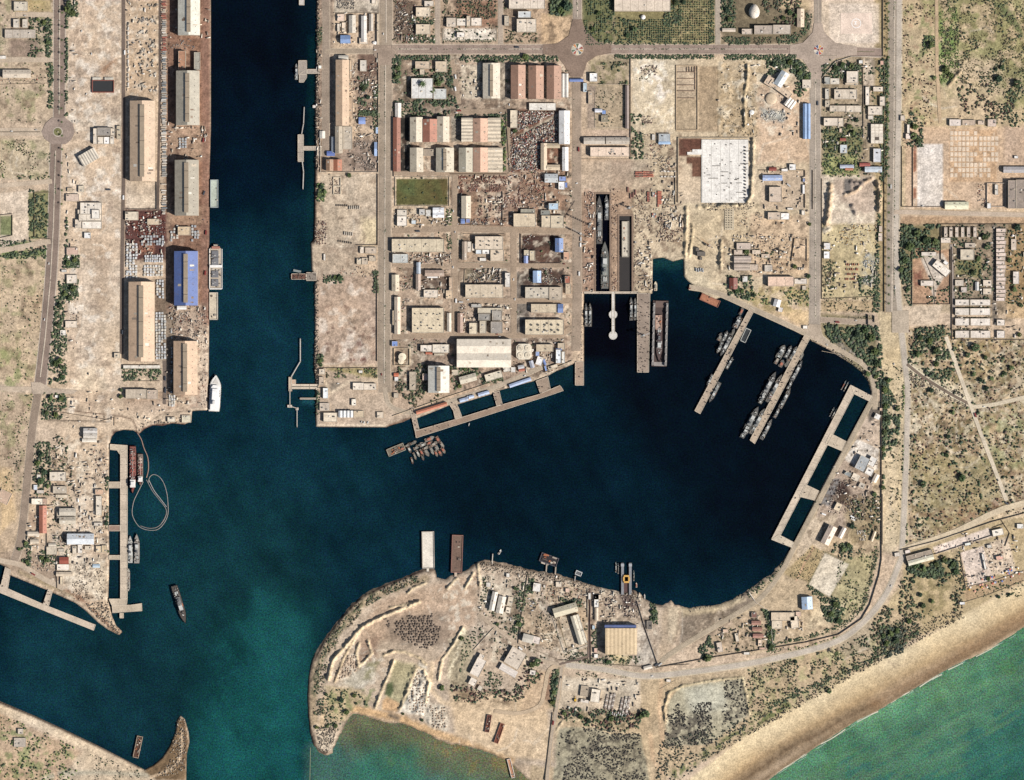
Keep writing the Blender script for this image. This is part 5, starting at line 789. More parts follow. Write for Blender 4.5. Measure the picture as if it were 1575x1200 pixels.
MB().prism([(x * 1.5, y * 1.5) for x, y in [(-36, -50), (36, -50), (36, 47), (0, 47), (-1, 47), (-36, 47), (-36, 33), (-48, 33), (-48, 28), (-55, 28), (-55, 22), (-36, 22)][0:3] + [(-36, 47), (-36, 32), (-50, 32), (-50, 28), (-58, 28), (-58, 24), (-36, 24)]], 0, 1.6).build('slab', mat('e6e0d6', 'roof'), t)
for k in range(46):
    x, y = rr.uniform(-34, 27), rr.uniform(-46, 42); big = k < 14; MB().box(x * 1.5, y * 1.5, 1.6, x * 1.5 + (rr.uniform(6, 22) if big else rr.uniform(1, 4)), y * 1.5 + (1.1 if big else rr.uniform(.8, 2.5)), 2.5).build('rebar_trench', mat('6e675e', 'plain'), t)
for k in range(16): MB().box(30.5 * 1.5, (-44 + k * 5.2) * 1.5, 1.6, 32.3 * 1.5, (-42 + k * 5.2) * 1.5, 4.5).build('column_stub', mat('5f564a', 'plain'), t)
for k in range(5): MB().box((-35 + k * 14) * 1.5, -49 * 1.5, 1.6, (-34.6 + k * 14) * 1.5, 46 * 1.5, 1.75).build('slab_joint', mat('c4beb2', 'plain'), t)
reg(t, None, 'slab', full='vast white concrete slab with stepped corner in the eastern dockyard')
walls([(1043, 312), (1043, 212), (1150, 212)], 3, 'b8a488', 'tan retaining wall along the north and west of the white slab', 'retaining_wall', 1.6)
t = empty('pile_slab', P(1122, 336, LZ)); MB().box(-11, -27, 0, 11, 27, 1.2).build('slab', mat('c8b89c', 'road'), t)
for i in range(3):
    for j in range(9): MB().box(-7.6 + i * 6, -22 + j * 5.5, 1.2, -5.8 + i * 6, -20.2 + j * 5.5, 2.6).build('pile_cap', mat('8a7a62', 'plain'), t)
reg(t, None, 'slab', full='narrow pale slab dotted with pile caps south of the white slab')
# boundary walls seen as thin lines
for pts, h, c, cl in (([(493, 200), (493, 265), (582, 265)], 3, 'e0d0b8', 0), ([(582, 82), (582, 265)], 3, 'c4b098', 0), ([(581, 268), (581, 377), (548, 377)], 3, '7a624e', 0), ([(580, 420), (580, 556)], 3, '6e5a48', 0), ([(491, 566), (581, 566)], 2.5, '5c4c3e', 0), ([(608, 272), (691, 272), (691, 317), (608, 317)], 2, 'dcc8aa', 1),
    ([(606, 536), (630, 536), (630, 562), (606, 562)], 3, 'dcc49c', 1), ([(194, 322), (241, 322), (241, 280)], 3, '6e6258', 0), ([(192, 564), (192, 586), (246, 586)], 2, 'a08c74', 0), ([(19, 331), (19, 362), (0, 366)], 2.5, '6a5a48', 0), ([(0, 331), (19, 329)], 2.5, '6a5a48', 0), ([(53, 296), (53, 366), (78, 368)], 2.5, '5e5040', 0), ([(52, 296), (78, 296)], 2, '8a7860', 0),
    ([(970, 90), (970, 245)], 3, 'a08e78', 0), ([(905, 130), (968, 130)], 2.5, 'cbb8a0', 0), ([(915, 140), (915, 196), (958, 196)], 1.2, 'd0bfa6', 0), ([(895, 245), (970, 245)], 2, 'b8a080', 0), ([(1039, 265), (1039, 315), (1012, 315)], 3, 'c8b090', 0), ([(1250, 262), (1250, 322)], 3, '7c6a54', 0), ([(1167, 262), (1238, 262), (1238, 320)], 3, '7c6a54', 0), ([(1222, 367), (1241, 367), (1241, 402)], 3, 'b09a80', 0), ([(1222, 367), (1217, 402)], 3, '8a745c', 0),
    ([(1262, 86), (1288, 86)], 2.5, 'c8b8a0', 0), ([(1264, 120), (1285, 95), (1310, 87), (1358, 87)], 3, 'c8bcac', 0), ([(1360, 90), (1360, 480)], 3, '7c6a54', 0), ([(1327, 98), (1327, 132)], 2.5, '5a4a3c', 0), ([(1328, 133), (1328, 210)], 2.5, 'a0907c', 0), ([(1264, 275), (1264, 460), (1348, 456)], 2.5, '8c7860', 0), ([(1358, 0), (1358, 88)], 3, '8a7c6c', 0), ([(1404, 224), (1404, 318), (1450, 318)], 2.5, '6a5a48', 0), ([(1387, 225), (1387, 318), (1404, 318)], 2.5, '6a5a48', 0),
    ([(1518, 282), (1546, 282), (1546, 318), (1518, 318)], 3.5, 'c8bcae', 1), ([(1403, 383), (1403, 468), (1462, 468), (1462, 384)], 3, '8c7a68', 0), ([(1403, 383), (1440, 382)], 3, 'a05a4c', 0), ([(1447, 345), (1600, 345)], 3, '5a4c3e', 0), ([(1447, 345), (1447, 400)], 3, '6a5c4c', 0), ([(1464, 380), (1464, 522), (1600, 523)], 3, '8a7866', 0), ([(1416, 385), (1436, 430), (1438, 468)], 1.5, '9c8468', 0),
    ([(1356, 600), (1356, 860), (1352, 885), (1338, 930), (1325, 952), (1290, 976), (1240, 988), (1180, 998), (1090, 1012), (1010, 1027)], 3.5, '6a5c4c', 0), ([(1357.6, 760), (1357.6, 838)], 3.5, 'd0bfa4', 0), ([(1385, 846), (1440, 832), (1525, 803), (1600, 783)], 3.5, '7a6c5c', 0), ([(1392, 862), (1440, 852), (1525, 824)], 3, '8a7a66', 0), ([(1392, 846), (1395, 868)], 3, '8a7a66', 0), ([(1540, 800), (1553, 820), (1546, 840)], 2.5, '7a6a54', 0),
    ([(1477, 850), (1486, 905)], 2.5, 'c8ac98', 0), ([(1526, 812), (1545, 805)], 2, '6a5c4c', 0), ([(1487, 903), (1530, 893), (1575, 878)], 2, 'c4a890', 0), ([(1478, 928), (1520, 915), (1575, 893)], 1.5, '9c8c70', 0), ([(980, 925), (992, 965), (1012, 1022)], 3.5, 'a09488', 0), ([(907, 905), (909, 1020)], 3, '8a6a5c', 0), ([(904, 905), (904, 950)], 3, 'cdbca8', 0), ([(812, 880), (800, 960), (797, 990), (860, 1015), (908, 1018)], 2.5, '6a5c4c', 0), ([(845, 935), (868, 1004), (904, 992)], 1.5, 'd4c6b0', 0), ([(858, 950), (872, 998), (886, 992)], 1, '8a7c50', 0),
    ([(1152, 912), (1163, 927), (1183, 940), (1190, 1000)], 2.5, 'ddd0c0', 0), ([(1038, 1047), (1015, 1060)], 1, 'c8b698', 0), ([(912, 1020), (990, 1026), (1060, 1022)], 2.5, 'a8957c', 0), ([(728, 1000), (760, 965), (786, 985)], 2, 'dcccb4', 0), ([(852, 1095), (862, 1040)], 2, 'a89478', 0), ([(850, 1096), (838, 1200)], 2.5, '6c5f50', 0), ([(80, 632), (168, 646)], 2, '5c4a3c', 0), ([(155, 648), (176, 642), (176, 655)], 2, 'a08a70', 0), ([(77, 690), (77, 720), (103, 722)], 2, 'c4b49a', 0), ([(0, 130), (40, 129), (82, 128)], 1.6, 'a4907a', 0), ([(0, 122), (0, 122.2), (52, 126)], 1.6, 'a4907a', 0), ([(86, 846), (88, 905)], 2.5, '6a5c4c', 0), ([(72, 815), (72, 852)], 2.5, '6a5c4c', 0),
    ([(514, 20), (584, 20)], 2.5, 'cdb89c', 0), ([(778, 172), (784, 265)], 2.5, '7a6a58', 0), ([(604, 172), (606, 272)], 3, 'b8a08a', 0), ([(693, 268), (780, 268)], 3, '5c4a3e', 0), ([(773, 295), (773, 348)], 3, '5c4a3e', 0), ([(801, 360), (801, 405), (863, 405)], 3, '6a5446', 0), ([(713, 360), (776, 360)], 2, 'b09c84', 0), ([(713, 404), (782, 404)], 2, 'd0c0a4', 0), ([(715, 415), (713, 458)], 2, 'c0ac90', 0), ([(706, 346), (773, 347)], 2.5, '8a7662', 0), ([(681, 44), (681, 62), (764, 62), (764, 44)], 1.2, 'c8b89e', 0), ([(604, 640), (690, 610), (760, 587)], 2.5, 'd8c2a0', 0), ([(840, 572), (880, 555)], 3, 'd8c6a8', 0),
    ([(1320, 20), (1320, 20.3)], 1, 'c0b0a0', 0), ([(1300, 488), (1346, 492)], 2, 'a89480', 0), ([(1264, 540), (1290, 545)], 1.5, 'c8b49a', 0), ([(1345, 486), (1345, 496)], 5, 'cbb8a4', 0), ([(1335, 484), (1335, 500)], 5, '8a7e74', 0)):
    if math.hypot(pts[0][0] - pts[-1][0], pts[0][1] - pts[-1][1]) > 2 or cl: walls(pts, h, c, None, closed=bool(cl))
for x0, y0, x1, y1 in ((513, 273, 524, 286), (513, 287, 524, 299)): walls(R(x0, y0, x1, y1), 2.5, 'e0d0b4', f'cream concrete frame pen holding rubble, {"northern" if y0 < 280 else "southern"} of the two', 'frame_pen', 1.2, True, 'pen')
# roundabout islands with wedge mosaics
def mosaic(x, y, r, cols, label):
    t = empty('roundabout_island', P(x, y, LZ + .9)); MB().cyl(0, 0, r * S, -.4, .25, 40).build('kerb', mat('cdbdaa', 'plain'), t); n = len(cols)
    for i, c in enumerate(cols):
        a0, a1 = 2 * math.pi * (i + .12) / n, 2 * math.pi * (i + .88) / n
        MB().prism([(3.2 * math.cos(a0), 3.2 * math.sin(a0))] + [(r * 1.36 * math.cos(a0 + (a1 - a0) * k / 3), r * 1.36 * math.sin(a0 + (a1 - a0) * k / 3)) for k in range(4)] + [(3.2 * math.cos(a1), 3.2 * math.sin(a1))], .25, .6).build('mosaic_wedge', mat(c, 'plain'), t)
        a = 2 * math.pi * i / n; q = Matrix.Rotation(a, 3, 'Z'); o = MB().box(2.2, -.5, .25, r * 1.4, .5, 1).build('spoke', mat('f2ece2', 'plain'), t, None, a)
    MB().cyl(0, 0, 2, .25, 3.5, 12, .6).build('monument', mat('b05a40', 'plain'), t)
    reg(t, None, 'roundabout', full=label)
mosaic(888, 76, 9.5, ['a04a38', 'e8e2d4', '5c6c4c', 'd88a48', 'c4b89a', '6a7a60', 'b85a44', 'dccaa4', '60706a', 'cf9c5a'], 'mosaic roundabout island of coloured wedges amid dark asphalt'); mosaic(1259, 77, 8, ['a83c34', 'e0a050', '4c5a8c', 'b04838', 'e8d8c0', '5a6488', 'c8503c', 'd8a860'], 'eastern mosaic roundabout island with red and blue wedges near the helipad')
t = empty('roundabout_island', P(89, 203, LZ + .8)); MB().cyl(0, 0, 11.5, -.4, .3, 40).build('kerb', mat('c0b2a2', 'plain'), t); MB().cyl(0, 0, 9, .3, .7, 32).build('planted_bed', mat('7c7a50', 'ground'), t); MB().cyl(0, 0, 1.5, .7, 3.5, 10, .4).build('monument', mat('d8ccb8', 'plain'), t)
reg(t, None, 'roundabout', full='round planted island in the dark western traffic circle')
# helipad
t = empty('helipad', P(1317, 36, LZ + .05)); MB().box(-36, -24, -.2, 36, 24, .25).build('pad', mat('ecd4c0', 'road'), t)
mb = MB(); n = 48; rr_, ri = 11, 9.6
for i in range(n):
    a, c = 2 * math.pi * i / n, 2 * math.pi * (i + 1) / n; o = len(mb.v)
    mb.v += [(ri * math.cos(a), ri * math.sin(a), .31), (rr_ * math.cos(a), rr_ * math.sin(a), .31), (rr_ * math.cos(c), rr_ * math.sin(c), .31), (ri * math.cos(c), ri * math.sin(c), .31)]; mb.f.append((o, o + 1, o + 2, o + 3))
mb.build('painted_ring', mat('fbf8f4', 'plain'), t); MB().box(-3.4, 2.2, .26, 3.4, 3.6, .32).box(-3.4, -3.6, .26, 3.4, -2.2, .32).box(-.9, -2.2, .26, .9, 2.2, .32).build('painted_letter_h', mat('fbf8f4', 'plain'), t, (-1.5, 1, 0))
reg(t, None, 'helipad', full='pale pink helipad with white ring and letter H')
# ------------------------------------------------------------------ quays, piers, docks
ri = random.Random(3)
def slab(polys, name, hx, label, top=3.5, cat='pier', edge='d8c8b0', gear=0, group=None):
    cx = sum(p[0] for p in polys[0]) / len(polys[0]); cy = sum(p[1] for p in polys[0]) / len(polys[0])
    t = empty(name, P(cx, cy, 0)); ox, oy, _ = P(cx, cy)
    for i, pl in enumerate(polys):
        q = [(P(*p)[0] - ox, P(*p)[1] - oy) for p in pl]
        MB().prism(q, -6, top + .03 * i).build('deck', mat(hx if isinstance(hx, str) else hx[i], 'road'), t)
        n = len(q); k = MB()
        for a in range(n):
            p0, p1 = Vector(q[a]), Vector(q[(a + 1) % n]); L = (p1 - p0).length
            if L < 9: continue
            d = (p1 - p0) / L; nn_ = Vector((-d.y, d.x)); c = Vector((sum(z[0] for z in q) / n, sum(z[1] for z in q) / n)); s = 1 if nn_.dot(c - p0) > 0 else -1
            o = len(k.v); z0, z1 = top + .03 * i, top + .45 + .03 * i
            for zz in (z0, z1): k.v += [(*(p0 + d * 1), zz), (*(p1 - d * 1), zz), (*(p1 - d * 1 + nn_ * s * .9), zz), (*(p0 + d * 1 + nn_ * s * .9), zz)]
            k.f += [(o, o + 3, o + 2, o + 1), (o + 4, o + 5, o + 6, o + 7)] + [(o + j, o + (j + 1) % 4, o + 4 + (j + 1) % 4, o + 4 + j) for j in range(4)]
        if k.v: k.build('edge_beam', mat(edge, 'plain'), t)
        if n == 4:
            e0, e1 = Vector(q[1]) - Vector(q[0]), Vector(q[3]) - Vector(q[0]); lo, sh = (0, 3) if e0.length > e1.length else (1, 2); A, Bq, Cq, Dq = [Vector(z_) for z_ in (q[0], q[1], q[2], q[3])]
            if e0.length <= e1.length: A, Bq, Cq, Dq = Vector(q[1]), Vector(q[2]), Vector(q[3]), Vector(q[0])
            Ln = (Bq - A).length; m_ = int(Ln / 17)
            for a in range(1, m_):
                u0 = a / m_; p0, p1 = A.lerp(Bq, u0), Dq.lerp(Cq, u0); d = (p1 - p0).normalized(); s2 = Vector((-d.y, d.x)) * .22; z1 = top + .05 + .03 * i
                if (p1 - p0).length > 4: mk('deck_joint', [(*(p0 + d - s2), z1), (*(p1 - d - s2), z1), (*(p1 - d + s2), z1), (*(p0 + d + s2), z1)], [(0, 1, 2, 3)], mat('84766a', 'plain'), t)
                if a % 2 == 0:
                    for e_, sg in ((p0, 1), (p1, -1)): c_ = e_ + d * sg * 1.6; MB().cyl(c_.x, c_.y, .45, top, top + 1.1, 8).build('bollard', mat('4a423c', 'plain'), t)
    if gear:
        g = MB(); 
        for _ in range(gear):
            pl = ri.choice([p for p in polys]); a = ri.random(); b = ri.random(); p0, p1, p2, p3 = pl[0], pl[1], pl[len(pl) // 2], pl[-1]
            u = ri.random(); x = (p0[0] * (1 - u) + p3[0] * u) * (1 - b) + (p1[0] * (1 - u) + p2[0] * u) * b; y = (p0[1] * (1 - u) + p3[1] * u) * (1 - b) + (p1[1] * (1 - u) + p2[1] * u) * b
            X0, Y0, _ = P(x, y); X0 -= ox; Y0 -= oy; s = ri.uniform(.4, 1.5); g.box(X0 - s, Y0 - ri.uniform(.4, 1.3), top + .1, X0 + s, Y0 + .8, top + ri.uniform(.8, 2.2))
        o = g.build('deck_gear', mat('6a5a50', 'plain'), t); o['kind'] = 'stuff'
    reg(t, None, cat, full=label); return t
QD = 'c9b79e'
slab([[(169, 683), (196, 685), (196, 692), (184, 699), (180, 693), (169, 692)], R(185, 692, 196, 921), [(167, 741), (185, 741), (185, 751), (167, 751)], [(167, 808), (185, 808), (185, 817), (167, 817)], [(167, 854), (185, 854), (185, 861), (167, 861)], [(167, 921), (196, 921), (195, 930), (172, 932)]], 'quay_pier', [QD, 'cbb9a2', QD, 'a88a78', QD, QD], 'long straight quay with four rectangular pens on the west shore')
slab([[(172, 930.5), (200, 930.5), (218, 928), (218.5, 940), (173, 943)], R(184, 943, 190, 951)], 'pier', QD, 'short eastward jetty at the foot of the western quay')
slab([[(-40, 890), (0, 899), (12, 905), (66, 929), (147, 961), (144, 970), (69, 940), (0, 912), (-40, 898)], [(8, 872), (17, 877), (12, 905), (1, 901)], [(74, 906), (81, 909), (75, 932), (66, 929)]], 'pier', 'cdbaa4', 'long slanting breakwater pier at the southwest with two arms', gear=14)
slab([[(638, 663), (700, 645), (773, 622), (831, 606), (862, 593), (867, 601), (850, 607), (640, 674)], [(630, 629), (637, 626), (645, 661), (638, 664)], [(690, 621), (700, 617), (706, 628), (711, 642), (700, 645), (697, 632)], [(758, 604), (768, 601), (773, 622), (764, 625)], [(824, 586), (843, 579), (847, 599), (831, 606)]], 'pier', ['a08874', 'b5a08c', 'b8a48e', 'a8937f', 'a8937f'], 'slanting dockyard breakwater enclosing three pens with small canopies', gear=40)
slab([[(1308, 592), (1317, 600), (1199, 827), (1186, 830)], [(1308.5, 592), (1343, 610), (1338, 618), (1313, 606)], [(1277, 666), (1302, 679), (1295, 694), (1269, 683)], [(1239, 745), (1260, 755), (1253, 770), (1229, 764)], [(1198, 822), (1221, 834), (1219, 843), (1186, 830)]], 'pier', ['cfbda6', 'd0bea6', 'cdbba2', 'cdbba2', 'd2c2aa'], 'pale slanting quay with three closed pens on the east side', gear=10)
slab([[(1154, 472), (1161, 476.5), (1077, 637), (1068, 632)]], 'pier', 'b8a48e', 'western of the two slanting finger piers in the basin', gear=26)
slab([[(1238, 514), (1247, 519), (1161, 683), (1153, 677)]], 'pier', 'bca890', 'eastern of the two slanting finger piers crowded with patrol boats', gear=34)
slab([[(980, 451), (1000, 451), (998, 573), (980, 573)]], 'pier', 'a08e7e', 'brown-grey straight pier between the dry docks and the floating dock', gear=70); slab([R(884.5, 556, 898, 593)], 'pier', 'b39a84', 'brown pier end of the main avenue beside the pens', gear=8)
slab([disc(943, 484, 6.5, 20), R(940.8, 450, 945.6, 514), disc(943, 516, 6.5, 20)], 'causeway', 'd6d0c6', 'white narrow causeway with two round platforms below the dry docks', cat='causeway')
slab([R(898, 448.5, 982, 451.8)], 'dock_gate', 'c2b29e', 'pale gate sill closing both dry docks', cat='dock gate'); slab([R(459, 93, 472, 115), [(460, 114), (472, 106), (472, 119), (467, 127), (460, 127)], R(472, 106.5, 492, 113.5)], 'pier', 'ada092', 'northern channel jetty with T-shaped head'); slab([R(458, 207, 467, 249), R(467, 225, 495, 231.5), R(487, 232, 495, 240)], 'pier', 'b5a696', 'middle channel jetty with thin walkways north and south'); slab([R(460, -30, 468, 8)], 'pier', 'cdc4ba', 'small pale pier head at the top of the channel')
slab([R(481, 225, 485, 231), R(481, 162, 486, 166)], 'mooring_platform', 'e0d4c8', 'two tiny mooring platforms by the channel bank', cat='platform'); slab([R(448, 421, 471, 430), R(471, 419, 487, 432)], 'pier', ['6e4c40', '8d8276'], 'rusty brown work jetty with stacked gear at mid channel', gear=26)
slab([R(449, 591, 490, 594.5), R(449, 595.5, 490, 598.5), R(444, 580, 449, 602), R(448, 584, 455, 591)], 'oil_jetty', ['d8c4ac', 'dcc8b0', 'c4ac94', 'c9a98e'], 'oil jetty with twin pipe decks near the channel corner', cat='jetty'); slab([R(461, 612, 487, 614.6)], 'pier', '9a8c80', 'thin grey pier south of the oil jetty'); slab([R(442, 623, 449, 627), R(455, 627, 459, 631)], 'mooring_platform', 'd8cabb', 'small dolphins on the catwalk south of the oil jetty', cat='platform')
def catwalk(pts, w, hx, label, z=4.0):
    v, f = ribbon(pts, w, z); t = empty('catwalk', P(*pts[0], 0)); o = mk('walkway', v + [(a, b, c - .6) for a, b, c in v], f + [tuple(i + len(v) for i in q)[::-1] for q in f], mat(hx, 'plain'), t); px, py, _ = P(*pts[0]); o.location = (-px, -py, 0)
    for p in pts: MB().cyl(P(*p)[0] - px, P(*p)[1] - py, .9, -6, z + .5, 8).build('pile', mat('8a7e72', 'plain'), t)
    reg(t, None, 'catwalk', full=label)
catwalk([(464, 207), (467, 190), (468, 165)], 1.3, 'bdb4aa', 'thin catwalk running north from the middle channel jetty'); catwalk([(465, 248), (467, 265), (466, 291)], 1.4, 'c4bbb0', 'thin catwalk running south from the middle channel jetty'); catwalk([(448, 580), (462, 556), (462, 521)], 1.4, 'cdc2b4', 'bent catwalk running north from the oil jetty'); catwalk([(446, 600), (446, 625), (457, 628), (457, 657)], 1.2, 'bfb4a6', 'bent catwalk running south from the oil jetty'); catwalk([(758, 852), (757, 868)], 1.2, 'd8ccba', 'short white jetty by the north shore of the peninsula'); catwalk([(885, 886), (884, 894)], 1.5, 'a8a098', 'short gangway to the framed pontoon'); catwalk([(841, 868), (840, 880)], 1.8, 'b5a48f', 'gangway to the crowded work pontoon'); catwalk([(855, 872), (854, 884)], 1.8, 'b5a48f', 'second gangway to the crowded work pontoon, further east'); catwalk([(1152, 911), (1162, 926)], 1.5, 'e0d6c8', 'white slipway wall at the southeast shore of the basin', 3.6)
catwalk([(722, 651), (721, 655)], 1, 'e0dcd4', 'tiny white landing stage at the dockyard breakwater')
for k, (x0, y0, x1, y1) in enumerate(((916, 298, 938, 449), (952, 332, 972, 449))):
    t = empty('dry_dock', P(x0, y0, 0)); w, d = (x1 - x0) * S, (y1 - y0) * S; c = mat('8f7560', 'plain')
    MB().box(-3, -d, -6, .6, 3, 3.8).build('side_wall', c, t); MB().box(w - .6, -d, -6, w + 3, 3, 3.8).build('side_wall', c, t); MB().box(-3, -.6, -6, w + 3, 3, 3.9).build('head_wall', c, t)
    st = MB()
    for j in range(int(d / 12)): st.box(.6, -8 - j * 12, 0, 2, -6.6 - j * 12, 2.6).box(w - 2, -8 - j * 12, 0, w - .6, -6.6 - j * 12, 2.6)
    st.build('altar_steps', mat('6b5a4c', 'plain'), t)
    if k: MB().box(.6, -d, -5.5, w - .6, 0, .12).build('dock_floor', mat('2a2422', 'plain'), t)
    reg(t, None, 'dry dock', full=('western dry dock basin, flooded and holding three warships', 'eastern dry dock basin holding a flat barge')[k])
# ------------------------------------------------------------------ ships
def hull_pts(L, Wd, bow=.28, stern=.9, n=7, blunt=0.0):
    h = L / 2; w = Wd / 2; p = [(-w * stern, -h), (-w, -h + L * .12), (-w, h - L * bow)]
    for i in range(1, n):
        t = i / n; p.append((-w * (1 - t ** 1.9) - w * blunt * t * .0, h - L * bow * (1 - t)))
    p.append((-w * blunt, h)); r = [(-x, y) for x, y in p[::-1]]
    return p + (r if blunt else r[1:])
def vessel(x, y, L, Wd, head, hx, deck, label, kind='patrol', D=4, name='patrol_boat', cat='warship', group=None):
    L *= S; Wd *= S * (1.12 if kind in ('patrol', 'frigate') else 1); t = empty(name, P(x, y, 0), math.radians(-head)); rr = random.Random(int(x * 31 + y * 17 + L))
    pts = hull_pts(L, Wd, blunt=.35 if kind in ('cargo', 'tug') else 0, bow=.34 if kind != 'cargo' else .14)
    n = len(pts); v = [(a * .82, b * .97, -2) for a, b in pts] + [(a, b, D + (.6 if b > L * .3 else 0)) for a, b in pts]
    f = [(i, (i + 1) % n, n + (i + 1) % n, n + i) for i in range(n)] + [tuple(range(n))[::-1]]
    v2 = [(a, b, z) for a, b, z in v]; ar = sum(pts[i][0] * pts[(i + 1) % n][1] - pts[(i + 1) % n][0] * pts[i][1] for i in range(n))
    if ar < 0: f = [q[::-1] for q in f]
    mk('hull', v2, f, mat(hx, 'hull'), t)
    MB().prism([(a * .93, b * .975) for a, b in pts], D - 1, D - .3).build('deck', mat(deck, 'plain'), t)
    G = mat(hx, 'hull'); Dk = mat('4c4c4e', 'plain'); Lt = mat('c8c8c2', 'plain'); w = Wd / 2; z = D - .3; e = rr.uniform(-.02, .03)
    if kind == 'patrol' or kind == 'frigate':
        fr = kind == 'frigate'
        MB().box(-w * .6, -L * (.2 + e), z, w * .6, L * .16, z + 3).build('superstructure', G, t)
        MB().box(-w * .5, L * .02, z + 3, w * .5, L * .14, z + 5.5).build('bridge', Lt, t); MB().box(-w * .48, L * .139, z + 3.8, w * .48, L * .145, z + 4.8).build('bridge_window', Dk, t)
        MB().box(-w * .3, -L * .14, z + 3, w * .3, -L * .06, z + 6).build('funnel', mat('7a7a78', 'plain'), t); MB().cyl(0, -L * .1, w * .2, z + 6, z + 6.4, 10).build('funnel_cap', Dk, t)
        MB().cyl(0, L * .0, .35, z + 3, z + 13, 8, .15).box(-w * .5, L * -.003, z + 9, w * .5, L * .003, z + 9.4).build('mast', Lt, t)
        pass
        g = MB().cyl(0, 0, w * .28, 0, 1.6, 12, w * .2).build('gun_turret', Lt, t, (0, L * .27, z)); MB().box(-.18, 0, .9, .18, L * .07, 1.25).build('gun_barrel', Dk, g)
        if L > 40:
            MB().box(-w * .45, -L * .34, z, -w * .05, -L * .24, z + 1.8).build('missile_box', mat('b8bab4', 'plain'), t); MB().box(w * .05, -L * .34, z, w * .45, -L * .24, z + 1.8).build('missile_box', mat('b8bab4', 'plain'), t)
            g = MB().cyl(0, 0, w * .2, 0, 1.4, 10).build('gun_turret', G, t, (0, -L * .4, z)); MB().box(-.15, -L * .05, .8, .15, 0, 1.1).build('gun_barrel', Dk, g)
            MB().box(-w * .75, -L * .02, z, -w * .62, L * .06, z + 2).build('lifeboat', mat('d87848' if rr.random() < .3 else 'dcdad4', 'plain'), t)
        else: MB().box(-w * .4, -L * .4, z, w * .4, -L * .28, z + 1.2).build('stern_locker', mat(rr.choice(['b8b8b0', '9a7c64', 'c0c4bc']), 'plain'), t)
    elif kind == 'tanker':
        MB().box(-w * .75, L * .2, z, w * .75, L * .36, z + 6).build('superstructure', mat('e8e2da', 'plain'), t); MB().box(-w * .5, L * .24, z + 6, w * .5, L * .32, z + 9).build('bridge', mat('f0ece6', 'plain'), t)
        for k in range(6): MB().box(-w * .6, -L * .36 + k * L * .085, z, w * .6, -L * .3 + k * L * .085, z + 1.6).build('tank_hatch', mat(rr.choice(['b05040', '8c3c34', 'c8b0a0', 'a86050']), 'plain'), t)
        MB().box(-.5, -L * .4, z + 1.6, .5, L * .18, z + 2.6).build('pipe_rack', mat('d8b8a8', 'plain'), t); MB().cyl(0, L * .4, w * .25, z, z + 5, 10).build('funnel', mat('7c2c28', 'plain'), t); MB().cyl(0, 0, .5, z, z + 12, 8, .2).build('mast', Lt, t)
    elif kind == 'cargo':
        for k in range(4):
            y0 = [.36, .2, -.02 - .06, -.27][k] * L; MB().box(-w * .6, y0 - L * .15, z, w * .42, y0, z + 2.2).build('hatch_cover', mat('77767a', 'roof'), t)
        MB().box(-w * .95, -L * .03 + L * .04 - L * .02, z, w * .95, L * .045, z + 3).build('superstructure', mat('f4f0ea', 'plain'), t)
        for s_ in (-1, 1): MB().box(s_ * w * .97 - .6, -L * .48, z, s_ * w * .97 + .6, L * .4, z + 1.4).build('bulwark', mat('f2ede4', 'plain'), t)
        MB().box(-w * .9, -L * .49, z, w * .9, -L * .465, z + 2).build('transom', mat('f2ede4', 'plain'), t); MB().box(-w * .6, L * .4, z, w * .6, L * .455, z + 2).build('windlass', mat('b0705c', 'plain'), t)
    elif kind == 'yacht':
        MB().prism([(-w * .7, -L * .45), (w * .7, -L * .45), (w * .7, L * .16), (w * .4, L * .22), (-w * .4, L * .22), (-w * .7, L * .16)], z, z + 4).build('superstructure', mat('f6f3ee', 'plain'), t)
        MB().prism([(-w * .5, -L * .3), (w * .5, -L * .3), (w * .45, L * .12), (-w * .45, L * .12)], z + 4, z + 7).build('bridge', mat('fbf9f5', 'plain'), t); MB().box(-w * .3, -L * .3, z + 7, w * .1, -L * .2, z + 11).build('funnel', mat('e4e0da', 'plain'), t)
        MB().prism([(-w * .5, L * .26), (w * .5, L * .26), (0, L * .42)], z, z + .5).build('foredeck', mat('cfc8bf', 'plain'), t); MB().cyl(0, L * .05, .4, z + 7, z + 13, 8, .2).build('mast', Lt, t)
        for s_ in (-1, 1):
            for k in range(3): MB().box(s_ * w * .86 - .8, -L * .1 + k * L * .07, z, s_ * w * .86 + .8, -L * .06 + k * L * .07, z + 1.5).build('lifeboat', mat('e8e4de', 'plain'), t)
    elif kind == 'small':
        MB().box(-w * .55, -L * .25, z, w * .55, L * .1, z + 2).build('cabin', mat(rr.choice(['c8c4b8', '8a8478', 'a89c8c', 'b8684c', '6c665c']), 'plain'), t); MB().box(-w * .4, -L * .45, z, w * .4, -L * .3, z + .8).build('stern_locker', mat('8a6c58', 'plain'), t); MB().cyl(0, L * .15, .2, z, z + 5, 6, .1).build('mast', Lt, t)
    if L > 26 and kind != 'yacht':
        for q_ in range(2):
            dg = MB()
            for k in range(int(L / (2.4 if kind == 'tanker' else 4))):
                b_ = rr.uniform(-L * .46, L * .3); a_ = rr.uniform(-w * .8, w * .7); dg.box(a_, b_, z, a_ + rr.uniform(.4, w * .3), b_ + rr.uniform(.5, 2.4), z + rr.uniform(.8, 3.8))
            o_ = dg.build('deck_fittings', mat(rr.choice(['3e3c3a', '5a4c42', '8c6c58'] if q_ else ['d8d4cc', 'c4c0b8', 'c8b8a4']), 'plain'), t); o_['kind'] = 'stuff'
    reg(t, None if label else f'{"slim" if L > 4.5 * Wd else "stocky"} {colour_word(hx)} moored boat', cat, x, y, group, label); return t
GY_ = ['8a8c88', '7c807e', '949490', '747876']; PB = 'patrol boats moored in the naval basin'
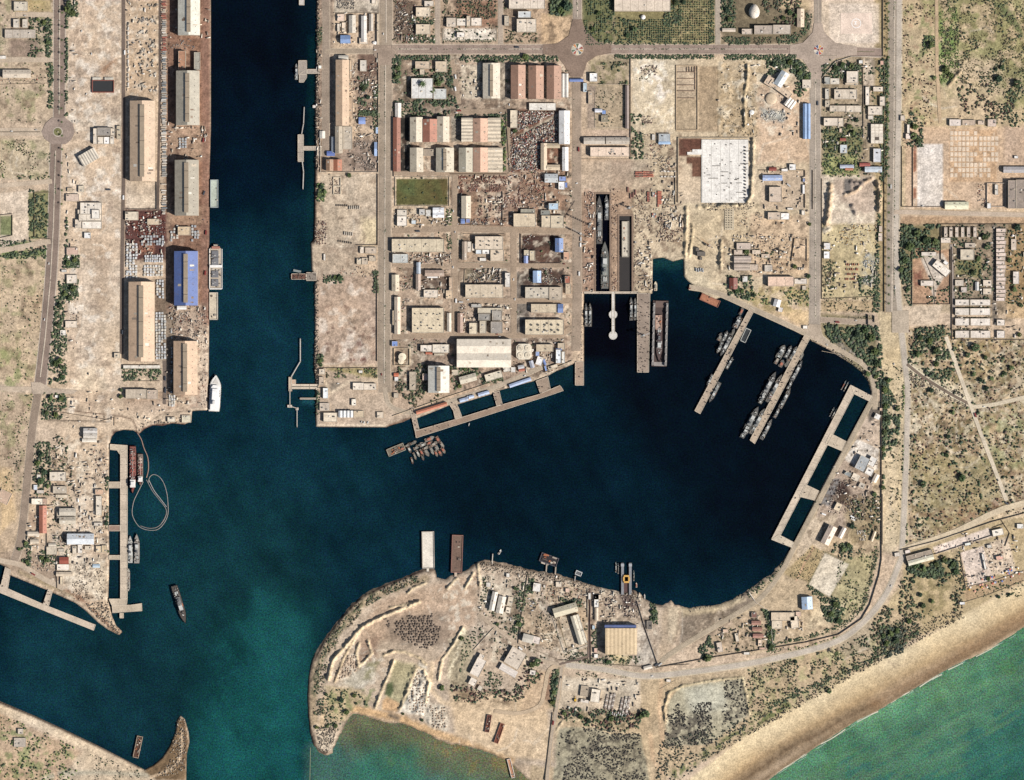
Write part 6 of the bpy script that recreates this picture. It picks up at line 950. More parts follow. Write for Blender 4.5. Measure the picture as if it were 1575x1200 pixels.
vessel(277, 930, 61, 9.5, 163, '747472', '50463e', 'lone grey frigate under way in the open southwest water', 'frigate', 6, 'frigate')
vessel(204.5, 723, 74, 10.5, 180, '7c342e', '8a4c40', 'red tanker moored innermost at the western quay beside the boom', 'tanker', 5, 'tanker', 'tanker'); vessel(216, 723, 50, 9, 180, '6e5c52', '7c6c60', 'grey-brown supply ship lashed outside the red tanker', 'tanker', 4, 'supply_ship', 'ship')
vessel(200.5, 845, 43, 7, 0, 'cfcfca', 'b5b5ae', 'pale slender boat moored innermost beside the western quay', 'patrol', 3); vessel(210.5, 844, 46, 8, 0, 'a09c94', '98928a', 'grey patrol ship moored outside a paler boat at the western quay'); vessel(198, 883, 18, 4, 0, 'c0bcb0', 'a8a498', 'northern of two little boats at the lower western quay', 'small', 2, 'boat', 'boat'); vessel(198, 901, 19, 4, 180, 'c8c4ba', 'b0aca0', 'southern of two little boats at the lower western quay', 'small', 2, 'boat', 'boat')
vessel(456, 110, 26, 4.5, 0, 'a0a4a4', '8a8a86', 'grey workboat moored at the northern channel jetty', 'patrol', 2); vessel(331, 605, 57, 18, 3, 'fbf9f6', 'e6e2da', 'white yacht-shaped ship with pointed bow at the southern quay end', 'yacht', 5, 'motor_yacht', 'yacht'); vessel(332, 411, 70, 20, 0, 'f0e8dc', 'c4b49e', 'cream cargo ship with four dark hatches beside the blue warehouse quay', 'cargo', 5, 'cargo_ship', 'cargo ship')
vessel(922, 338, 76, 9, 0, '7a7c7a', '56524e', 'long slim warship inside the western dry dock, north end', 'frigate', 3); vessel(933, 319, 40, 6, 0, '909496', '686664', 'short grey boat in the northeast corner of the western dry dock', 'patrol', 2.5); vessel(930.5, 408, 74, 11, 0, '888c84', '666660', 'broad grey warship in the southern half of the western dry dock', 'frigate', 3)
for i, (x, y, L, w, h, k) in enumerate([(1127, 512, 16, 5, 25, 'small'), (1122, 544, 12, 4, 205, 'small'), (1092, 585, 20, 5, 207, 'patrol'), (1141, 478, 14, 5, 25, 'small'), (1196, 553, 16, 6, 28, 'small'), (1173, 612, 20, 6, 28, 'patrol'), (1146, 664, 22, 7, 28, 'patrol'), (1215, 592, 16, 4.6, 28, 'patrol'), (1195, 635, 18, 5, 28, 'patrol'), (1233, 548, 14, 4.6, 28, 'small'), (901.5, 484, 38, 5.2, 0, 'patrol'), (907.7, 484, 38, 5.2, 0, 'patrol'), (971, 475, 37, 5.2, 0, 'patrol'), (977.2, 475, 36, 4.6, 0, 'patrol'), (1135, 495, 22, 8, 25, 'patrol'), (1108, 518, 14, 7, 25, 'small'), (1115.5, 517, 19, 5.5, 25, 'patrol'), (1107, 535, 20, 5.5, 205, 'patrol'), (1117, 531, 40, 6.5, 207, 'patrol'),
    (1122.5, 558, 22, 4.6, 30, 'patrol'), (1099, 604, 36, 6, 207, 'patrol'), (1202, 541, 24, 9, 28, 'patrol'), (1213, 541, 22, 6, 28, 'patrol'), (1221, 543, 24, 6, 28, 'patrol'), (1202.5, 559, 13, 7, 28, 'small'), (1211, 559, 14, 7, 208, 'small'), (1182, 594, 52, 8.5, 28, 'frigate'), (1192, 597, 50, 7.5, 28, 'frigate'), (1156, 646, 48, 9, 28, 'frigate'), (1166, 648, 46, 8, 28, 'frigate'), (1226, 570, 37, 6, 28, 'patrol'), (1208, 612, 37, 6.2, 28, 'patrol'), (1179.5, 660, 37, 6, 28, 'patrol')]):
    vessel(x, y, L, w, h, GY_[i % 4], ['5e5c58', '6e6a62', '545250', '645e56'][i % 4], None, k, 3, group=PB)
vessel(769, 849, 9, 3.2, 30, 'f4f2ee', 'e0dcd4', 'small white launch afloat near the short white jetty', 'small', 1.5, 'boat', 'boat'); vessel(979, 900, 8, 2.6, 0, 'e8d8c8', 'd0c0b0', 'small pale boat just east of the boat lift', 'small', 1.5, 'boat', 'boat'); vessel(991.5, 918, 9, 2.4, 0, 'e8e4dc', 'd0ccc4', 'small pale boat at the shore east of the slipway', 'small', 1.5, 'boat', 'boat'); vessel(1008.5, 440, 15, 5, 0, 'e6ddc6', 'd4c8ac', 'cream boat moored at the northeast quay corner by the floating dock', 'small', 3, 'boat', 'boat')
for i, (x, y) in enumerate([(1298, 592), (1302, 594), (1280, 633), (1283, 636), (947.5, 872), (951, 874), (975, 885)]): vessel(x, y, 18, 2, 28 if i < 4 else 0, 'c4ccca', '8c9490', None, 'small', 1, 'slim_boat', 'boat', 'slim launches beside the berths')
for i, (x, y, L, w, h, hx) in enumerate([(620, 690, 14, 5, 64, '6c6458'), (630, 692, 12, 5, 150, '5c5046'), (646, 684, 13, 5, 62, '7a6a58'), (655, 689, 12, 5, 66, '645a50'), (661, 681, 12, 5, 60, '8a7a66'), (680, 685, 12, 5, 145, '6e5c4c'), (671, 698, 11, 4.5, 150, '7c5444'), (650, 704, 11, 4, 150, '6a5c50'), (661, 675, 17, 6, 68, 'a8aca4'), (668, 683, 14, 6, 60, '7c7668'), (674, 677, 13, 6, 150, '8c8c82'), (672, 690, 14, 6, 150, '8c7e6a'), (682, 693, 12, 5, 145, 'b07858'), (677, 697, 12, 5, 145, 'b8886c'), (664, 693, 16, 5, 150, 'a89c88'), (656, 696, 16, 6, 145, 'c09474'), (649, 697, 14, 4.5, 150, 'a09888'), (643, 698, 13, 4, 150, 'b0a898'), (638, 702, 13, 3.6, 155, 'b86a54'), (634, 709, 12, 3.4, 160, 'c0503e'), (641, 688, 12, 5, 60, '8a8c80'), (636, 681, 12, 5, 68, '8c9888'), (627, 685, 14, 5, 60, '98988c'), (651, 684, 12, 5, 65, '9a9484')]):
    vessel(x, y, L, w, h, hx, ['7a7266', '5c4e44', '8a867c'][i % 3], None, 'small', 2, 'workboat', 'boat', 'workboats crowded off the dockyard breakwater')
def raft(x, y, w, d, rot, hx, label, D=2.2, rim=None, inner=None, name='barge', cat='barge', bumps=0, nose=None, arms=0):
    t = empty(name, P(x, y, 0), math.radians(rot)); w *= S / 2; d *= S / 2; rr = random.Random(int(x + y))
    MB().box(-w, -d, -1.5, w, d, D).build('hull', mat(hx, 'hull'), t)
    if rim:
        MB().box(-w, -d, D, -w + 1.4, d, D + 1.5).box(w - 1.4, -d, D, w, d, D + 1.5).box(-w + 1.4, -d, D, w - 1.4, -d + 1.4, D + 1.5).box(-w + 1.4, d - 1.4, D, w - 1.4, d, D + 1.5).build('coaming', mat(rim, 'plain'), t)
        MB().box(-w + 1.8, -d + 1.8, D - .4, w - 1.8, d - 1.8, D + .15).build('cargo_deck', mat(inner or hx, 'road'), t)
    for k in range(bumps):
        a, b = rr.uniform(-w * .75, w * .6), rr.uniform(-d * .85, d * .8); MB().box(a, b, D, a + rr.uniform(1, w * .6), b + rr.uniform(1, 5), D + rr.uniform(.8, 3)).build('deck_gear', mat(rr.choice(['a89c8c', '6a5a50', 'c8bca8', '8c7464', 'b8683c']), 'plain'), t)
    for s_ in (-1, 1): MB().box(s_ * (w - .5) - .4, -d + .5, D, s_ * (w - .5) + .4, -d + 1.6, D + 2).build('bollard', mat('4c4640', 'plain'), t)
    reg(t, None, cat, full=label); return t
raft(658.5, 846, 19, 57, 1, 'd8ccbc', 'white-decked cargo barge moored bow-on north of the peninsula', 3, 'b8ac9c', 'eadfce'); raft(703, 852, 17, 58, -2, '7c5c50', 'brown ore barge moored east of the white barge', 3, '9c6c5c', '7c6456', bumps=7); raft(658, 876, 3.5, 9, 0, 'e0d4c0', 'narrow ramp joining the white barge to the shore', 2.6, name='ramp', cat='ramp'); raft(701, 884, 4, 9, 0, 'c8b098', 'narrow ramp joining the brown barge to the shore', 2.6, name='ramp', cat='ramp')
raft(329.5, 298, 12, 43, 0, 'b4c0b4', 'pale green-grey flat barge moored at the northern quay', 3, 'a8b4b4', 'bcc4b4', bumps=2); raft(328.5, 471, 13, 42, 0, 'cdbfa8', 'cream barge with dark stern gear, moored behind the cargo ship', 3, 'd8ccb8', 'd4c4aa', bumps=6); raft(1092, 462, 31, 11, -24, 'a8654a', 'rust-orange barge at the head of the basin', 2.5, '9a5c44', 'b87858', bumps=2); raft(1147, 516, 9, 22, -25, '9a9c98', 'rectangular pontoon with dark well on the western finger pier', 2, 'b8b8b0', '3c4044', name='pontoon', cat='pontoon')
raft(212, 1149, 9, 34, -12, '6c4a38', 'rusty brown pontoon at the southwest shore', 2.5, 'a8947c', '5e4436', bumps=12, name='pontoon', cat='pontoon'); raft(962, 368, 11, 55, 0, 'c8bda8', 'flat cream barge lying in the eastern dry dock', 3, 'b8ac98', 'cfc4b0', bumps=9); raft(844.5, 861, 28, 14, -20, '3e3a42', 'dark square work pontoon crowded with gear north of the peninsula', 2, '5c5660', '3a3638', name='pontoon', cat='pontoon', bumps=10); raft(838, 867, 12, 2.6, -18, 'c8b8a4', 'narrow tan float fronting the dark work pontoon', 2, name='pontoon', cat='pontoon'); raft(890, 882, 10, 7, -22, 'a8a8a4', 'small framed pontoon east of the dark work pontoon', 2, 'd0d0cc', '6a6c70', name='pontoon', cat='pontoon')
raft(786, 1182, 6, 30, 14, 'c89c7c', 'orange-cream barge aground at the southern beach', 2.5, 'e0d0c0', 'c88c68', bumps=2); raft(609, 692, 12, 28, -68, '8c8474', 'cluttered wharf pontoon west of the workboats', 2.2, 'a09884', '7c7060', bumps=16, name='pontoon', cat='pontoon')
raft(457, 417, 12, 3.4, -12, '8c9490', 'slim grey float beside the rusty work jetty', 1.6, name='pontoon', cat='pontoon')
# floating dock with a hull inside, boat lift
t = empty('floating_dock', P(1015, 513, 0), math.radians(-1.5)); MB().box(-17.5, -76, -1.5, 17.5, 76, 2).build('pontoon', mat('4c3a34', 'plain'), t)
for s_ in (-1, 1):
    MB().box(s_ * 15 - 2.6, -74, 2, s_ * 15 + 2.6, 70, 8).build('side_wall', mat('85807c', 'plain'), t)
    for k in range(9): MB().box(s_ * 15 - 1.4, -66 + k * 16, 8, s_ * 15 + 1.4, -62 + k * 16, 10).build('winch_house', mat('b0aaa2', 'plain'), t)
MB().box(-12, 60, 2, 12, 75, 3.4).build('apron', mat('6e584e', 'plain'), t); MB().box(-12, -75, 2, 12, -66, 3).build('apron', mat('98908a', 'plain'), t); reg(t, None, 'floating dock', full='brown floating dock with grey side walls cradling a ship')
vessel(1014, 526, 62, 9, 180, '4a3a3c', '584440', 'dark ship being repaired on the brown floating dock', 'patrol', 5); raft(1013, 496, 10, 22, 0, 'b88c78', 'pink-brown deck house block at the north end of the floating dock', 6, 'c09c88', 'c8a894', bumps=7, name='ship_section', cat='ship section')
t = empty('boat_lift', P(963.5, 890, 0))
for s_ in (-1, 1): MB().box(s_ * 9 - 3, -37, -5, s_ * 9 + 3, 36, 4).build('arm', mat('8a8c90', 'plain'), t); MB().box(s_ * 9 - 3.6, 28, 4, s_ * 9 + 3.6, 34, 5).build('arm_end', mat('a8acb0', 'plain'), t)
MB().box(-6, -10, 3, 6, -6, 7).box(-6, 4, 3, 6, 8, 7).box(-8, -6, 3, -4, 4, 6.6).box(4, -6, 3, 8, 4, 6.6).build('hoist_frame', mat('e0a848', 'plain'), t); MB().box(-6, -38, -1, 6, -10, 1).build('ramp', mat('5a3c38', 'plain'), t)
reg(t, None, 'boat lift', full='twin-armed boat lift with yellow hoist frame jutting into the basin')
# floating boom
def tube(pts, r, m, parent, name):
    bm = MB(); 
    q = [Vector(P(*p, .2)) for p in pts]; out = []
    for i in range(len(q) - 1):
        a, b, c, d = q[max(i - 1, 0)], q[i], q[i + 1], q[min(i + 2, len(q) - 1)]
        for k in range(5):
            s = k / 5; out.append(.5 * ((2 * b) + (c - a) * s + (2 * a - 5 * b + 4 * c - d) * s * s + (3 * b - a - 3 * c + d) * s ** 3))
    out.append(q[-1]); v = []; f = []
    for i, c in enumerate(out):
        d = (out[min(i + 1, len(out) - 1)] - out[max(i - 1, 0)]).normalized(); nx = Vector((-d.y, d.x, 0))
        for k in range(6): a = k * math.pi / 3; v.append(tuple(c + nx * r * math.cos(a) + Vector((0, 0, r * math.sin(a)))))
    for i in range(len(out) - 1):
        for k in range(6): f.append((i * 6 + k, i * 6 + (k + 1) % 6, i * 6 + 6 + (k + 1) % 6, i * 6 + 6 + k))
    return mk(name, v, f, m, parent)
t = empty('floating_boom', (0, 0, 0)); tube([(211, 666), (217, 676), (221, 689), (227, 704), (228, 722), (225, 735)], 1.1, mat('9c7c6c', 'plain'), t, 'float_line')
tube([(225, 738), (234, 755), (244, 768), (255, 783), (254, 795), (246, 808)], .7, mat('948c86', 'plain'), t, 'float_line'); tube([(229, 739), (237, 755), (247, 768), (256, 780)], .8, mat('b0a8a4', 'plain'), t, 'float_line')
tube([(228, 742), (230, 734), (236, 730), (244, 733), (251, 742), (256, 757), (258, 773), (258, 791), (252, 805), (242, 814.5), (228, 815.5), (215, 811), (207, 801), (203, 789), (205, 773), (210, 761), (215, 751), (220, 741)], .75, mat('9c958e', 'plain'), t, 'float_line'); tube([(256, 790), (251, 802), (241, 811), (228, 812.5), (216, 809)], .8, mat('8c847c', 'plain'), t, 'float_line')
reg(t, None, 'boom', full='floating boom curling into a teardrop loop off the western quay')
# shoreline foam
for pts in ([(1262, 1143.5), (1280, 1134), (1300, 1120)], [(1318, 1109), (1340, 1098), (1350, 1093)], [(1384, 1071), (1398, 1063)], [(1414, 1055), (1430, 1045), (1448, 1036)], [(1190, 1190), (1215, 1174), (1240, 1158)], [(1458, 1029), (1480, 1019)], [(1500, 1009), (1525, 997)]):
    q = [(x + ri.uniform(-.6, .6) + 1, y + ri.uniform(-.6, .6) + 1.5) for x, y in pts]; v, f = ribbon(q, ri.uniform(1.0, 1.8), .06, 5); o = mk('foam', v, f, mat('d8d0b8', 'plain')); o['kind'] = 'stuff'; o['label'] = 'thin line of white surf along the beach'
for k in range(26):
    u = ri.random(); x = 1195 + u * 370; y = np.interp(x, [1180, 1262, 1313, 1348, 1396, 1460, 1520, 1575], [1200, 1144, 1111, 1094, 1065, 1027, 999, 964]); L_ = ri.uniform(5, 16); dy = ri.uniform(.5, 5)
    v, f = ribbon([(x, y + dy), (x + L_ / 2, y + dy - L_ * .3 + ri.uniform(-.5, .5)), (x + L_, y + dy - L_ * .6)], ri.uniform(.4, .9), .07, 3); o = mk('foam', v, f, mat('d8d0b8' if dy < 2 else '9cbca4', 'plain')); o['kind'] = 'stuff'; o['label'] = 'broken streak of surf off the beach'
v, f = ribbon([(477.5, 1150), (477, 1175), (476, 1230)], .8, .05, 3); o = mk('foam', v, f, mat('8a9070', 'plain')); o['kind'] = 'stuff'; o['label'] = 'pale line where clear water meets murky water'
# ------------------------------------------------------------------ copies with shared meshes
def proto(name, parts):
    """parts: list of (mesh name, MB, material); first is the thing itself when name is None"""
    return [(n, m.build(n, mt)) for n, m, mt in parts]
def as_data(mb, name, m):
    me = bpy.data.meshes.new(name); me.from_pydata(mb.v, [], mb.f); me.materials.append(m); return me
def put(name, me, x, y, z, rot, sc=(1, 1, 1), parent=None):
    o = bpy.data.objects.new(name, me); COL.objects.link(o); o.scale = sc; o.rotation_euler[2] = rot
    if parent: o.parent = parent; o.location = (x, y, z)
    else: o.location = P(x, y, z)
    return o
rr = random.Random(21)
# metal bundles in the west yard, rows of wagons or containers, steel stock
cm = MB().box(-6.5, -1.25, 0, 6.5, 1.25, 2.6)
for k in range(6): cm.box(-6 + k * 2.2, -1.32, .2, -5.7 + k * 2.2, 1.32, 2.5)
CM = {c: as_data(cm, 'container', mat(c, 'plain')) for c in ('b0604c', 'c8b8a4', 'a8a49c', 'e0d8cc', '8a5c50', '7c8488', 'c06a50', 'd0c4b4')}
def container(x, y, rot, c, grp='containers in the port rows', lab=None, L=1.0):
    o = put('container', CM[c], x, y, LZ, math.radians(rot), (L, 1.15, 1)); reg(o, (lab or f'{colour_word(c)} long container') + '', 'container', x, y, grp)
y = 0
while y < 330:
    n = 1 if y < 250 else (1 if rr.random() < .7 else 0)
    if not 275 < y < 280 and n:
        c = rr.choice(['b0604c', '8a5c50', 'b0604c'] if (y < 14 or 20 < y < 30 or 55 < y < 78) else ['c8b8a4', 'a8a49c', 'e0d8cc', '7c8488', 'd0c4b4', 'a8a49c'])
        container(252.5 + rr.uniform(-1, 1), y, rr.uniform(-4, 4), c, L=rr.uniform(.5, 1.0))
    y += rr.uniform(2.2, 3.8)
for i in range(14): container(197.5, 38 + i * 7 + rr.uniform(-1, 1), 90 + rr.uniform(-8, 8), rr.choice(['e0d8cc', 'd0c4b4', 'c8b8a4']), L=.6)
bnd = MB(); 
for k in range(4): bnd.box(-5, -1.9 + k * 1.0, 0, 5, -1.2 + k * 1.0, 1.7)
BD = {c: as_data(bnd, 'bundle', mat(c, 'plain')) for c in ('d8ccb8', 'b8a890', '8a7c6c', 'e4d8c6', 'a09890')}
for i in range(95):
    x = rr.choice([rr.uniform(213, 222), rr.uniform(218, 230), rr.uniform(230, 241)]); y = rr.uniform(4, 145)
    if (y < 25 and x < 228) or 56 < y < 60 or 118 < y < 128: continue
    o = put('steel_bundle', BD[rr.choice(list(BD))], x, y, LZ, math.radians(rr.choice([80, 100, 20, -60, 60]) + rr.uniform(-15, 15)), (rr.uniform(.35, .75), rr.uniform(.5, 1.1), 1.3)); reg(o, 'pale steel bundle', 'metal bundle', x, y, 'steel bundles in the wagon yard')
blk = MB().box(-2.3, -2.6, 0, 2.3, -.2, 2.2).box(-2.3, .2, 0, 2.3, 2.6, 2)
BK = {c: as_data(blk, 'cargo', mat(c, 'plain')) for c in ('eceae6', 'd8dadc', 'b8bcc0', 'e4dccc', 'c4c4c0')}; nblk = 0
for x0, y0, x1, y1, dx, dy, p, cs in ((194, 374, 213, 427, 4.6, 4.2, .86, ('eceae6', 'd8dadc', 'e4dccc')), (222, 392, 252, 404, 3.6, 4, .95, ('eceae6', 'd8dadc')), (221, 408, 250, 426, 4.4, 4.4, .95, ('e4dccc', 'eceae6')), (240, 430, 252, 460, 4.3, 4.2, .9, ('e4dccc', 'd8dadc')), (239, 480, 255, 551, 4.3, 4.3, .92, ('e4dccc', 'c4c4c0', 'd8dadc')),
    (217, 362, 252, 377, 4.5, 4, .75, ('b8bcc0', 'c4c4c0')), (259.5, 608, 271, 626, 3.3, 4.6, 1, ('eceae6', 'e4dccc')), (262, 346, 274, 370, 4.4, 4.4, .6, ('c4c4c0', 'e4dccc')), (294, 346, 305, 372, 4.4, 4.4, .8, ('c4c4c0', 'b8bcc0')), (275, 212, 288, 228, 4.4, 4, .8, ('b8bcc0', 'c4c4c0')), (262, 488, 266, 606, 3, 4.2, .7, ('b8bcc0', 'c4c4c0')), (198, 436, 199, 480, 4, 5, 0, ('c4c4c0',))):
    y = y0 + 2
    while y < y1:
        x = x0 + 2
        while x < x1:
            if rr.random() < p and nblk < 298:
                nblk += 1; o = put('cargo_stack', BK[rr.choice(cs)], x + rr.uniform(-.5, .5), y + rr.uniform(-.4, .4), LZ, 0, (rr.uniform(.8, 1.15) * dx / 4.6, .95 * dy / 4.4, rr.uniform(.8, 1.6))); reg(o, 'pale strapped cargo stack', 'cargo', x, y, 'cargo stacks south of the metal yard')
            x += dx
        y += dy
def bundles(x0, y0, n, dx, dy, rot, c, lab, sc=(.55, 1.3, 1.6)):
    for i in range(n): o = put('pipe_bundle', BD[c], x0 + i * dx, y0 + i * dy, LZ, math.radians(rot), sc); reg(o, lab, 'pipe bundle', x0 + i * dx, y0 + i * dy, 'pipe bundles laid in rows')
bundles(537.5, 319.5, 6, 3, 0, 84, 'e4d8c6', 'white pipe bundle', (.8, .42, 1.6)); bundles(518, 316, 6, 3.2, .1, 80, '8a7c6c', 'dark pipe bundle', (.45, .4, 1.4)); bundles(530, 359, 5, 3, .4, 84, 'e4d8c6', 'white pipe bundle', (.75, .42, 1.6)); bundles(521, 371, 7, 3.3, .5, 84, '8a7c6c', 'dark pipe bundle', (.45, .4, 1.3))

for x, y, L, c in ((933, 1079, 22, 'b0a090'), (938.5, 1080, 24, 'c4b4a4'), (943.5, 1078, 24, '9a8c80'), (956, 1084, 22, 'a8988a'), (961, 1085, 28, 'd0c4b4'), (966, 1085, 28, 'b8a89a')):
    t = empty('pallet_row', P(x, y, LZ), math.radians(-11)); MB().box(-2.4, -L * .75, 0, 2.4, L * .75, 2.2).build('stack', mat(c, 'plain'), t)
    for k in range(int(L / 4)): MB().box(-2.6, -L * .72 + k * 6, 2.2, 2.6, -L * .72 + k * 6 + 1.4, 2.9).build('strap', mat('ece4d8' if k % 2 else '6a5a50', 'plain'), t)
    reg(t, 'long pallet row', 'cargo', x, y, 'pallet rows in the gravel lot')
for i in range(9): o = put('light_slat_stack', BK['eceae6'], 942 + i * 3, 1097 + (i % 3) * 1.4, LZ, math.radians(-10), (.35, 1.1, 1)); reg(o, 'white slat stack', 'cargo', 942 + i * 3, 1097, 'white slat stacks')
# shipyard containers: red rows, orange stack
for i in range(15): container(980 + (i % 5) * 5.6 + rr.uniform(-.5, .5), 265 + (i // 5) * 3.2 + rr.uniform(-.4, .4), rr.uniform(-3, 3), rr.choice(['b0604c', '8a5c50', 'c06a50']), 'containers beside the dry docks', L=.62)
for i in range(8): container(996.5 + (i % 2) * 2, 297 + (i // 2) * 3.9, 90, '8a5c50' if i % 2 else 'b0604c', 'containers beside the dry docks', L=.38)
for i in range(16): container(1012.5 + (i % 3) * 2.0, 296 + (i // 3) * 4.1, 90, 'c06a50', 'containers beside the dry docks', L=.44)
for i in range(12): container(1004 + (i % 3) * 2.1, 298 + (i // 3) * 3.4 + (25 if i > 5 else 0), 90, ['e0d8cc', '7c8488', 'c06a50'][(i + i // 3) % 3], 'containers beside the dry docks', L=.33)
for i in range(10): container(1018 + (i % 5) * 5, 264 + (i // 5) * 8, 0, rr.choice(['d0c4b4', 'e0d8cc', 'c8b8a4']), 'containers beside the dry docks', L=.36)
for i, (x, y, r) in enumerate(((970, 302, 90), (974, 300, 90), (977.5, 296, 90), (966, 292, 90))): container(x, y, r, '8a5c50', 'containers beside the dry docks', L=.9)
raft(751, 1113, 7, 27, -9, '6e4038', 'dark rusty steel box lying on the sand, western of two', 5, '8c5848', '5c3830', name='rusty_box', cat='steel box', bumps=9); raft(768, 1128, 7, 32, -19, '8c5038', 'orange-rust steel box lying on the sand, eastern of two', 5, 'a8684c', '7a4434', name='rusty_box', cat='steel box', bumps=6)
for i in range(26):
    x = 1302 + (i % 7) * 3 + (0 if i < 13 else -1); y = 407 + (i // 7) * 7.5
    o = put('pipe_bundle', BD['b8a890'] if i % 3 == 2 else CM['c06a50'], x, y, LZ, math.radians(84), (.36, .55, 1)); reg(o, 'orange-tan pipe bundle', 'pipe bundle', x, y, 'orange pipe stack of the quarry yard')
# vehicles
car = MB().prism([(-2.2, -.9), (2.2, -.9), (2.3, -.5), (2.3, .5), (2.2, .9), (-2.2, .9)], .4, 1.1); carb = MB().box(-1.4, -.8, 1.1, 1.0, .8, 1.75); whl = MB().box(-1.7, -1, 0, -1, 1, .7).box(1, -1, 0, 1.7, 1, .7)
CARS = {c: (as_data(car, 'body', mat(c, 'hull')), as_data(carb, 'cabin', mat(c if c != 'f4f2ee' else 'd8d8d4', 'hull')), as_data(whl, 'wheel', mat('2a2a2a', 'plain'))) for c in ('f4f2ee', 'c8c4be', '8c2c28', '3c4450', 'e8e4dc')}
def vehicle(x, y, rot, c, kind='car', z=LZ + .5):
    t = empty(kind, P(x, y, z), math.radians(rot)); b, cb, wh = CARS[c]; s = 2.2 if kind == 'lorry' else 1.15
    put('body', b, 0, 0, 0, 0, (s, s * .85 if kind == 'lorry' else 1.1, 1 if kind == 'car' else 2.2), t); put('cabin', cb, 3 * (s - 1.15), 0, 0, 0, (1.1, 1.1, 1.2), t); put('wheel', wh, 0, 0, 0, 0, (s, 1.1, 1), t)
    reg(t, f'{colour_word(c)} parked {kind}', kind, x, y, f'{kind}s around the harbour')
for x, y, r, c, k in ((192, 81, 90, 'f4f2ee', 'lorry'), (190, 304, 90, 'f4f2ee', 'lorry'), (18, 202, 0, 'f4f2ee', 'car'), (126, 48, 80, 'e8e4dc', 'car'), (141, 83, 90, 'f4f2ee', 'car'), (133, 145, 60, 'e8e4dc', 'car'), (313, 216, 80, '8c2c28', 'lorry'), (314, 297, 70, '3c4450', 'lorry'), (317, 358, 85, '8c2c28', 'lorry'), (316, 420, 85, '8c2c28', 'lorry'), (893, 377, 90, 'f4f2ee', 'lorry'), (893.5, 368, 90, 'c8c4be', 'lorry'), (167, 292, 0, '3c4450', 'lorry'), (136, 575, 90, '3c4450', 'car'), (126, 735, 0, 'c8c4be', 'car'), (608, 585, 80, 'f4f2ee', 'car'), (611, 585, 80, 'f4f2ee', 'car'), (887, 282, 10, 'f4f2ee', 'car'), (1267, 791, -20, 'f4f2ee', 'lorry'), (1335, 677, -30, 'f4f2ee', 'car'), (1311, 795, -30, 'f4f2ee', 'lorry'), (1312, 799, -30, 'e8e4dc', 'lorry'), (1548, 774, -40, '3c4450', 'lorry'), (1419, 317, 0, 'f4f2ee', 'car'), (1213, 285, -40, 'c8c4be', 'lorry'), (560, 650, 70, 'f4f2ee', 'car'), (566, 650, 70, 'f4f2ee', 'car'), (556, 649, 70, 'c8c4be', 'car'), (520, 590, 0, 'e8e4dc', 'car'), (1185, 610, 0, '8c2c28', 'car'), (1480, 489, 0, 'f4f2ee', 'car'), (1003, 1040, 10, 'f4f2ee', 'car'), (700, 357, 90, 'c8c4be', 'car'), (790, 430, 85, 'f4f2ee', 'car'), (1375, 560, 90, 'c8c4be', 'car'), (820, 928, 10, 'f4f2ee', 'car'), (817, 932, 10, 'c8c4be', 'car'), (822, 935, 12, '3c4450', 'car'), (818, 925, 12, '3c4450', 'car'), (819, 939, 12, 'f4f2ee', 'car'), (814, 921, 12, 'e8e4dc', 'car')): vehicle(x, y, r, c, k)
t = empty('excavator', P(885, 1077, LZ)); MB().box(-2.5, -3.5, 0, 2.5, 3.5, 1.4).build('tracks', mat('4a4238', 'plain'), t); MB().box(-2.6, -2.6, 1.4, 2.6, 3, 4.4).build('cab', mat('e8b428', 'plain'), t); MB().box(-.6, 3, 2, .6, 9, 3).build('boom_arm', mat('d8a428', 'plain'), t); reg(t, None, 'excavator', full='bright yellow digger alone at the west side of the gravel lot')
def crane(x, y, h, jib, rot, hx, label, base=3):
    t = empty('harbour_crane', P(x, y, LZ), math.radians(rot)); m = mat(hx, 'plain'); MB().box(-base, -base, 0, base, base, 3).build('base', mat('6a6058', 'plain'), t); tw = MB()
    for sx in (-1, 1):
        for sy in (-1, 1): tw.box(sx * 1.3 - .25, sy * 1.3 - .25, 3, sx * 1.3 + .25, sy * 1.3 + .25, h)
    for k in range(int(h / 4)): tw.box(-1.5, -1.5, 3 + k * 4, 1.5, 1.5, 3.3 + k * 4)
    tw.build('tower', m, t); MB().box(-1.8, -2, h, 1.8, 2, h + 3).build('cab', mat('e0dcd4', 'plain'), t); j = MB()
    for s_ in (-.8, .8): j.box(-6, s_ - .2, h + 3, jib, s_ + .2, h + 3.5)
    for k in range(int(jib / 3)): j.box(k * 3, -.8, h + 3.1, k * 3 + .3, .8, h + 3.4)
    j.build('jib', m, t); MB().box(-9, -1.6, h + 2, -5.5, 1.6, h + 4.5).build('counterweight', mat('8a857c', 'plain'), t); reg(t, None, 'crane', full=label)
crane(907, 346, 40, 36, 60, 'b0a89a', 'tall harbour crane on the quay west of the warship dry dock'); crane(893, 360, 24, 22, 150, 'c0b8ac', 'shorter crane near the parked lorries on the avenue'); crane(968, 320, 14, 12, 200, 'c8c4bc', 'pale crane northeast of the eastern dry dock'); crane(1091, 378, 10, 26, 140, 'c88c50', 'orange mobile crane with long jib on the sandy head of the basin', 2.5); crane(990, 516, 18, 14, 20, 'c4c8c8', 'grey crane mid-length on the straight pier', 2.5); crane(1206, 388, 12, 12, 30, 'c8b8a0', 'low site crane in the eastern sandy yard', 2)
t = empty('block_stack', P(1078, 388, LZ)); MB().box(-9, -9, 0, 10, 1, 8).box(-12, 2, 0, -4, 10, 6).box(-3, -18, 0, 3, -11, 4).build('block', mat('6f665c', 'plain'), t); reg(t, None, 'concrete blocks', full='dark block stack under the orange mobile crane')
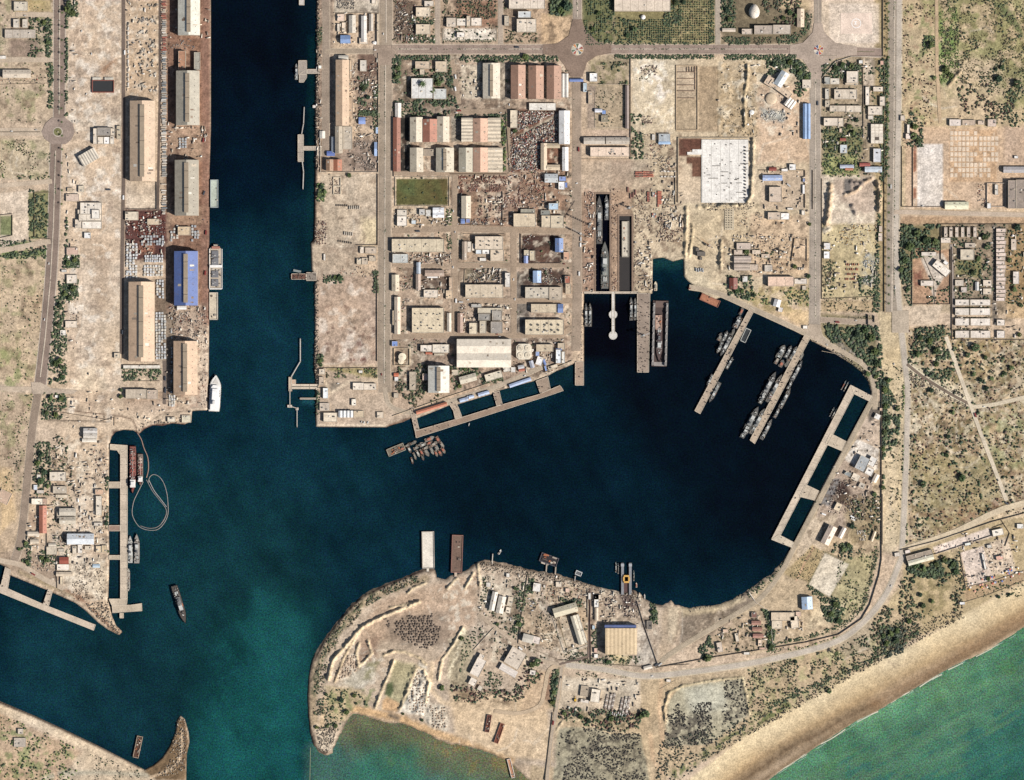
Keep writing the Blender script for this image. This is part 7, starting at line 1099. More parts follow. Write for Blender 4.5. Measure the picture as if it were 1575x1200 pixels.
for k in range(4): o = put('crate', BK['b8bcc0'], 1071 + k * 3.4, 415 + (k % 2), LZ, .1, (.5, 1.6, 1.6)); reg(o, 'grey crate', 'crate', 1071 + k * 3.4, 415, 'grey crates at the basin head')
# gravel mounds
mds = []
for q in range(4):
    v = [(0, 0, 2.6)]; n = 9; r2 = random.Random(q)
    for k, (r, z) in enumerate(((1.1, 2.2), (2.4, 1.0), (3.3, -.3))): v += [(r * r2.uniform(.8, 1.2) * math.cos(i * 2 * math.pi / n), r * r2.uniform(.8, 1.2) * math.sin(i * 2 * math.pi / n), z * r2.uniform(.8, 1.1)) for i in range(n)]
    f = [(0, 1 + i, 1 + (i + 1) % n) for i in range(n)]
    for k in range(2): f += [(1 + k * n + i, 1 + (k + 1) * n + i, 1 + (k + 1) * n + (i + 1) % n, 1 + k * n + (i + 1) % n) for i in range(n)]
    me = bpy.data.meshes.new('mound'); me.from_pydata(v, [], f); me.materials.append(mat('74665a', 'ground')); mds.append(me)
inm = [(608, 955), (622, 950), (630, 946), (645, 948), (665, 942), (664, 955), (678, 965), (674, 985), (665, 995), (650, 998), (625, 988), (607, 972)]
def inside(x, y, p):
    c = False
    for i in range(len(p)):
        (ax, ay), (bx, by) = p[i], p[i - 1]
        if (ay > y) != (by > y) and x < (bx - ax) * (y - ay) / (by - ay) + ax: c = not c
    return c
cnt = 0; y = 944
while y < 1000:
    x = 604 + (cnt % 2) * 2
    while x < 682:
        jx, jy = x + rr.uniform(-1.3, 1.3), y + rr.uniform(-1, 1)
        if inside(jx, jy, inm) and rr.random() < .93:
            cnt += 1; s_ = rr.uniform(.75, 1.15); o = put('gravel_mound', mds[cnt % 4], jx, jy, ground_z(jx, jy) - .2, rr.uniform(0, 6), (s_, s_ * 1.1, s_ * 1.15)); reg(o, 'dark gravel mound', 'mound', jx, jy, 'dark gravel mounds tipped on the peninsula')
        x += 4.1
    y += 4.0
for i in range(9): x, y = 588 + rr.uniform(0, 12), 953 + rr.uniform(-3, 12); o = put('gravel_mound', mds[i % 4], x, y, ground_z(x, y) - .2, i, (.8, .8, .9)); reg(o, 'dark gravel mound', 'mound', x, y, 'dark gravel mounds tipped on the peninsula')
MEL = []
for q in range(3): me = mds[q].copy(); me.materials.clear(); me.materials.append(mat('b09a84', 'ground')); MEL.append(me)
nl = 0
for pl, st in (([(515, 1045), (535, 1005), (548, 1010), (550, 1030), (532, 1042)], 4.2), ([(632, 1032), (655, 1032), (662, 1072), (650, 1100), (626, 1092)], 5.0), ([(662, 1085), (684, 1088), (686, 1120), (665, 1122)], 4.6)):
    xs = [p[0] for p in pl]; ys = [p[1] for p in pl]; y = min(ys)
    while y < max(ys):
        x = min(xs)
        while x < max(xs):
            jx, jy = x + rr.uniform(-1.3, 1.3), y + rr.uniform(-1, 1)
            if inside(jx, jy, pl): nl += 1; o = put('earth_mound', MEL[nl % 3], jx, jy, ground_z(jx, jy) - .3, rr.uniform(0, 6), (.8, 1.1, 1)); reg(o, 'pale earth mound', 'mound', jx, jy, 'pale earth mounds of the peninsula')
            x += st
        y += st * .9
# parasols on the beach terrace
par = MB().cyl(0, 0, 2.4, 2.2, 3.2, 8, .1); pole = MB().cyl(0, 0, .12, 0, 2.3, 6); PM = {c: as_data(par, 'canopy', mat(c, 'plain')) for c in ('d85c48', '4c70c8', 'e8b048', 'f0e8dc', 'dc7858', 'e8a088')}; PO = as_data(pole, 'pole', mat('d0c8bc', 'plain'))
for i in range(34):
    u = rr.random(); x = 1488 + u * 80; y = 909 - u * 32 + rr.uniform(-9, 7); c = rr.choice(list(PM)); t = empty('parasol', P(x, y, LZ)); put('canopy', PM[c], 0, 0, 0, 0, (1, 1, 1), t); put('pole', PO, 0, 0, 0, 0, (1, 1, 1), t)
    reg(t, {'d85c48': 'red', '4c70c8': 'blue', 'e8b048': 'yellow', 'f0e8dc': 'white', 'dc7858': 'orange', 'e8a088': 'pink'}[c] + ' beach parasol', 'parasol', x, y, 'parasols on the beach terrace')
for i in range(26): x, y = 1487 + rr.uniform(2, 32), 858 + rr.uniform(0, 34); o = put('shrub_pot', CM['7c8488'], x, y, LZ + .4, 0, (.09, .5, .6)); reg(o, 'dark planter', 'planter', x, y, 'planters dotted on the pink plaza')
# street lamps in the medians
lp = MB().cyl(0, 0, .16, 0, 10, 6, .1).box(-2.4, -.1, 9.8, 2.4, .1, 10); lh = MB().box(-3, -.3, 9.7, -2, .3, 10).box(2, -.3, 9.7, 3, .3, 10); LP, LH = as_data(lp, 'pole', mat('8a8680', 'plain')), as_data(lh, 'lamp_head', mat('d8d8d4', 'plain'))
def lamp(x, y, r=0): t = empty('street_lamp', P(x, y, LZ + .5), r); put('pole', LP, 0, 0, 0, 0, (1, 1, 1), t); put('lamp_head', LH, 0, 0, 0, 0, (1, 1, 1), t); reg(t, 'double-headed street lamp', 'street lamp', x, y, 'street lamps along the avenues')
for k in range(26): lamp(1375.5, 8 + k * 18)
for k in range(18): lamp(592, 105 + k * 28)
for k in range(14): lamp(1254, 130 + k * 26)
for k in range(16): lamp(91, 10 + k * 10.5) if k * 10.5 < 165 else lamp(84 - (k - 16) * .2, 240 + k * 8)
for k in range(12): lamp(610 + k * 21, 76, math.pi / 2)
for k in range(12): lamp(945 + k * 23, 76, math.pi / 2)

for i in range(62):
    pts, w = ri.choice([q for q in ROADS if q[1] > 2.8 and len(q[0]) > 1]); k = ri.randrange(len(pts) - 1); u = ri.random(); a, b = pts[k], pts[k + 1]; x, y = a[0] + (b[0] - a[0]) * u, a[1] + (b[1] - a[1]) * u
    if not (5 < x < 1570 and 5 < y < 1195): continue
    an = math.degrees(math.atan2(-(b[1] - a[1]), b[0] - a[0])); L_ = math.hypot(b[0] - a[0], b[1] - a[1]) + .01; o_ = ri.choice((-1, 1)) * w * .45; vehicle(x - (b[1] - a[1]) / L_ * o_, y + (b[0] - a[0]) / L_ * o_, an, ri.choice(('f4f2ee', 'c8c4be', '8c2c28', '3c4450', 'e8e4dc', 'f4f2ee')), ri.choice(('car', 'car', 'lorry')), LZ + .9)
# ------------------------------------------------------------------ kerbed medians
def median(pts, w, hx='c8b8a4', gap=None):
    v, f = ribbon(pts, w, LZ + .95); n = len(v); o = mk('median', v + [(a, b, c - .5) for a, b, c in v], f + [(2 * i, 2 * i + 2, n + 2 * i + 2, n + 2 * i) for i in range(len(v) // 2 - 1)] + [(2 * i + 1, n + 2 * i + 1, n + 2 * i + 3, 2 * i + 3) for i in range(len(v) // 2 - 1)], mat(hx, 'road')); o['kind'] = 'structure'
for a in ([(92, 0), (91, 176)], [(85.5, 232), (82, 350), (77.5, 430)], [(77.5, 432), (69.5, 520), (62, 580)]): median(a, 1.6)
for a in ([(594, 0), (594, 66)], [(593, 100), (592, 330), (591, 590)]): median(a, 1.6)
for y0, y1 in ((110, 250), (255, 380), (395, 490)): median([(1254, y0), (1254, y1)], 1.6)
median([(1376, -20), (1375, 200), (1371.5, 480)], 2.2)
for x0, x1 in ((606, 660), (712, 758), (782, 835), (942, 1010), (1025, 1093), (1115, 1210)): median([(x0, 75.5), (x1, 75.5)], 1.4)
median([(888, 0), (888, 26)], 1.4); median([(1258, 0), (1258, 34)], 1.2); median([(0, 203), (62, 203)], 1, '6c6050'); median([(1305, 79), (1345, 80)], 1, '7a7458')
# ------------------------------------------------------------------ vegetation
ICO = None
def ico_data():
    bm = bmesh.new(); bmesh.ops.create_icosphere(bm, subdivisions=1, radius=1); v = np.array([x.co[:] for x in bm.verts], np.float32); f = np.array([[q.index for q in p.verts] for p in bm.faces], np.int32); bm.free(); return v, f
IV, IF = ico_data()
keep = IV[:, 2] > -.75
def scatter_mesh(name, P3, R3, cols, label, hx=None, seed=0, vv=IV, ff=IF, jit=.35, flat=.8, ortho=0):
    """one mesh of many irregular clumps; P3 centres in metres, R3 radii, cols display colours"""
    r = np.random.default_rng(seed); n = len(P3)
    if n == 0: return
    nv = len(vv); V = vv[None] * (1 + (r.random((n, nv, 1)) - .5) * 2 * jit) * R3[:, None, None]
    V[..., 2] *= flat; a = r.random(n) * 6.28 if not ortho else r.integers(0, 2, n) * 1.5708 + r.normal(0, .12, n) + ortho; ca, sa = np.cos(a)[:, None], np.sin(a)[:, None]; st = .8 + r.random((n, 1)) * (.45 if not ortho else 1.1)
    x, y = V[..., 0] * st, V[..., 1] / st; V[..., 0], V[..., 1] = x * ca - y * sa, x * sa + y * ca; V += P3[:, None, :]
    F = (ff[None] + (np.arange(n) * nv)[:, None, None]).reshape(-1, ff.shape[1]); me = bpy.data.meshes.new(name)
    me.vertices.add(n * nv); me.vertices.foreach_set('co', V.astype(np.float32).ravel()); me.loops.add(F.size); me.loops.foreach_set('vertex_index', F.ravel().astype(np.int32)); k = ff.shape[1]
    me.polygons.add(len(F)); me.polygons.foreach_set('loop_start', np.arange(0, F.size, k, dtype=np.int32)); me.update(calc_edges=True)
    at = me.color_attributes.new('Col', 'FLOAT_COLOR', 'POINT'); cc = np.repeat(np.array([lin(c) for c in cols], np.float32)[r.integers(0, len(cols), n)] * (.7 + .6 * r.random((n, 1))), nv, 0)
    at.data.foreach_set('color', np.concatenate([cc, np.ones((len(cc), 1))], 1).astype(np.float32).ravel()); me.materials.append(mat('attr', 'plain'))
    o = bpy.data.objects.new(name, me); COL.objects.link(o); o['kind'] = 'stuff'; o['label'] = label; return o
GRN = ['3c4e32', '485a38', '334433', '56643e', '4a5a3c']; DRY = ['5a5238', '6b5c44', '4c4634', '74664a', '585a38']; RED = ['5c3c34', '6a483c', '54403a']; LIT = ['6b8040', '5c7438', '7c8a4c']; DKS = ['3e3a34', '4a443c', '34322e', '504840']
NOEX = []
def region_pts(pts, n, seed, clump=0, thr=.5, grid=None):
    r = np.random.default_rng(seed); xs = [p[0] for p in pts]; ys = [p[1] for p in pts]; ar = abs(sum(pts[i - 1][0] * pts[i][1] - pts[i][0] * pts[i - 1][1] for i in range(len(pts)))) / 2
    N = int(n * min(30, 3 * (max(xs) - min(xs)) * (max(ys) - min(ys)) / max(ar, 1))); x = r.uniform(min(xs), max(xs), N); y = r.uniform(min(ys), max(ys), N)
    if grid: x = np.round(x / grid) * grid + r.normal(0, .35, len(x)); y = np.round(y / grid) * grid + r.normal(0, .35, len(y))
    m = sdf(x, y, pts) > 0
    if clump: m &= fbm(x, y, clump, seed + 5, 3) > thr
    x, y = x[m][:n], y[m][:n]
    for pts_, w_ in (ROADS if not NOEX else []):
        if len(x): k_ = -sdf(x, y, pts_, False) > w_; x, y = x[k_], y[k_]
    return x, y
VEG = {}
def veg(cls, pts, n, r0, r1, cols, label, clump=0, thr=.5, grid=None, jit=.35, flat=.75, name=None):
    seed = 500 + len(VEG) * 13; x, y = region_pts(pts, n, seed, clump, thr, grid)
    ok = np.array([is_land(a, b) for a, b in zip(x, y)], bool) if len(x) else np.zeros(0, bool); x, y = x[ok], y[ok]
    if not len(x): return
    r = np.random.default_rng(seed + 1); R3 = r.uniform(r0, r1, len(x)) ** 1.0 * S * (.6 + .4 * r.random(len(x))); z = np.array([ground_z(a, b) for a, b in zip(x, y)]) + R3 * .25
    P3 = np.stack([(x - W / 2) * S, (H / 2 - y) * S, z], 1); VEG[len(VEG)] = scatter_mesh(name or cls, P3, R3, cols, label, seed=seed, jit=jit, flat=flat)
veg('scrub', SCR, 8500, .7, 2.1, GRN + DRY + RED + RED, 'thorny scrub scattered on the eastern plain', 20, .40); veg('scrub', [(1397, 505), (1460, 500), (1480, 560), (1450, 590), (1398, 560)], 500, 1.2, 3, GRN, 'dense green scrub south of the junction', 14, .42); veg('scrub', SCR, 3600, 1.0, 2.9, GRN + ['5c4a3e', '4e5240'], 'denser dark bushes in irregular patches of the eastern plain', 17, .52); veg('scrub', [(1446, 0), (1590, 0), (1590, 190), (1530, 140), (1450, 120)], 1100, .8, 2.0, GRN + DRY, 'darker bushes of the northeast meadow', 14, .5); veg('scrub', [(1280, 1000), (1400, 945), (1480, 925), (1400, 985), (1250, 1065)], 500, .8, 2.2, GRN + DRY, 'dune bushes above the beach', 13, .46)
veg('yard_shrubs', R(604, 86, 878, 560), 520, .8, 2.0, GRN, 'small shrubs between the dockyard blocks', 20, .5); veg('yard_shrubs', R(1266, 92, 1358, 270), 260, .9, 2.1, GRN, 'shrubs between the walled villas', 12, .48); veg('yard_shrubs', R(736, 880, 905, 1015), 300, .8, 2.0, GRN + DRY, 'shrubs between the peninsula lots', 14, .5); veg('yard_shrubs', R(82, 668, 112, 860), 200, .9, 2.2, GRN, 'shrubs of the west yard gardens', 12, .46); veg('yard_shrubs', R(604, 0, 780, 66), 260, .9, 2.1, GRN + DRY, 'shrubs of the northern lane plots', 12, .48)
veg('scrub', SCR, 3200, .5, 1.1, DKS + ['d0c0a4'], 'small dark bushes over the eastern plain')
veg('scrub', [(1446, 0), (1590, 0), (1590, 190), (1530, 140), (1450, 120)], 1700, .5, 1.3, ['6b6440', '7c7048', '5a5a38', '8a7c54'], 'dry olive brush in the northeast meadow', 16, .4); veg('scrub', R(1386, 5, 1440, 195), 420, .6, 1.7, DRY + RED, 'brownish brush between boulevard and dirt track', 16, .45); veg('grass', R(1444, 10, 1475, 130), 500, .6, 1.8, LIT, 'bright green growth beside the dirt track', 12, .45); veg('grass', R(1420, 55, 1442, 85), 160, .8, 2, GRN + LIT, 'green thicket west of the dirt track', 9, .4)
veg('scrub', R(1474, 130, 1560, 190), 420, .8, 2.4, DRY + GRN + RED, 'dark brush north of the slab field', 14, .5); veg('scrub', R(1545, 130, 1600, 195), 220, 1, 2.6, GRN, 'green thicket at the east edge', 12, .45); veg('scrub', [(1380, 345), (1446, 345), (1446, 392), (1400, 398), (1400, 440), (1380, 425)], 520, 1.4, 3.4, GRN, 'dense dark thicket east of the boulevard', 14, .36)
veg('hedge', [(1353, 90), (1366, 90), (1366, 270), (1356, 280), (1352, 400), (1354, 480), (1342, 480), (1346, 400), (1354, 270)], 900, 1.1, 2.4, GRN, 'belt of dark trees along the west side of the boulevard'); veg('hedge', R(1361, -20, 1369, 240), 300, .9, 1.8, GRN + LIT, 'green verge of the northern boulevard', 8, .4); veg('hedge', R(1372, -10, 1377, 470), 230, .6, 1.1, GRN, 'low planting in the boulevard median')
for a, b, c, d, n, lb in ((1396, 172, 1420, 226, 170, 'shrubs by the parade ground huts'), (1463, 345, 1548, 400, 190, 'garden shrubs of the northern housing rows'), (1466, 400, 1530, 460, 260, 'garden shrubs of the central housing'), (1548, 348, 1600, 470, 260, 'garden trees at the east edge'), (1380, 395, 1402, 470, 150, 'shrubs beside the walled lodge'), (1420, 425, 1462, 468, 80, 'garden plants below the slanted lodge')): veg('garden_shrubs', R(a, b, c, d), n, .9, 2.4, GRN, lb, 10, .45)
for yy in (472, 487.5, 505): veg('garden_shrubs', R(1468, yy, 1525, yy + 2.2), 60, .5, 1.1, GRN, f'strip of shrubs between paired terraces, row at {["north", "middle", "south"][[472, 487.5, 505].index(yy)]}')
veg('grove', [(1268, 495), (1300, 505), (1340, 495), (1352, 505), (1360, 560), (1352, 600), (1340, 590), (1325, 555), (1300, 525), (1280, 530), (1272, 515)], 620, 1.5, 3.4, GRN, 'dense dark grove northeast of the basin', 16, .36); veg('grove', [(1353, 560), (1370, 600), (1385, 640), (1380, 680), (1362, 700), (1358, 760), (1356, 620)], 420, 1.4, 3.2, GRN, 'dark tree belt beside the east wall', 14, .38); veg('hedge', R(1388, 590, 1396, 840), 220, .8, 2.2, GRN + LIT, 'green verge of the coast road', 16, .5)
veg('scrub', [(1360, 560), (1394, 560), (1392, 840), (1360, 840)], 260, .7, 1.8, GRN + DRY, 'sparse shrubs between wall and coast road', 14, .5); veg('scrub', [(1395, 862), (1430, 862), (1470, 860), (1478, 880), (1440, 890), (1396, 885)], 420, 1.4, 3.2, GRN, 'dark grove below the long walled shed', 16, .35); veg('scrub', [(1392, 885), (1480, 880), (1482, 945), (1400, 985), (1345, 1020), (1335, 970)], 700, .9, 2.8, GRN + DRY, 'bushes inland of the beach', 16, .48); veg('scrub', [(1352, 962), (1392, 965), (1390, 1005), (1358, 1014)], 200, 1.4, 3, ['3c4838', '465040', '343e34'], 'dark clump of trees near the beach', 12, .35)
veg('scrub', R(1500, 895, 1575, 918), 90, .8, 1.8, GRN, 'planting of the beach terrace'); veg('scrub', [(1477, 840), (1487, 905), (1476, 930), (1462, 880)], 130, .8, 2, GRN + DRY, 'brush west of the pink plaza')
veg('beach_scrub', [(1095, 1160), (1154, 1120), (1212, 1088), (1268, 1054), (1340, 1012), (1415, 962), (1480, 930), (1484, 950), (1415, 985), (1340, 1026), (1268, 1066), (1212, 1098), (1154, 1130), (1100, 1162)], 900, .6, 1.6, DKS + DRY, 'dark tufts along the top of the beach'); veg('scrub', [(1150, 1030), (1290, 994), (1340, 1010), (1212, 1088), (1150, 1115)], 900, .6, 2, GRN + DRY, 'coastal scrub behind the beach', 14, .48); veg('scrub', [(1016, 1140), (1150, 1105), (1150, 1120), (1060, 1190), (1000, 1230)], 600, .7, 2, ['4a5040', '5c6048', '3c443a'], 'grey-green bushes along the salt flat edge', 12, .42)
veg('beach_scrub', [(1180, 1082), (1345, 1010), (1345, 1018), (1182, 1092)], 260, .9, 2, GRN, 'hedge line on the old beach wall')
for pl, n, lb in (([(862, 1130), (890, 1118), (985, 1128), (1000, 1240), (850, 1240)], 1500, 'dark bushes of the dried pond'), ([(1025, 1085), (1095, 1080), (1095, 1145), (1022, 1148)], 700, 'dark bushes in the western salt flat'), ([(1115, 1045), (1150, 1042), (1154, 1100), (1110, 1115)], 260, 'dark bushes in the eastern salt flat')): veg('scrub', pl, n, .6, 1.8, DKS, lb, 13, .46)
veg('scrub', [(860, 1088), (940, 1090), (985, 1095), (985, 1120), (950, 1128), (900, 1115), (860, 1105)], 420, 1, 2.8, GRN + RED, 'thicket south of the gravel lot', 12, .4); veg('hedge', [(848, 1028), (862, 1028), (856, 1090), (847, 1082)], 200, 1.2, 2.8, GRN, 'dark tree row west of the gravel lot'); veg('scrub', R(886, 1030, 985, 1042), 130, .6, 1.6, GRN + DRY, 'brush between road and gravel lot', 10, .45)
veg('scrub', [(860, 1000), (912, 1005), (985, 1010), (985, 1022), (940, 1025), (870, 1015)], 240, .8, 2, GRN, 'garden strip south of the boat hall', 12, .42); veg('scrub', [(1170, 935), (1192, 945), (1192, 1000), (1182, 1002), (1176, 945)], 200, 1.2, 2.6, GRN, 'dark tree row by the pink sheds'); veg('scrub', [(1075, 995), (1095, 975), (1100, 1010), (1075, 1018)], 120, 1, 2.6, GRN, 'clump of trees at the road fork', 9, .4); veg('scrub', [(1100, 965), (1185, 960), (1185, 1005), (1100, 1010)], 150, .7, 1.8, GRN + DRY, 'shrubs of the pink shed compound', 10, .5)
veg('scrub', [(1260, 925), (1285, 915), (1300, 940), (1295, 960), (1270, 955)], 200, 1.2, 2.8, GRN, 'dark clump south of the square court', 12, .4); veg('scrub', [(1243, 898), (1278, 922), (1270, 930), (1240, 905)], 110, .8, 2, GRN, 'planting along the court edge'); veg('scrub', [(1226, 862), (1250, 838), (1270, 850), (1245, 895), (1215, 888)], 200, .5, 1.1, DRY + GRN, 'dotted young trees in the garden with round path', None or 0)
veg('scrub', [(1285, 835), (1312, 838), (1310, 860), (1280, 850)], 110, 1, 2.6, GRN, 'trees by the cream quay hall', 10, .42); veg('scrub', [(1310, 770), (1355, 760), (1352, 830), (1310, 810)], 260, .9, 2.6, GRN + DRY, 'garden trees inside the east wall', 12, .45); veg('scrub', [(1290, 850), (1350, 840), (1335, 925), (1290, 965), (1285, 925)], 450, .6, 1.7, GRN + LIT + DRY, 'grassy tufts inside the southeast wall', 13, .48); veg('hedge', [(1352, 845), (1344, 890), (1330, 935), (1300, 965), (1240, 984), (1180, 994), (1182, 990), (1240, 978), (1295, 960), (1325, 930), (1338, 890), (1346, 845)], 420, .7, 1.8, GRN, 'hedge along the inner side of the curving wall')
veg('hedge', [(1180, 1000), (1240, 994), (1300, 975), (1302, 980), (1245, 1000), (1180, 1006)], 160, .7, 1.6, GRN + LIT, 'green verge outside the curving wall', 9, .42); veg('shore_scrub', [(1145, 905), (1190, 880), (1216, 845), (1222, 850), (1198, 892), (1152, 920)], 260, .7, 1.8, GRN, 'green shoreline bushes at the southeast of the basin', 9, .4)
veg('shore_scrub', [(1245, 768), (1256, 770), (1232, 818), (1222, 828)], 60, .6, 1.4, GRN + LIT, 'green fringe of the southern pen'); veg('shore_scrub', [(1296, 690), (1300, 692), (1262, 760), (1256, 762)], 60, .6, 1.4, GRN + LIT, 'green fringe of the middle pen')
veg('grove', [(1145, 445), (1245, 442), (1245, 470), (1200, 470), (1160, 468)], 200, .7, 2, GRN + LIT, 'green strip south of the long pink shed', 14, .48); veg('grove', [(1112, 424), (1160, 424), (1155, 462), (1118, 455)], 170, 1.2, 2.8, GRN, 'trees around the rust brown hut', 12, .42); veg('shore_scrub', [(1165, 474), (1230, 505), (1238, 514), (1160, 480)], 90, .7, 1.6, GRN, 'bushes at the north shore of the basin', 8, .45); veg('scrub', R(1264, 400, 1284, 455), 130, .8, 2, DRY + GRN, 'brush at the west edge of the quarry yard'); veg('scrub', R(1262, 458, 1350, 482), 170, .6, 1.6, GRN + DRY, 'shrub strip south of the quarry yard', 9, .45); veg('scrub', R(1320, 425, 1350, 456), 100, 1, 2.4, GRN, 'shrubs in the quarry yard corner', 10, .42); veg('scrub', R(1266, 486, 1345, 500), 130, .5, 1.1, GRN, 'low planting of the gate road', 9, .45)
veg('grove', R(1140, 370, 1190, 400), 100, .9, 2.2, GRN, 'garden trees of the sandy yard', 10, .5)
veg('orchard', [(1034, -20), (1098, -20), (1098, 66), (1034, 66)], 1500, .8, 1.6, GRN + GRN + DRY, 'rows of young trees in the orchard', 0, .5, 3.6); veg('orchard', R(950, 30, 1034, 66), 1000, .8, 1.7, GRN, 'rows of orchard trees west part', 18, .38, 3.4); veg('grove', [(896, -20), (945, -20), (945, 25), (990, 35), (1000, 66), (900, 66)], 620, 1, 2.2, GRN, 'green plantation northeast of the mosaic roundabout', 14, .38, 3.2); veg('grove', R(1020, 0, 1048, 40), 260, 1, 2.2, GRN, 'dense corner of the orchard', 10, .36); veg('hedge', R(1090, -20, 1099, 66), 130, 1, 2, GRN, 'tree line at the orchard east edge')
veg('grove', R(1109, -20, 1132, 46), 260, 1.1, 2.4, GRN, 'dark planting west of the shell dome'); veg('grove', [(1175, -20), (1235, -5), (1225, 40), (1190, 34), (1172, 10)], 420, 1, 2.4, GRN + RED + DRY, 'wooded garden east of the shell dome', 12, .4); veg('hedge', [(1109, 56), (1154, 57), (1154, 69), (1118, 69)], 200, .8, 1.7, GRN, 'hedge bed fronting the shell dome garden'); veg('hedge', R(1160, 57, 1188, 70), 120, .7, 1.5, GRN + DRY, 'second hedge bed fronting the dome garden'); veg('hedge', [(1194, 57), (1232, 48), (1240, 20), (1250, 20), (1246, 44), (1228, 66), (1194, 69)], 260, .9, 1.9, GRN, 'dark hedge bed curving towards the eastern roundabout')
veg('grove', [(1178, 92), (1220, 88), (1240, 100), (1250, 122), (1232, 150), (1222, 145), (1225, 115), (1205, 105), (1180, 120)], 520, 1.2, 2.8, GRN, 'dense grove around the angular complex', 12, .34); veg('hedge', R(945, 84, 1098, 91), 420, .9, 1.9, GRN, 'hedge along the south side of the avenue, orchard side'); veg('hedge', R(1115, 84, 1225, 92), 320, 1, 2, GRN, 'hedge on the south side of the avenue near the roundabout'); veg('hedge', R(608, 85, 692, 92), 220, .9, 1.9, GRN, 'hedge on the south side of the avenue, western run'); veg('hedge', R(708, 85, 858, 95), 420, 1, 2.2, GRN, 'hedge in front of the ribbed sheds'); veg('hedge', R(900, 66, 1092, 70), 260, .8, 1.6, GRN, 'clipped hedge of the orchard front')
veg('grove', R(920, 96, 964, 130), 130, .9, 2.2, GRN + DRY, 'trees in the walled garden', 12, .48); veg('grove', R(915, 140, 960, 196), 110, .7, 1.6, GRN + DRY, 'planting around the small square building', 9, .48); veg('grove', R(970, 175, 990, 245), 180, 1, 2.4, GRN, 'trees at the west edge of the eastern yard', 10, .42); veg('scrub', R(972, 90, 1000, 125), 40, .7, 1.6, DRY + GRN, 'weeds in the sandy plot', 8, .55); veg('scrub', R(1104, 92, 1180, 205), 160, .5, 1.2, DRY, 'dry weeds in the disturbed plot', 10, .55)
veg('grove', [(844, -20), (882, -20), (880, 12), (866, 26), (846, 22)], 260, 1.6, 3.2, GRN, 'large tree mass northwest of the mosaic roundabout', 14, .33); veg('grove', [(632, 125), (640, 90), (700, 92), (706, 175), (640, 178)], 620, 1.2, 2.9, GRN, 'dark palm grove around the large white hall', 14, .42); veg('grove', R(700, 172, 782, 182), 200, 1, 2.2, GRN, 'tree row north of the sawtooth halls', 12, .4); veg('hedge', R(770, 180, 781, 266), 260, 1, 2.4, GRN + LIT, 'green hedge east of the sawtooth halls', 16, .36); veg('grove', R(605, 155, 640, 180), 120, 1, 2.4, GRN, 'dark trees at the west of the palm grove'); veg('grove', R(680, 0, 764, 28), 240, .8, 2, GRN + DRY, 'brush north of the four cream houses', 14, .48); veg('hedge', [(681, 60), (764, 60), (764, 65), (681, 65)], 130, .6, 1.2, GRN, 'clipped hedge of the white forecourt'); veg('grove', R(632, 26, 672, 38), 90, .9, 2, GRN, 'garden between the twin cream houses'); veg('grove', R(630, 54, 670, 66), 120, .9, 2, GRN, 'garden south of the twin cream houses'); veg('hedge', R(775, 46, 826, 66), 150, .8, 1.8, GRN + DRY, 'garden beds of the office block', 10, .45)
veg('grove', [(614, 560), (655, 560), (658, 606), (690, 606), (690, 614), (640, 628), (608, 600)], 360, 1.1, 2.6, GRN + DRY, 'dark garden around the white ridged hall', 12, .42); veg('grove', [(695, 562), (740, 568), (740, 575), (706, 590), (700, 600), (694, 590)], 130, 1.2, 2.4, GRN, 'trees east of the white ridged hall', 9, .4); veg('grove', R(738, 580, 775, 590), 80, 1, 2, GRN, 'shrubs north of the middle pen'); veg('grove', R(745, 175, 782, 180), 50, 1, 2, GRN, 'small shrub row'); veg('hedge', R(686, 322, 696, 352), 90, .7, 1.8, GRN + LIT, 'planted strip east of the small white hall'); veg('hedge', R(687, 360, 695, 386), 60, .7, 1.6, GRN, 'planted strip by the long cream hall')
veg('hedge', R(486, 5, 495, 100), 140, .8, 2, GRN + DRY, 'bushes on the channel bank, north', 12, .5); veg('hedge', R(488, 282, 499, 310), 110, 1.2, 2.6, GRN + LIT, 'green bushes on the channel bank beside the empty yard'); veg('hedge', R(487, 545, 498, 565), 70, 1, 2.2, GRN, 'bushes at the corner of the waste ground'); veg('hedge', R(574, 415, 582, 450), 90, 1, 2.2, GRN, 'trees along the east edge of the waste ground'); veg('hedge', R(498, 423, 528, 436), 110, 1, 2.4, GRN, 'green clump inland of the rusty jetty', 10, .42); veg('hedge', R(502, 567, 580, 581), 200, .6, 1.7, GRN + LIT + DRY, 'garden strip behind the channel corner', 10, .45); veg('hedge', R(552, 170, 582, 178), 110, 1.2, 2.4, GRN, 'tree row by the blue-white hut'); veg('hedge', R(550, 118, 566, 170), 110, 1, 2.4, GRN, 'trees in the yard beside the long shed', 12, .46); veg('hedge', R(574, 130, 583, 200), 120, 1, 2.2, GRN, 'tree line along the avenue wall'); veg('hedge', R(604, 90, 616, 128), 170, 1.2, 2.6, GRN, 'dark tree row east of the avenue'); veg('hedge', R(480, 600, 492, 640), 90, 1, 2.2, GRN, 'dark bushes behind the thin pier', 9, .4)
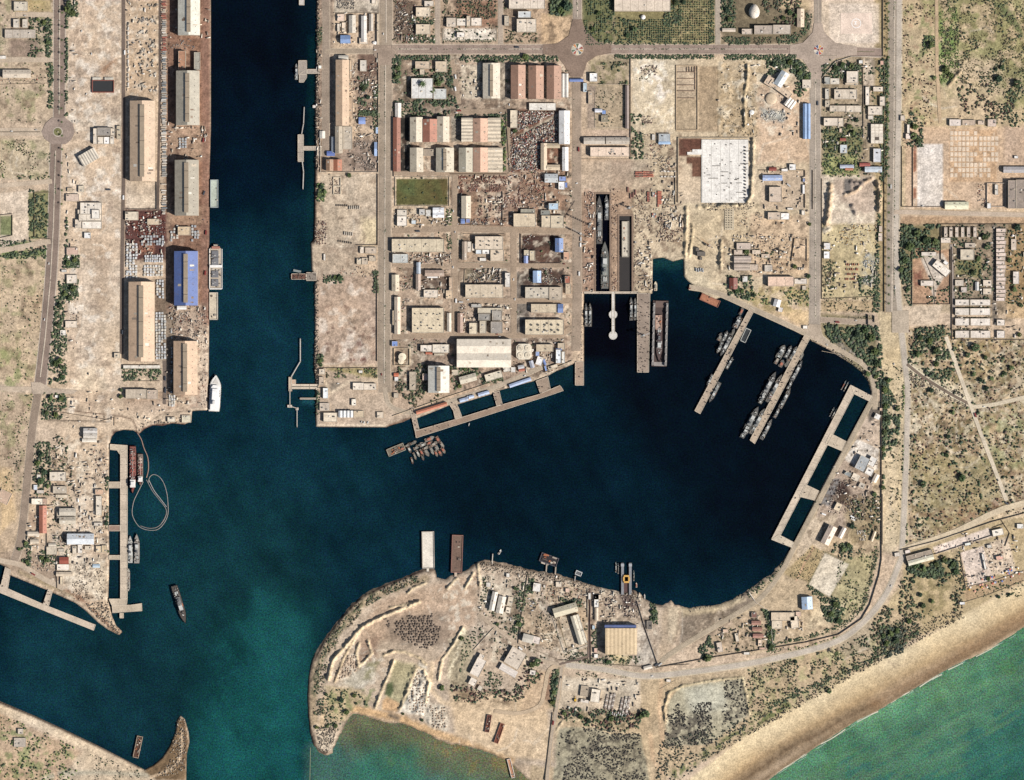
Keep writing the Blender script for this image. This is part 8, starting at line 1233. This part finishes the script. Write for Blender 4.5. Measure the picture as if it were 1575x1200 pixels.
for a, b, c, d, n, lb in ((70, 25, 80, 100, 200, 'dark tree row west of the boulevard'), (100, -10, 120, 26, 190, 'tall grove by the boulevard top'), (100, 26, 104, 178, 170, 'line of trees east of the boulevard'), (44, 28, 76, 92, 170, 'garden trees of the west houses'), (45, 292, 53, 368, 170, 'hedge west of the walled garden'), (54, 300, 80, 366, 240, 'walled garden trees by the boulevard'), (0, 370, 80, 398, 330, 'green belt south of the parade court'), (97, 393, 122, 412, 180, 'dense green block by the port fence'), (90, 430, 121, 462, 320, 'dark grove west of the port apron'), (80, 455, 100, 520, 260, 'tree belt by the boulevard, north part'), (74, 515, 103, 592, 340, 'tree belt by the boulevard, south part'), (66, 604, 102, 628, 160, 'trees around the little white kiosk'), (64, 628, 98, 646, 110, 'trees south of the kiosk'), (50, 680, 78, 762, 340, 'tree belt of the western naval yard'), (162, 740, 169, 812, 120, 'green trees on the pen shore'), (34, 826, 48, 872, 80, 'trees at the southwest gate'), (62, 846, 84, 872, 110, 'tree clump by the small red roof'), (100, 335, 104, 380, 40, 'shrubs by the apron gate'), (188, 566, 248, 586, 200, 'hedge garden with diagonal paths'), (74, 100, 82, 170, 110, 'trees west of the boulevard'), (30, 270, 80, 282, 20, 'weeds')):
    veg('grove', R(a, b, c, d), n, .9, 2.5, GRN, lb, 12, .4 if n < 200 else .37)
for pl, n, lb in ((R(-40, 215, 78, 275), 340, 'green patches in the western field'), ([(0, 400), (74, 385), (60, 590), (0, 590)], 260, 'sparse bushes in the long western field'), ([(0, 606), (54, 606), (40, 760), (0, 760)], 260, 'sparse bushes in the southwest field'), (R(-20, -10, 78, 190), 220, 'sparse bushes in the northwest field')): veg('scrub', pl, n, .5, 1.6, GRN + DRY + LIT, lb, 16, .5)
veg('scrub', [(-20, 1095), (60, 1120), (125, 1155), (110, 1215), (-20, 1215)], 620, .7, 2.1, GRN + LIT, 'green bushes at the southwest corner', 12, .46); veg('scrub', [(125, 1155), (230, 1190), (240, 1210), (120, 1210)], 150, .6, 1.5, GRN + DKS, 'sparse bushes near the rusty pontoon', 10, .5)
veg('shore_scrub', [(650, 880), (600, 900), (545, 932), (500, 990), (484, 1040), (482, 1100), (494, 1100), (500, 1040), (520, 990), (560, 935), (605, 910), (655, 892)], 800, .7, 1.9, GRN + DRY + ['7a7060', '8a8070'], 'bushes and boulders along the peninsula shore', 9, .42); veg('scrub', [(490, 1060), (545, 1060), (570, 1085), (540, 1110), (520, 1130), (490, 1120)], 260, .7, 2.2, GRN, 'bushes at the root of the southern spit', 11, .48); veg('scrub', [(712, 985), (735, 960), (745, 975), (720, 1010), (705, 1040)], 90, .8, 2, GRN, 'bushes on the bank west of the villa'); veg('grove', [(690, 1050), (735, 1060), (790, 1060), (800, 1040), (815, 1010), (840, 1010), (835, 1040), (800, 1080), (700, 1080)], 420, .9, 2.4, GRN + RED, 'garden trees around the peninsula villas', 13, .44); veg('grove', [(745, 1030), (775, 1040), (770, 1060), (745, 1055)], 80, .9, 2, GRN, 'villa garden')
veg('hedge', [(790, 900), (812, 895), (806, 960), (796, 978), (776, 968), (795, 940)], 180, 1, 2.4, GRN, 'dark trees east of the twin sheds', 10, .4); veg('hedge', R(812, 890, 822, 912), 60, 1.2, 2.4, GRN, 'tree by the small white hall'); veg('hedge', R(860, 920, 895, 935), 90, 1, 2.2, GRN, 'trees north of the courtyard hall', 9, .4); veg('hedge', R(1000, 925, 1012, 960), 90, 1.2, 2.4, GRN, 'trees east of the slipway'); veg('hedge', [(738, 895), (745, 890), (795, 985), (788, 990), (740, 940)], 120, .8, 2, GRN + DRY, 'hedge along the twin sheds loop', 9, .42); veg('hedge', R(910, 965, 918, 1000), 50, 1, 2, GRN, 'trees west of the boat hall')
veg('garden_shrubs', R(1264, 98, 1325, 120), 220, 1.2, 2.6, GRN, 'trees north of the walled villas', 12, .38); veg('garden_shrubs', R(1264, 196, 1326, 238), 300, .9, 2.4, GRN, 'villa gardens'); veg('garden_shrubs', R(1264, 238, 1325, 272), 260, .8, 2, GRN + LIT, 'green plots north of the quarry', 10, .42); veg('garden_shrubs', R(1320, 100, 1327, 130), 60, .8, 1.4, GRN, 'dark hedge between villas and court'); veg('garden_shrubs', R(1338, 178, 1357, 190), 60, 1, 2, GRN, 'shrubs north of the grid roof')
NOEX.append(1)
for a, b, c, d, n in ((591.2, 104, 592.8, 588, 330), (1253.2, 112, 1254.9, 490, 300), (1374.6, -10, 1376.6, 470, 420), (606, 75, 850, 76.2, 180), (942, 75, 1212, 76.2, 220), (90.4, 0, 92, 176, 170), (84, 236, 85.4, 300, 60), (887.4, 0, 888.6, 26, 40), (882, 125, 883, 540, 70)):
    veg('median_shrubs', R(a, b, c, d), n, .6, 1.15, GRN, 'low dark shrubs planted along a road median', 0 if b > 300 else 7, .46)
NOEX.clear()
# rocks and loose debris
def junk(name, pts, n, smin, smax, cols, label, clump=0, thr=.5, zmax=1.15):
    if name in ('clutter', 'stores') and n > 40: clump, thr = 9, .44
    seed = 4000 + int(pts[0][0] * 3 + pts[0][1]); x, y = region_pts(pts, n, seed, clump, thr); r = np.random.default_rng(seed)
    ok = np.array([is_land(a, b) for a, b in zip(x, y)], bool) if len(x) else np.zeros(0, bool); x, y = x[ok], y[ok]
    if not len(x): return
    R3 = r.uniform(smin, smax, len(x)); P3 = np.stack([(x - W / 2) * S, (H / 2 - y) * S, np.array([ground_z(a, b) for a, b in zip(x, y)]) + .3], 1)
    v, f = boxvf(-1, -.6, -.4, 1, .6, .7); scatter_mesh(name, P3, R3, cols, label, seed=seed, vv=np.array(v, np.float32), ff=np.array(f, np.int32), jit=.12, flat=zmax, ortho=0 if name in ('rocks', 'scrap_heap') else .001)
JK = ['c8bca8', '8a6a58', '6a5044', 'a04c3c', 'd8d0c4', '5c6470', '9c8c7c', '4a3c36', 'b8a890']
junk('scrap_heap', [(790, 214), (860, 180), (861, 222), (832, 222), (830, 262), (790, 262)], 2600, .8, 2.1, JK, 'dense heaps of mixed scrap metal', 0); junk('scrap_heap', [(790, 171), (858, 172), (792, 205)], 700, .8, 2, JK, 'scrap heaps north of the diagonal lane'); junk('scrap_heap', R(783, 200, 790, 264), 120, .6, 1.4, JK, 'scrap along the yard fence')
for a, b, c, d, n, cols, lb in ((705, 270, 800, 282, 330, JK[1:4] + ['8a5a48'], 'rusty steel stock along the north of the steel yard'), (720, 283, 770, 295, 380, ['7c4c3c', '94604c', 'b09080'], 'rusty profiles in the middle of the steel yard'), (775, 283, 800, 322, 300, ['7c4c3c', '94604c', 'c8b8a8'], 'rusty profiles in the east steel yard'), (736, 300, 742, 332, 70, ['7c5040', 'a07868'], 'row of brown plates'), (750, 300, 756, 325, 60, ['7c5040', 'a07868'], 'second row of brown plates'), (762, 302, 772, 328, 110, ['5c4438', 'c8b8a8', '8c5c4c'], 'third row of mixed plates'), (723, 336, 772, 346, 160, JK, 'clutter at the steel yard south fence'), (800, 264, 838, 300, 330, JK[1:4] + ['c0a894'], 'rusty parts east of the steel yard'), (800, 300, 835, 325, 150, JK, 'engine parts by the workshops'), (706, 284, 712, 300, 60, ['7c4c3c', '94604c'], 'brown stock by the cream shed'),
    (718, 415, 770, 436, 260, JK, 'clutter in the yard north of the long tan hall'), (830, 412, 868, 436, 280, JK, 'clutter of the engine yard'), (803, 362, 822, 384, 50, JK[3:8], 'loose parts in the dark yard'), (604, 424, 640, 446, 200, JK, 'clutter west of the workshops'), (614, 392, 690, 404, 150, JK, 'stored parts between halls'), (606, 460, 632, 476, 90, JK, 'clutter by the roof fan hall'), (704, 466, 735, 515, 260, JK, 'plant clutter by the grey machine halls'), (636, 515, 665, 530, 70, JK, 'parts near the road bend'), (607, 322, 645, 340, 100, JK, 'crates by the sports field'), (795, 520, 860, 575, 170, JK, 'small gear around the tank block'), (690, 388, 700, 404, 30, JK, 'crates at the crossing'),
    (194, 327, 254, 362, 420, ['7c3c34', '5c2c28', 'a8604c', '94908c', 'c8c0b4', '4a2c28'], 'heaps of rusty metal in the dark red yard'), (205, 375, 240, 392, 120, ['a86c50', 'c08c70', '6a4038'], 'orange-brown heap among cargo stacks'), (262, 470, 320, 495, 260, JK, 'crates and planks south of the blue warehouse'), (264, 495, 320, 530, 170, JK, 'scattered gear near the south quay'), (303, 505, 320, 625, 110, JK, 'loose gear along the south quay'), (256, 300, 322, 345, 30, JK, 'loose gear between warehouses'), (255, 50, 262, 190, 60, ['6a5a4c', 'a89a88'], 'wagon parts by the tall warehouse'), (262, 60, 300, 76, 50, ['a8a49c', '7c8488'], 'grey drums between warehouses'),
    (607, 2, 640, 66, 480, JK + ['6a5a44'], 'cluttered yard by the northern lane'), (518, 0, 545, 14, 170, ['5c5450', 'c8bca8', '8a8078'], 'scrap by the northern yard wall'), (540, 96, 582, 125, 110, JK, 'parts behind the long shed'), (552, 118, 580, 170, 200, JK, 'overgrown clutter behind the long shed'), (545, 205, 582, 262, 360, ['7c6c5c', 'a8988a', '5c4c40', 'd0c4b4'], 'rubble of the walled southern plot'), (537, 100, 548, 190, 110, JK, 'outbuildings clutter'), (484, 340, 502, 376, 220, ['7c4c44', 'd0c0b0', '5c4038', 'a89888'], 'red-brown debris on the channel bank'), (508, 275, 525, 298, 60, ['8c7464', 'c0a890'], 'rubble within the frame pens'), (520, 410, 582, 425, 60, JK, 'timber by the old fence'),
    (976, 292, 1003, 446, 420, ['8a6454', 'c8b8a8', '6a4c40', 'a88c7c'], 'gear along the eastern dry dock'), (900, 295, 915, 446, 300, ['8a6454', 'c8b8a8', '6a4c40', 'a88c7c'], 'gear along the western dry dock'), (939, 290, 951, 446, 200, ['8a6454', 'c8b8a8', '6a4c40'], 'gear between the dry docks'), (1010, 330, 1050, 372, 340, ['8a5c4c', '6a4438', 'c8b0a0', '5c4a40'], 'rusty plates near the slipway shore'), (1018, 295, 1036, 330, 90, JK, 'stores beside the orange containers'), (884, 450, 897, 590, 160, ['8a6454', '5c4a40', 'c8b8a8'], 'gear along the avenue quay'), (1003, 240, 1040, 262, 100, JK, 'stores north of the red containers'),
    (1130, 360, 1215, 420, 300, JK, 'clutter of the eastern sandy yard'), (1135, 325, 1170, 350, 70, JK, 'materials by the pile slab'), (985, 100, 1012, 116, 90, ['7c4c44', 'a8988a', '5c4038'], 'brushwood heap in the sandy plot'), (986, 178, 1004, 190, 70, ['7c5c4c', 'a89080'], 'brown heap in the sandy plot'), (992, 205, 1035, 245, 170, JK, 'stores west of the white slab'), (1105, 165, 1160, 210, 120, ['6a5a48', 'a89880'], 'mast parts in the disturbed plot'), (1170, 170, 1208, 187, 150, ['d8d4cc', 'a8a498', 'e8e4dc'], 'white rubble patch'), (1176, 256, 1210, 266, 30, JK, 'site stores'),
    (1290, 345, 1350, 378, 200, ['c8c4bc', 'a89880', '7c6c5c', 'd8a050'], 'quarry machinery parts'), (1328, 390, 1352, 440, 160, ['d8d8d4', 'a8b0b4'], 'white rubble in the quarry yard'), (1266, 410, 1282, 435, 60, ['6a5a48', '8a7a68'], 'brush heaps'), (1284, 512, 1328, 550, 160, ['a8a09a', '7c7470', '5c5450'], 'grey rubble below the grove'), (1504, 282, 1518, 320, 80, JK, 'stores by the compound'), (1385, 200, 1402, 228, 40, JK, 'yard clutter by the huts'), (1276, 738, 1318, 790, 330, ['4a3430', '6a4c44', '8a7468', 'c8b8a4'], 'burnt debris around the hut'), (1300, 760, 1330, 800, 110, JK, 'stores in the walled garden'), (1510, 835, 1560, 880, 90, JK, 'terrace furniture'), (1434, 838, 1530, 850, 60, ['e8d8cc', 'c8a898', '8a6a5c'], 'furniture of the pink court'), (1318, 816, 1332, 832, 90, ['e8e0d4', 'a89c8c'], 'pallets by the cream hall'),
    (824, 885, 905, 930, 230, JK, 'clutter near the north shore of the peninsula'), (930, 908, 985, 950, 260, ['5c4c58', '8a6a5c', 'c8b8a8', '3c3440'], 'boatyard gear before the slipway'), (812, 905, 835, 945, 70, JK, 'vehicle parts in the lot'), (780, 868, 830, 892, 110, ['c8b498', '8a6c54', 'd8c8b0'], 'shore debris'), (735, 866, 755, 900, 90, ['c8b498', '8a6c54', 'd8c8b0'], 'bank debris'), (840, 945, 860, 1000, 60, DRY, 'dry garden rows'), (826, 945, 850, 985, 90, DRY, 'planted rows by the courtyard road'), (870, 1003, 905, 1016, 110, DRY, 'planted rows by the crossroads'), (710, 1050, 740, 1080, 60, ['5c2c30', '6a3c38'], 'dark red brush by the villa'),
    (112, 868, 160, 922, 260, ['8a7460', 'c8b49c', '6a5844'], 'stone heaps in the southwest yard'), (88, 822, 104, 840, 40, JK, 'yard stores'), (144, 690, 166, 735, 80, JK, 'equipment on the pen shore'), (128, 795, 160, 822, 60, JK, 'yard gear'), (74, 690, 108, 722, 120, DRY + ['8a7460'], 'dry vegetation in the walled plot'), (40, 862, 80, 880, 70, JK, 'rows of small gear by the gate'), (100, 480, 122, 505, 40, JK, 'goods by the apron hut'), (0, 108, 58, 128, 60, JK, 'goods beside the three-bay house')):
    junk('clutter', R(a, b, c, d), n, .45, 1.35, cols, lb, 0)
RK = ['a89880', 'c0b09a', '7c6c5c', '5c5046']
for pl, n, lb in (([(487, 1118), (518, 1120), (512, 1160), (490, 1156)], 260, 'boulders on the tip of the southern spit'), ([(268, 1104), (288, 1106), (288, 1180), (272, 1190), (240, 1196), (262, 1170)], 420, 'rocks of the curved breakwater'), ([(168, 925), (190, 973), (180, 976), (150, 950), (130, 930)], 300, 'rocks on the little southwest point'), ([(485, 0), (492, 0), (492, 260), (484, 260)], 420, 'rocks on the northern channel bank'), ([(482, 430), (490, 430), (491, 600), (482, 600)], 320, 'rocks on the southern channel bank'), ([(213, 652), (290, 640), (290, 656), (213, 670)], 200, 'rocks by the port corner'), ([(1400, 570), (1480, 605), (1490, 628), (1400, 590)], 420, 'pale earth clods along the dark track'), ([(735, 862), (905, 895), (990, 915), (990, 925), (900, 905), (735, 875)], 420, 'rocks on the north shore of the peninsula'), ([(1170, 482), (1330, 562), (1342, 600), (1336, 600), (1325, 575), (1245, 530)], 300, 'rocks on the north shore of the basin'), ([(1060, 935), (1145, 912), (1150, 918), (1060, 942)], 100, 'stones of the basin south shore'), ([(1085, 312), (1160, 312), (1160, 322), (1085, 324)], 220, 'clods by the white slab'), ([(605, 645), (866, 592), (868, 600), (640, 676), (636, 672)], 0, '')):
    if n: junk('rocks', pl, n, .6, 1.7, RK, lb)
for x, y, n in ((980, 340, 0),): pass
for a, b, c, d, n in ((606, 322, 694, 354, 60), (604, 388, 694, 404, 60), (706, 466, 786, 515, 90), (640, 404, 694, 460, 70), (716, 412, 772, 434, 70), (794, 520, 866, 575, 70), (704, 100, 742, 150, 30), (700, 268, 800, 346, 110), (804, 262, 880, 350, 90), (514, 20, 584, 68, 60), (538, 92, 582, 262, 120), (1100, 360, 1240, 420, 110), (1004, 296, 1050, 372, 90), (990, 240, 1040, 300, 30), (606, 4, 672, 64, 90), (736, 885, 905, 1000, 110), (912, 905, 985, 960, 90), (82, 672, 165, 870, 230), (194, 0, 246, 150, 90), (256, 0, 322, 60, 40), (256, 190, 322, 246, 60), (102, 600, 300, 650, 70), (40, 760, 82, 870, 80), (256, 470, 318, 625, 120), (194, 325, 254, 400, 110), (1265, 92, 1358, 268, 110), (1466, 350, 1575, 520, 150), (1262, 640, 1352, 800, 110), (1100, 945, 1235, 1000, 80), (865, 1045, 985, 1092, 60), (1266, 345, 1350, 450, 80), (1104, 95, 1250, 210, 90), (486, 0, 500, 262, 50), (898, 292, 914, 448, 60), (976, 372, 1002, 448, 60), (102, 0, 120, 660, 60), (1478, 815, 1570, 900, 80), (1170, 255, 1245, 345, 60)):
    junk('stores', R(a, b, c, d), int(n * .8), 1.2, 3.2, ['e0d6c6', 'b8a48e', '8c7c6c', 'd0c0a8', '9a8a7a', 'f0e8dc', 'c0ae98', 'e8dcc8'], f'crates and small stores scattered round map plot {a}' if 0 else 'crates, lean-tos and small stores in the yard', 0)
# individual trees
def crown_mesh(seed, n=26):
    r = np.random.default_rng(seed); v = []; f = []; 
    for k in range(n):
        a = r.random() * 6.28; q = (r.random() ** .5) * .72; z = .35 + .55 * (1 - q) * r.random() + .1; s = r.uniform(.2, .38); off = len(v)
        V = IV * (1 + (r.random((len(IV), 1)) - .5) * .7) * s; V[:, 2] *= .75; V += [q * math.cos(a), q * math.sin(a), z]; v += [tuple(p) for p in V]; f += [tuple(int(i) + off for i in t_) for t_ in IF]
    me = bpy.data.meshes.new('crown'); me.from_pydata(v, [], f); me.materials.append(mat(GRN[seed % 5] if seed % 6 else '4c5a34', 'leaf')); return me
CRN = [crown_mesh(s) for s in range(9)]; TRK = as_data(MB().cyl(0, 0, .09, -.3, .5, 7, .05).box(-.02, -.3, .35, .02, .3, .4), 'trunk', mat('6a5844', 'plain'))
def palm_mesh(seed):
    r = random.Random(seed); v = []; f = []
    for k in range(11):
        a = k * 2 * math.pi / 11 + r.uniform(-.15, .15); c, s_ = math.cos(a), math.sin(a); L = r.uniform(.8, 1); o = len(v)
        for t_, w, z in ((0, .05, 1.5), (.5 * L, .13, 1.62), (L, .03, 1.3)): v += [(c * t_ - s_ * w, s_ * t_ + c * w, z), (c * t_ + s_ * w, s_ * t_ - c * w, z)]
        f += [(o, o + 1, o + 3, o + 2), (o + 2, o + 3, o + 5, o + 4)]
    me = bpy.data.meshes.new('crown'); me.from_pydata(v, [], f); me.materials.append(mat('4a5a38', 'leaf')); return me
PLM = [palm_mesh(s) for s in range(3)]; PTR = as_data(MB().cyl(0, 0, .07, -.1, 1.5, 7, .05), 'trunk', mat('7c6a54', 'plain'))
NT = [0]
def tree(x, y, r, palm=False, lab=None):
    if not is_land(x, y) or NT[0] > 297: return
    NT[0] += 1; z = ground_z(x, y); s_ = r * S; t = empty('palm_tree' if palm else 'tree', P(x, y, z - .2), rr.uniform(0, 6.28))
    if palm: put('crown', rr.choice(PLM), 0, 0, 0, 0, (s_, s_, max(5, s_)), t); put('trunk', PTR, 0, 0, 0, 0, (s_, s_, max(5, s_)), t)
    else: put('crown', rr.choice(CRN), 0, 0, 0, 0, (s_, s_, s_ * 1.1), t); put('trunk', TRK, 0, 0, 0, 0, (s_, s_, s_), t)
    reg(t, lab or (('spreading palm' if palm else ('broad' if r > 4.2 else 'small' if r < 3 else 'rounded') + ' dark tree')), 'palm tree' if palm else 'tree', x, y, 'palm trees lining roads' if palm else 'single trees around the harbour')
for x, y, r in ((1536, 122, 8), (1564, 130, 9), (1541, 104, 5), (1532, 107, 4), (1480, 735, 8), (1420, 745, 7), (1440, 540, 8), (1500, 534, 9), (1488, 547, 6), (1515, 550, 5), (1517, 598, 6), (1555, 566, 6), (1545, 575, 5), (1498, 575, 5), (1508, 585, 5), (1525, 582, 5), (1541, 578, 4), (1430, 525, 7), (1415, 520, 6), (1412, 545, 7), (1432, 600, 6), (1465, 635, 5), (1380, 628, 6), (1458, 672, 5), (1456, 700, 5), (1440, 560, 6), (1275, 1062, 6), (992, 1098, 9), (985, 1102, 6), (1088, 1013, 8), (680, 1058, 6), (525, 1077, 6), (545, 1070, 5), (533, 1095, 6), (532, 1100, 5), (516, 1116, 5), (487, 1119, 4), (504, 1117, 3.5), (548, 1082, 3), (649, 1108, 3.5), (710, 982, 5), (620, 1098, 3), (502, 1068, 4), (826, 1018, 9), (818, 1022, 7), (872, 10, 9), (862, 16, 7), (808, 88, 7), (1432, 70, 8), (1454, 108, 8), (1462, 115, 6), (1437, 120, 5), (566, 150, 5), (559, 137, 6), (612, 105, 6), (610, 118, 6), (664, 140, 8), (674, 128, 7), (792, 202, 5), (775, 205, 5), (776, 240, 5), (732, 566, 6), (715, 567, 5), (694, 566, 4), (707, 594, 5), (765, 583, 5), (1078, 415, 0), (1148, 388, 6), (1133, 448, 6), (1141, 447, 5), (1222, 410, 5), (1190, 402, 0), (1243, 425, 5), (1245, 345, 4), (1160, 455, 5), (1136, 466, 4), (1188, 492, 4), (1399, 380, 9), (1410, 360, 8), (1425, 370, 9), (1392, 400, 7), (1385, 415, 6), (1438, 372, 7), (1395, 445, 5), (1498, 420, 6), (1504, 398, 6), (1515, 365, 7), (1518, 380, 6), (1565, 350, 7), (1552, 400, 6), (1560, 445, 6), (1570, 470, 5), (1568, 515, 5), (1407, 195, 7), (1405, 210, 8), (1412, 218, 6), (1340, 520, 8), (1330, 508, 7), (1345, 540, 8), (1350, 560, 8), (1318, 515, 7), (1335, 575, 6), (1347, 580, 5), (1360, 600, 7), (1366, 585, 6), (1362, 625, 6), (1365, 645, 6), (1360, 665, 6), (1358, 690, 5), (1396, 850, 0), (1408, 870, 7), (1420, 875, 7), (1452, 860, 7), (1440, 868, 6), (1470, 880, 6), (1466, 868, 6), (1415, 915, 5), (1420, 932, 6), (1398, 955, 6), (1405, 895, 4), (1434, 925, 5), (1370, 975, 7), (1378, 985, 7), (1364, 990, 6), (1380, 970, 6), (1359, 978, 5), (1285, 930, 7), (1278, 945, 6), (1290, 955, 6), (1297, 845, 6), (1305, 838, 5), (1310, 810, 6), (1345, 760, 5), (1358, 750, 5), (1224, 1018, 4), (1183, 965, 5), (1184, 980, 5), (1186, 995, 6), (1166, 960, 0), (1135, 1000, 4), (1215, 985, 4), (868, 1098, 5), (893, 1103, 6), (905, 1108, 5), (940, 1105, 6), (855, 1050, 5), (852, 1065, 5), (850, 1080, 5), (935, 1018, 5), (950, 1030, 0), (792, 905, 4), (798, 960, 6), (815, 905, 4), (1005, 940, 5), (1006, 952, 4), (765, 960, 4), (500, 295, 5), (494, 288, 5), (491, 300, 5), (522, 428, 6), (515, 426, 4), (537, 270, 5), (492, 555, 5), (494, 562, 4), (103, 15, 8), (112, 20, 7), (106, 5, 7), (68, 35, 5), (72, 46, 5), (115, 400, 6), (105, 405, 6), (112, 444, 7), (100, 452, 6), (108, 458, 6), (92, 470, 6), (90, 500, 6), (93, 555, 7), (86, 560, 6), (95, 565, 6), (88, 585, 5), (78, 612, 6), (94, 612, 6), (72, 635, 5), (86, 638, 6), (96, 580, 5), (64, 700, 7), (58, 712, 6), (68, 726, 7), (62, 740, 7), (74, 748, 5), (165, 735, 5), (164, 805, 5), (165, 795, 4), (72, 862, 6), (64, 858, 5), (40, 835, 5), (42, 865, 5), (166, 848, 3), (58, 30, 4), (48, 45, 4), (74, 65, 5), (186, 610, 5), (186, 600, 4), (920, 20, 5), (912, 45, 5), (975, 45, 6), (965, 55, 5), (1040, 5, 6), (1052, 4, 5), (1118, 15, 6), (1122, 30, 6), (1215, 20, 6), (1205, 28, 5), (1224, 25, 5), (1190, 100, 6), (1215, 96, 6), (1230, 112, 6), (1240, 120, 5), (1225, 103, 5), (1312, 205, 6), (1306, 195, 6), (1318, 185, 5), (1295, 100, 6), (1310, 102, 6), (1285, 105, 6), (1275, 225, 5), (30, 845, 4), (1552, 915, 4), (1520, 890, 5), (1536, 918, 4)):
    if r: tree(x, y, r * .8)
for k in range(15): tree(95.5 + rr.uniform(-.5, .5), 20 + k * 21, 2.6, True)
for k in range(34): tree(1366.5, 5 + k * 14, 2.8, True)
tree(1286, 1005, 6, True); tree(650, 130, 7, True)
finish_labels()
for q in sorted(LONG): print('LONG', q)
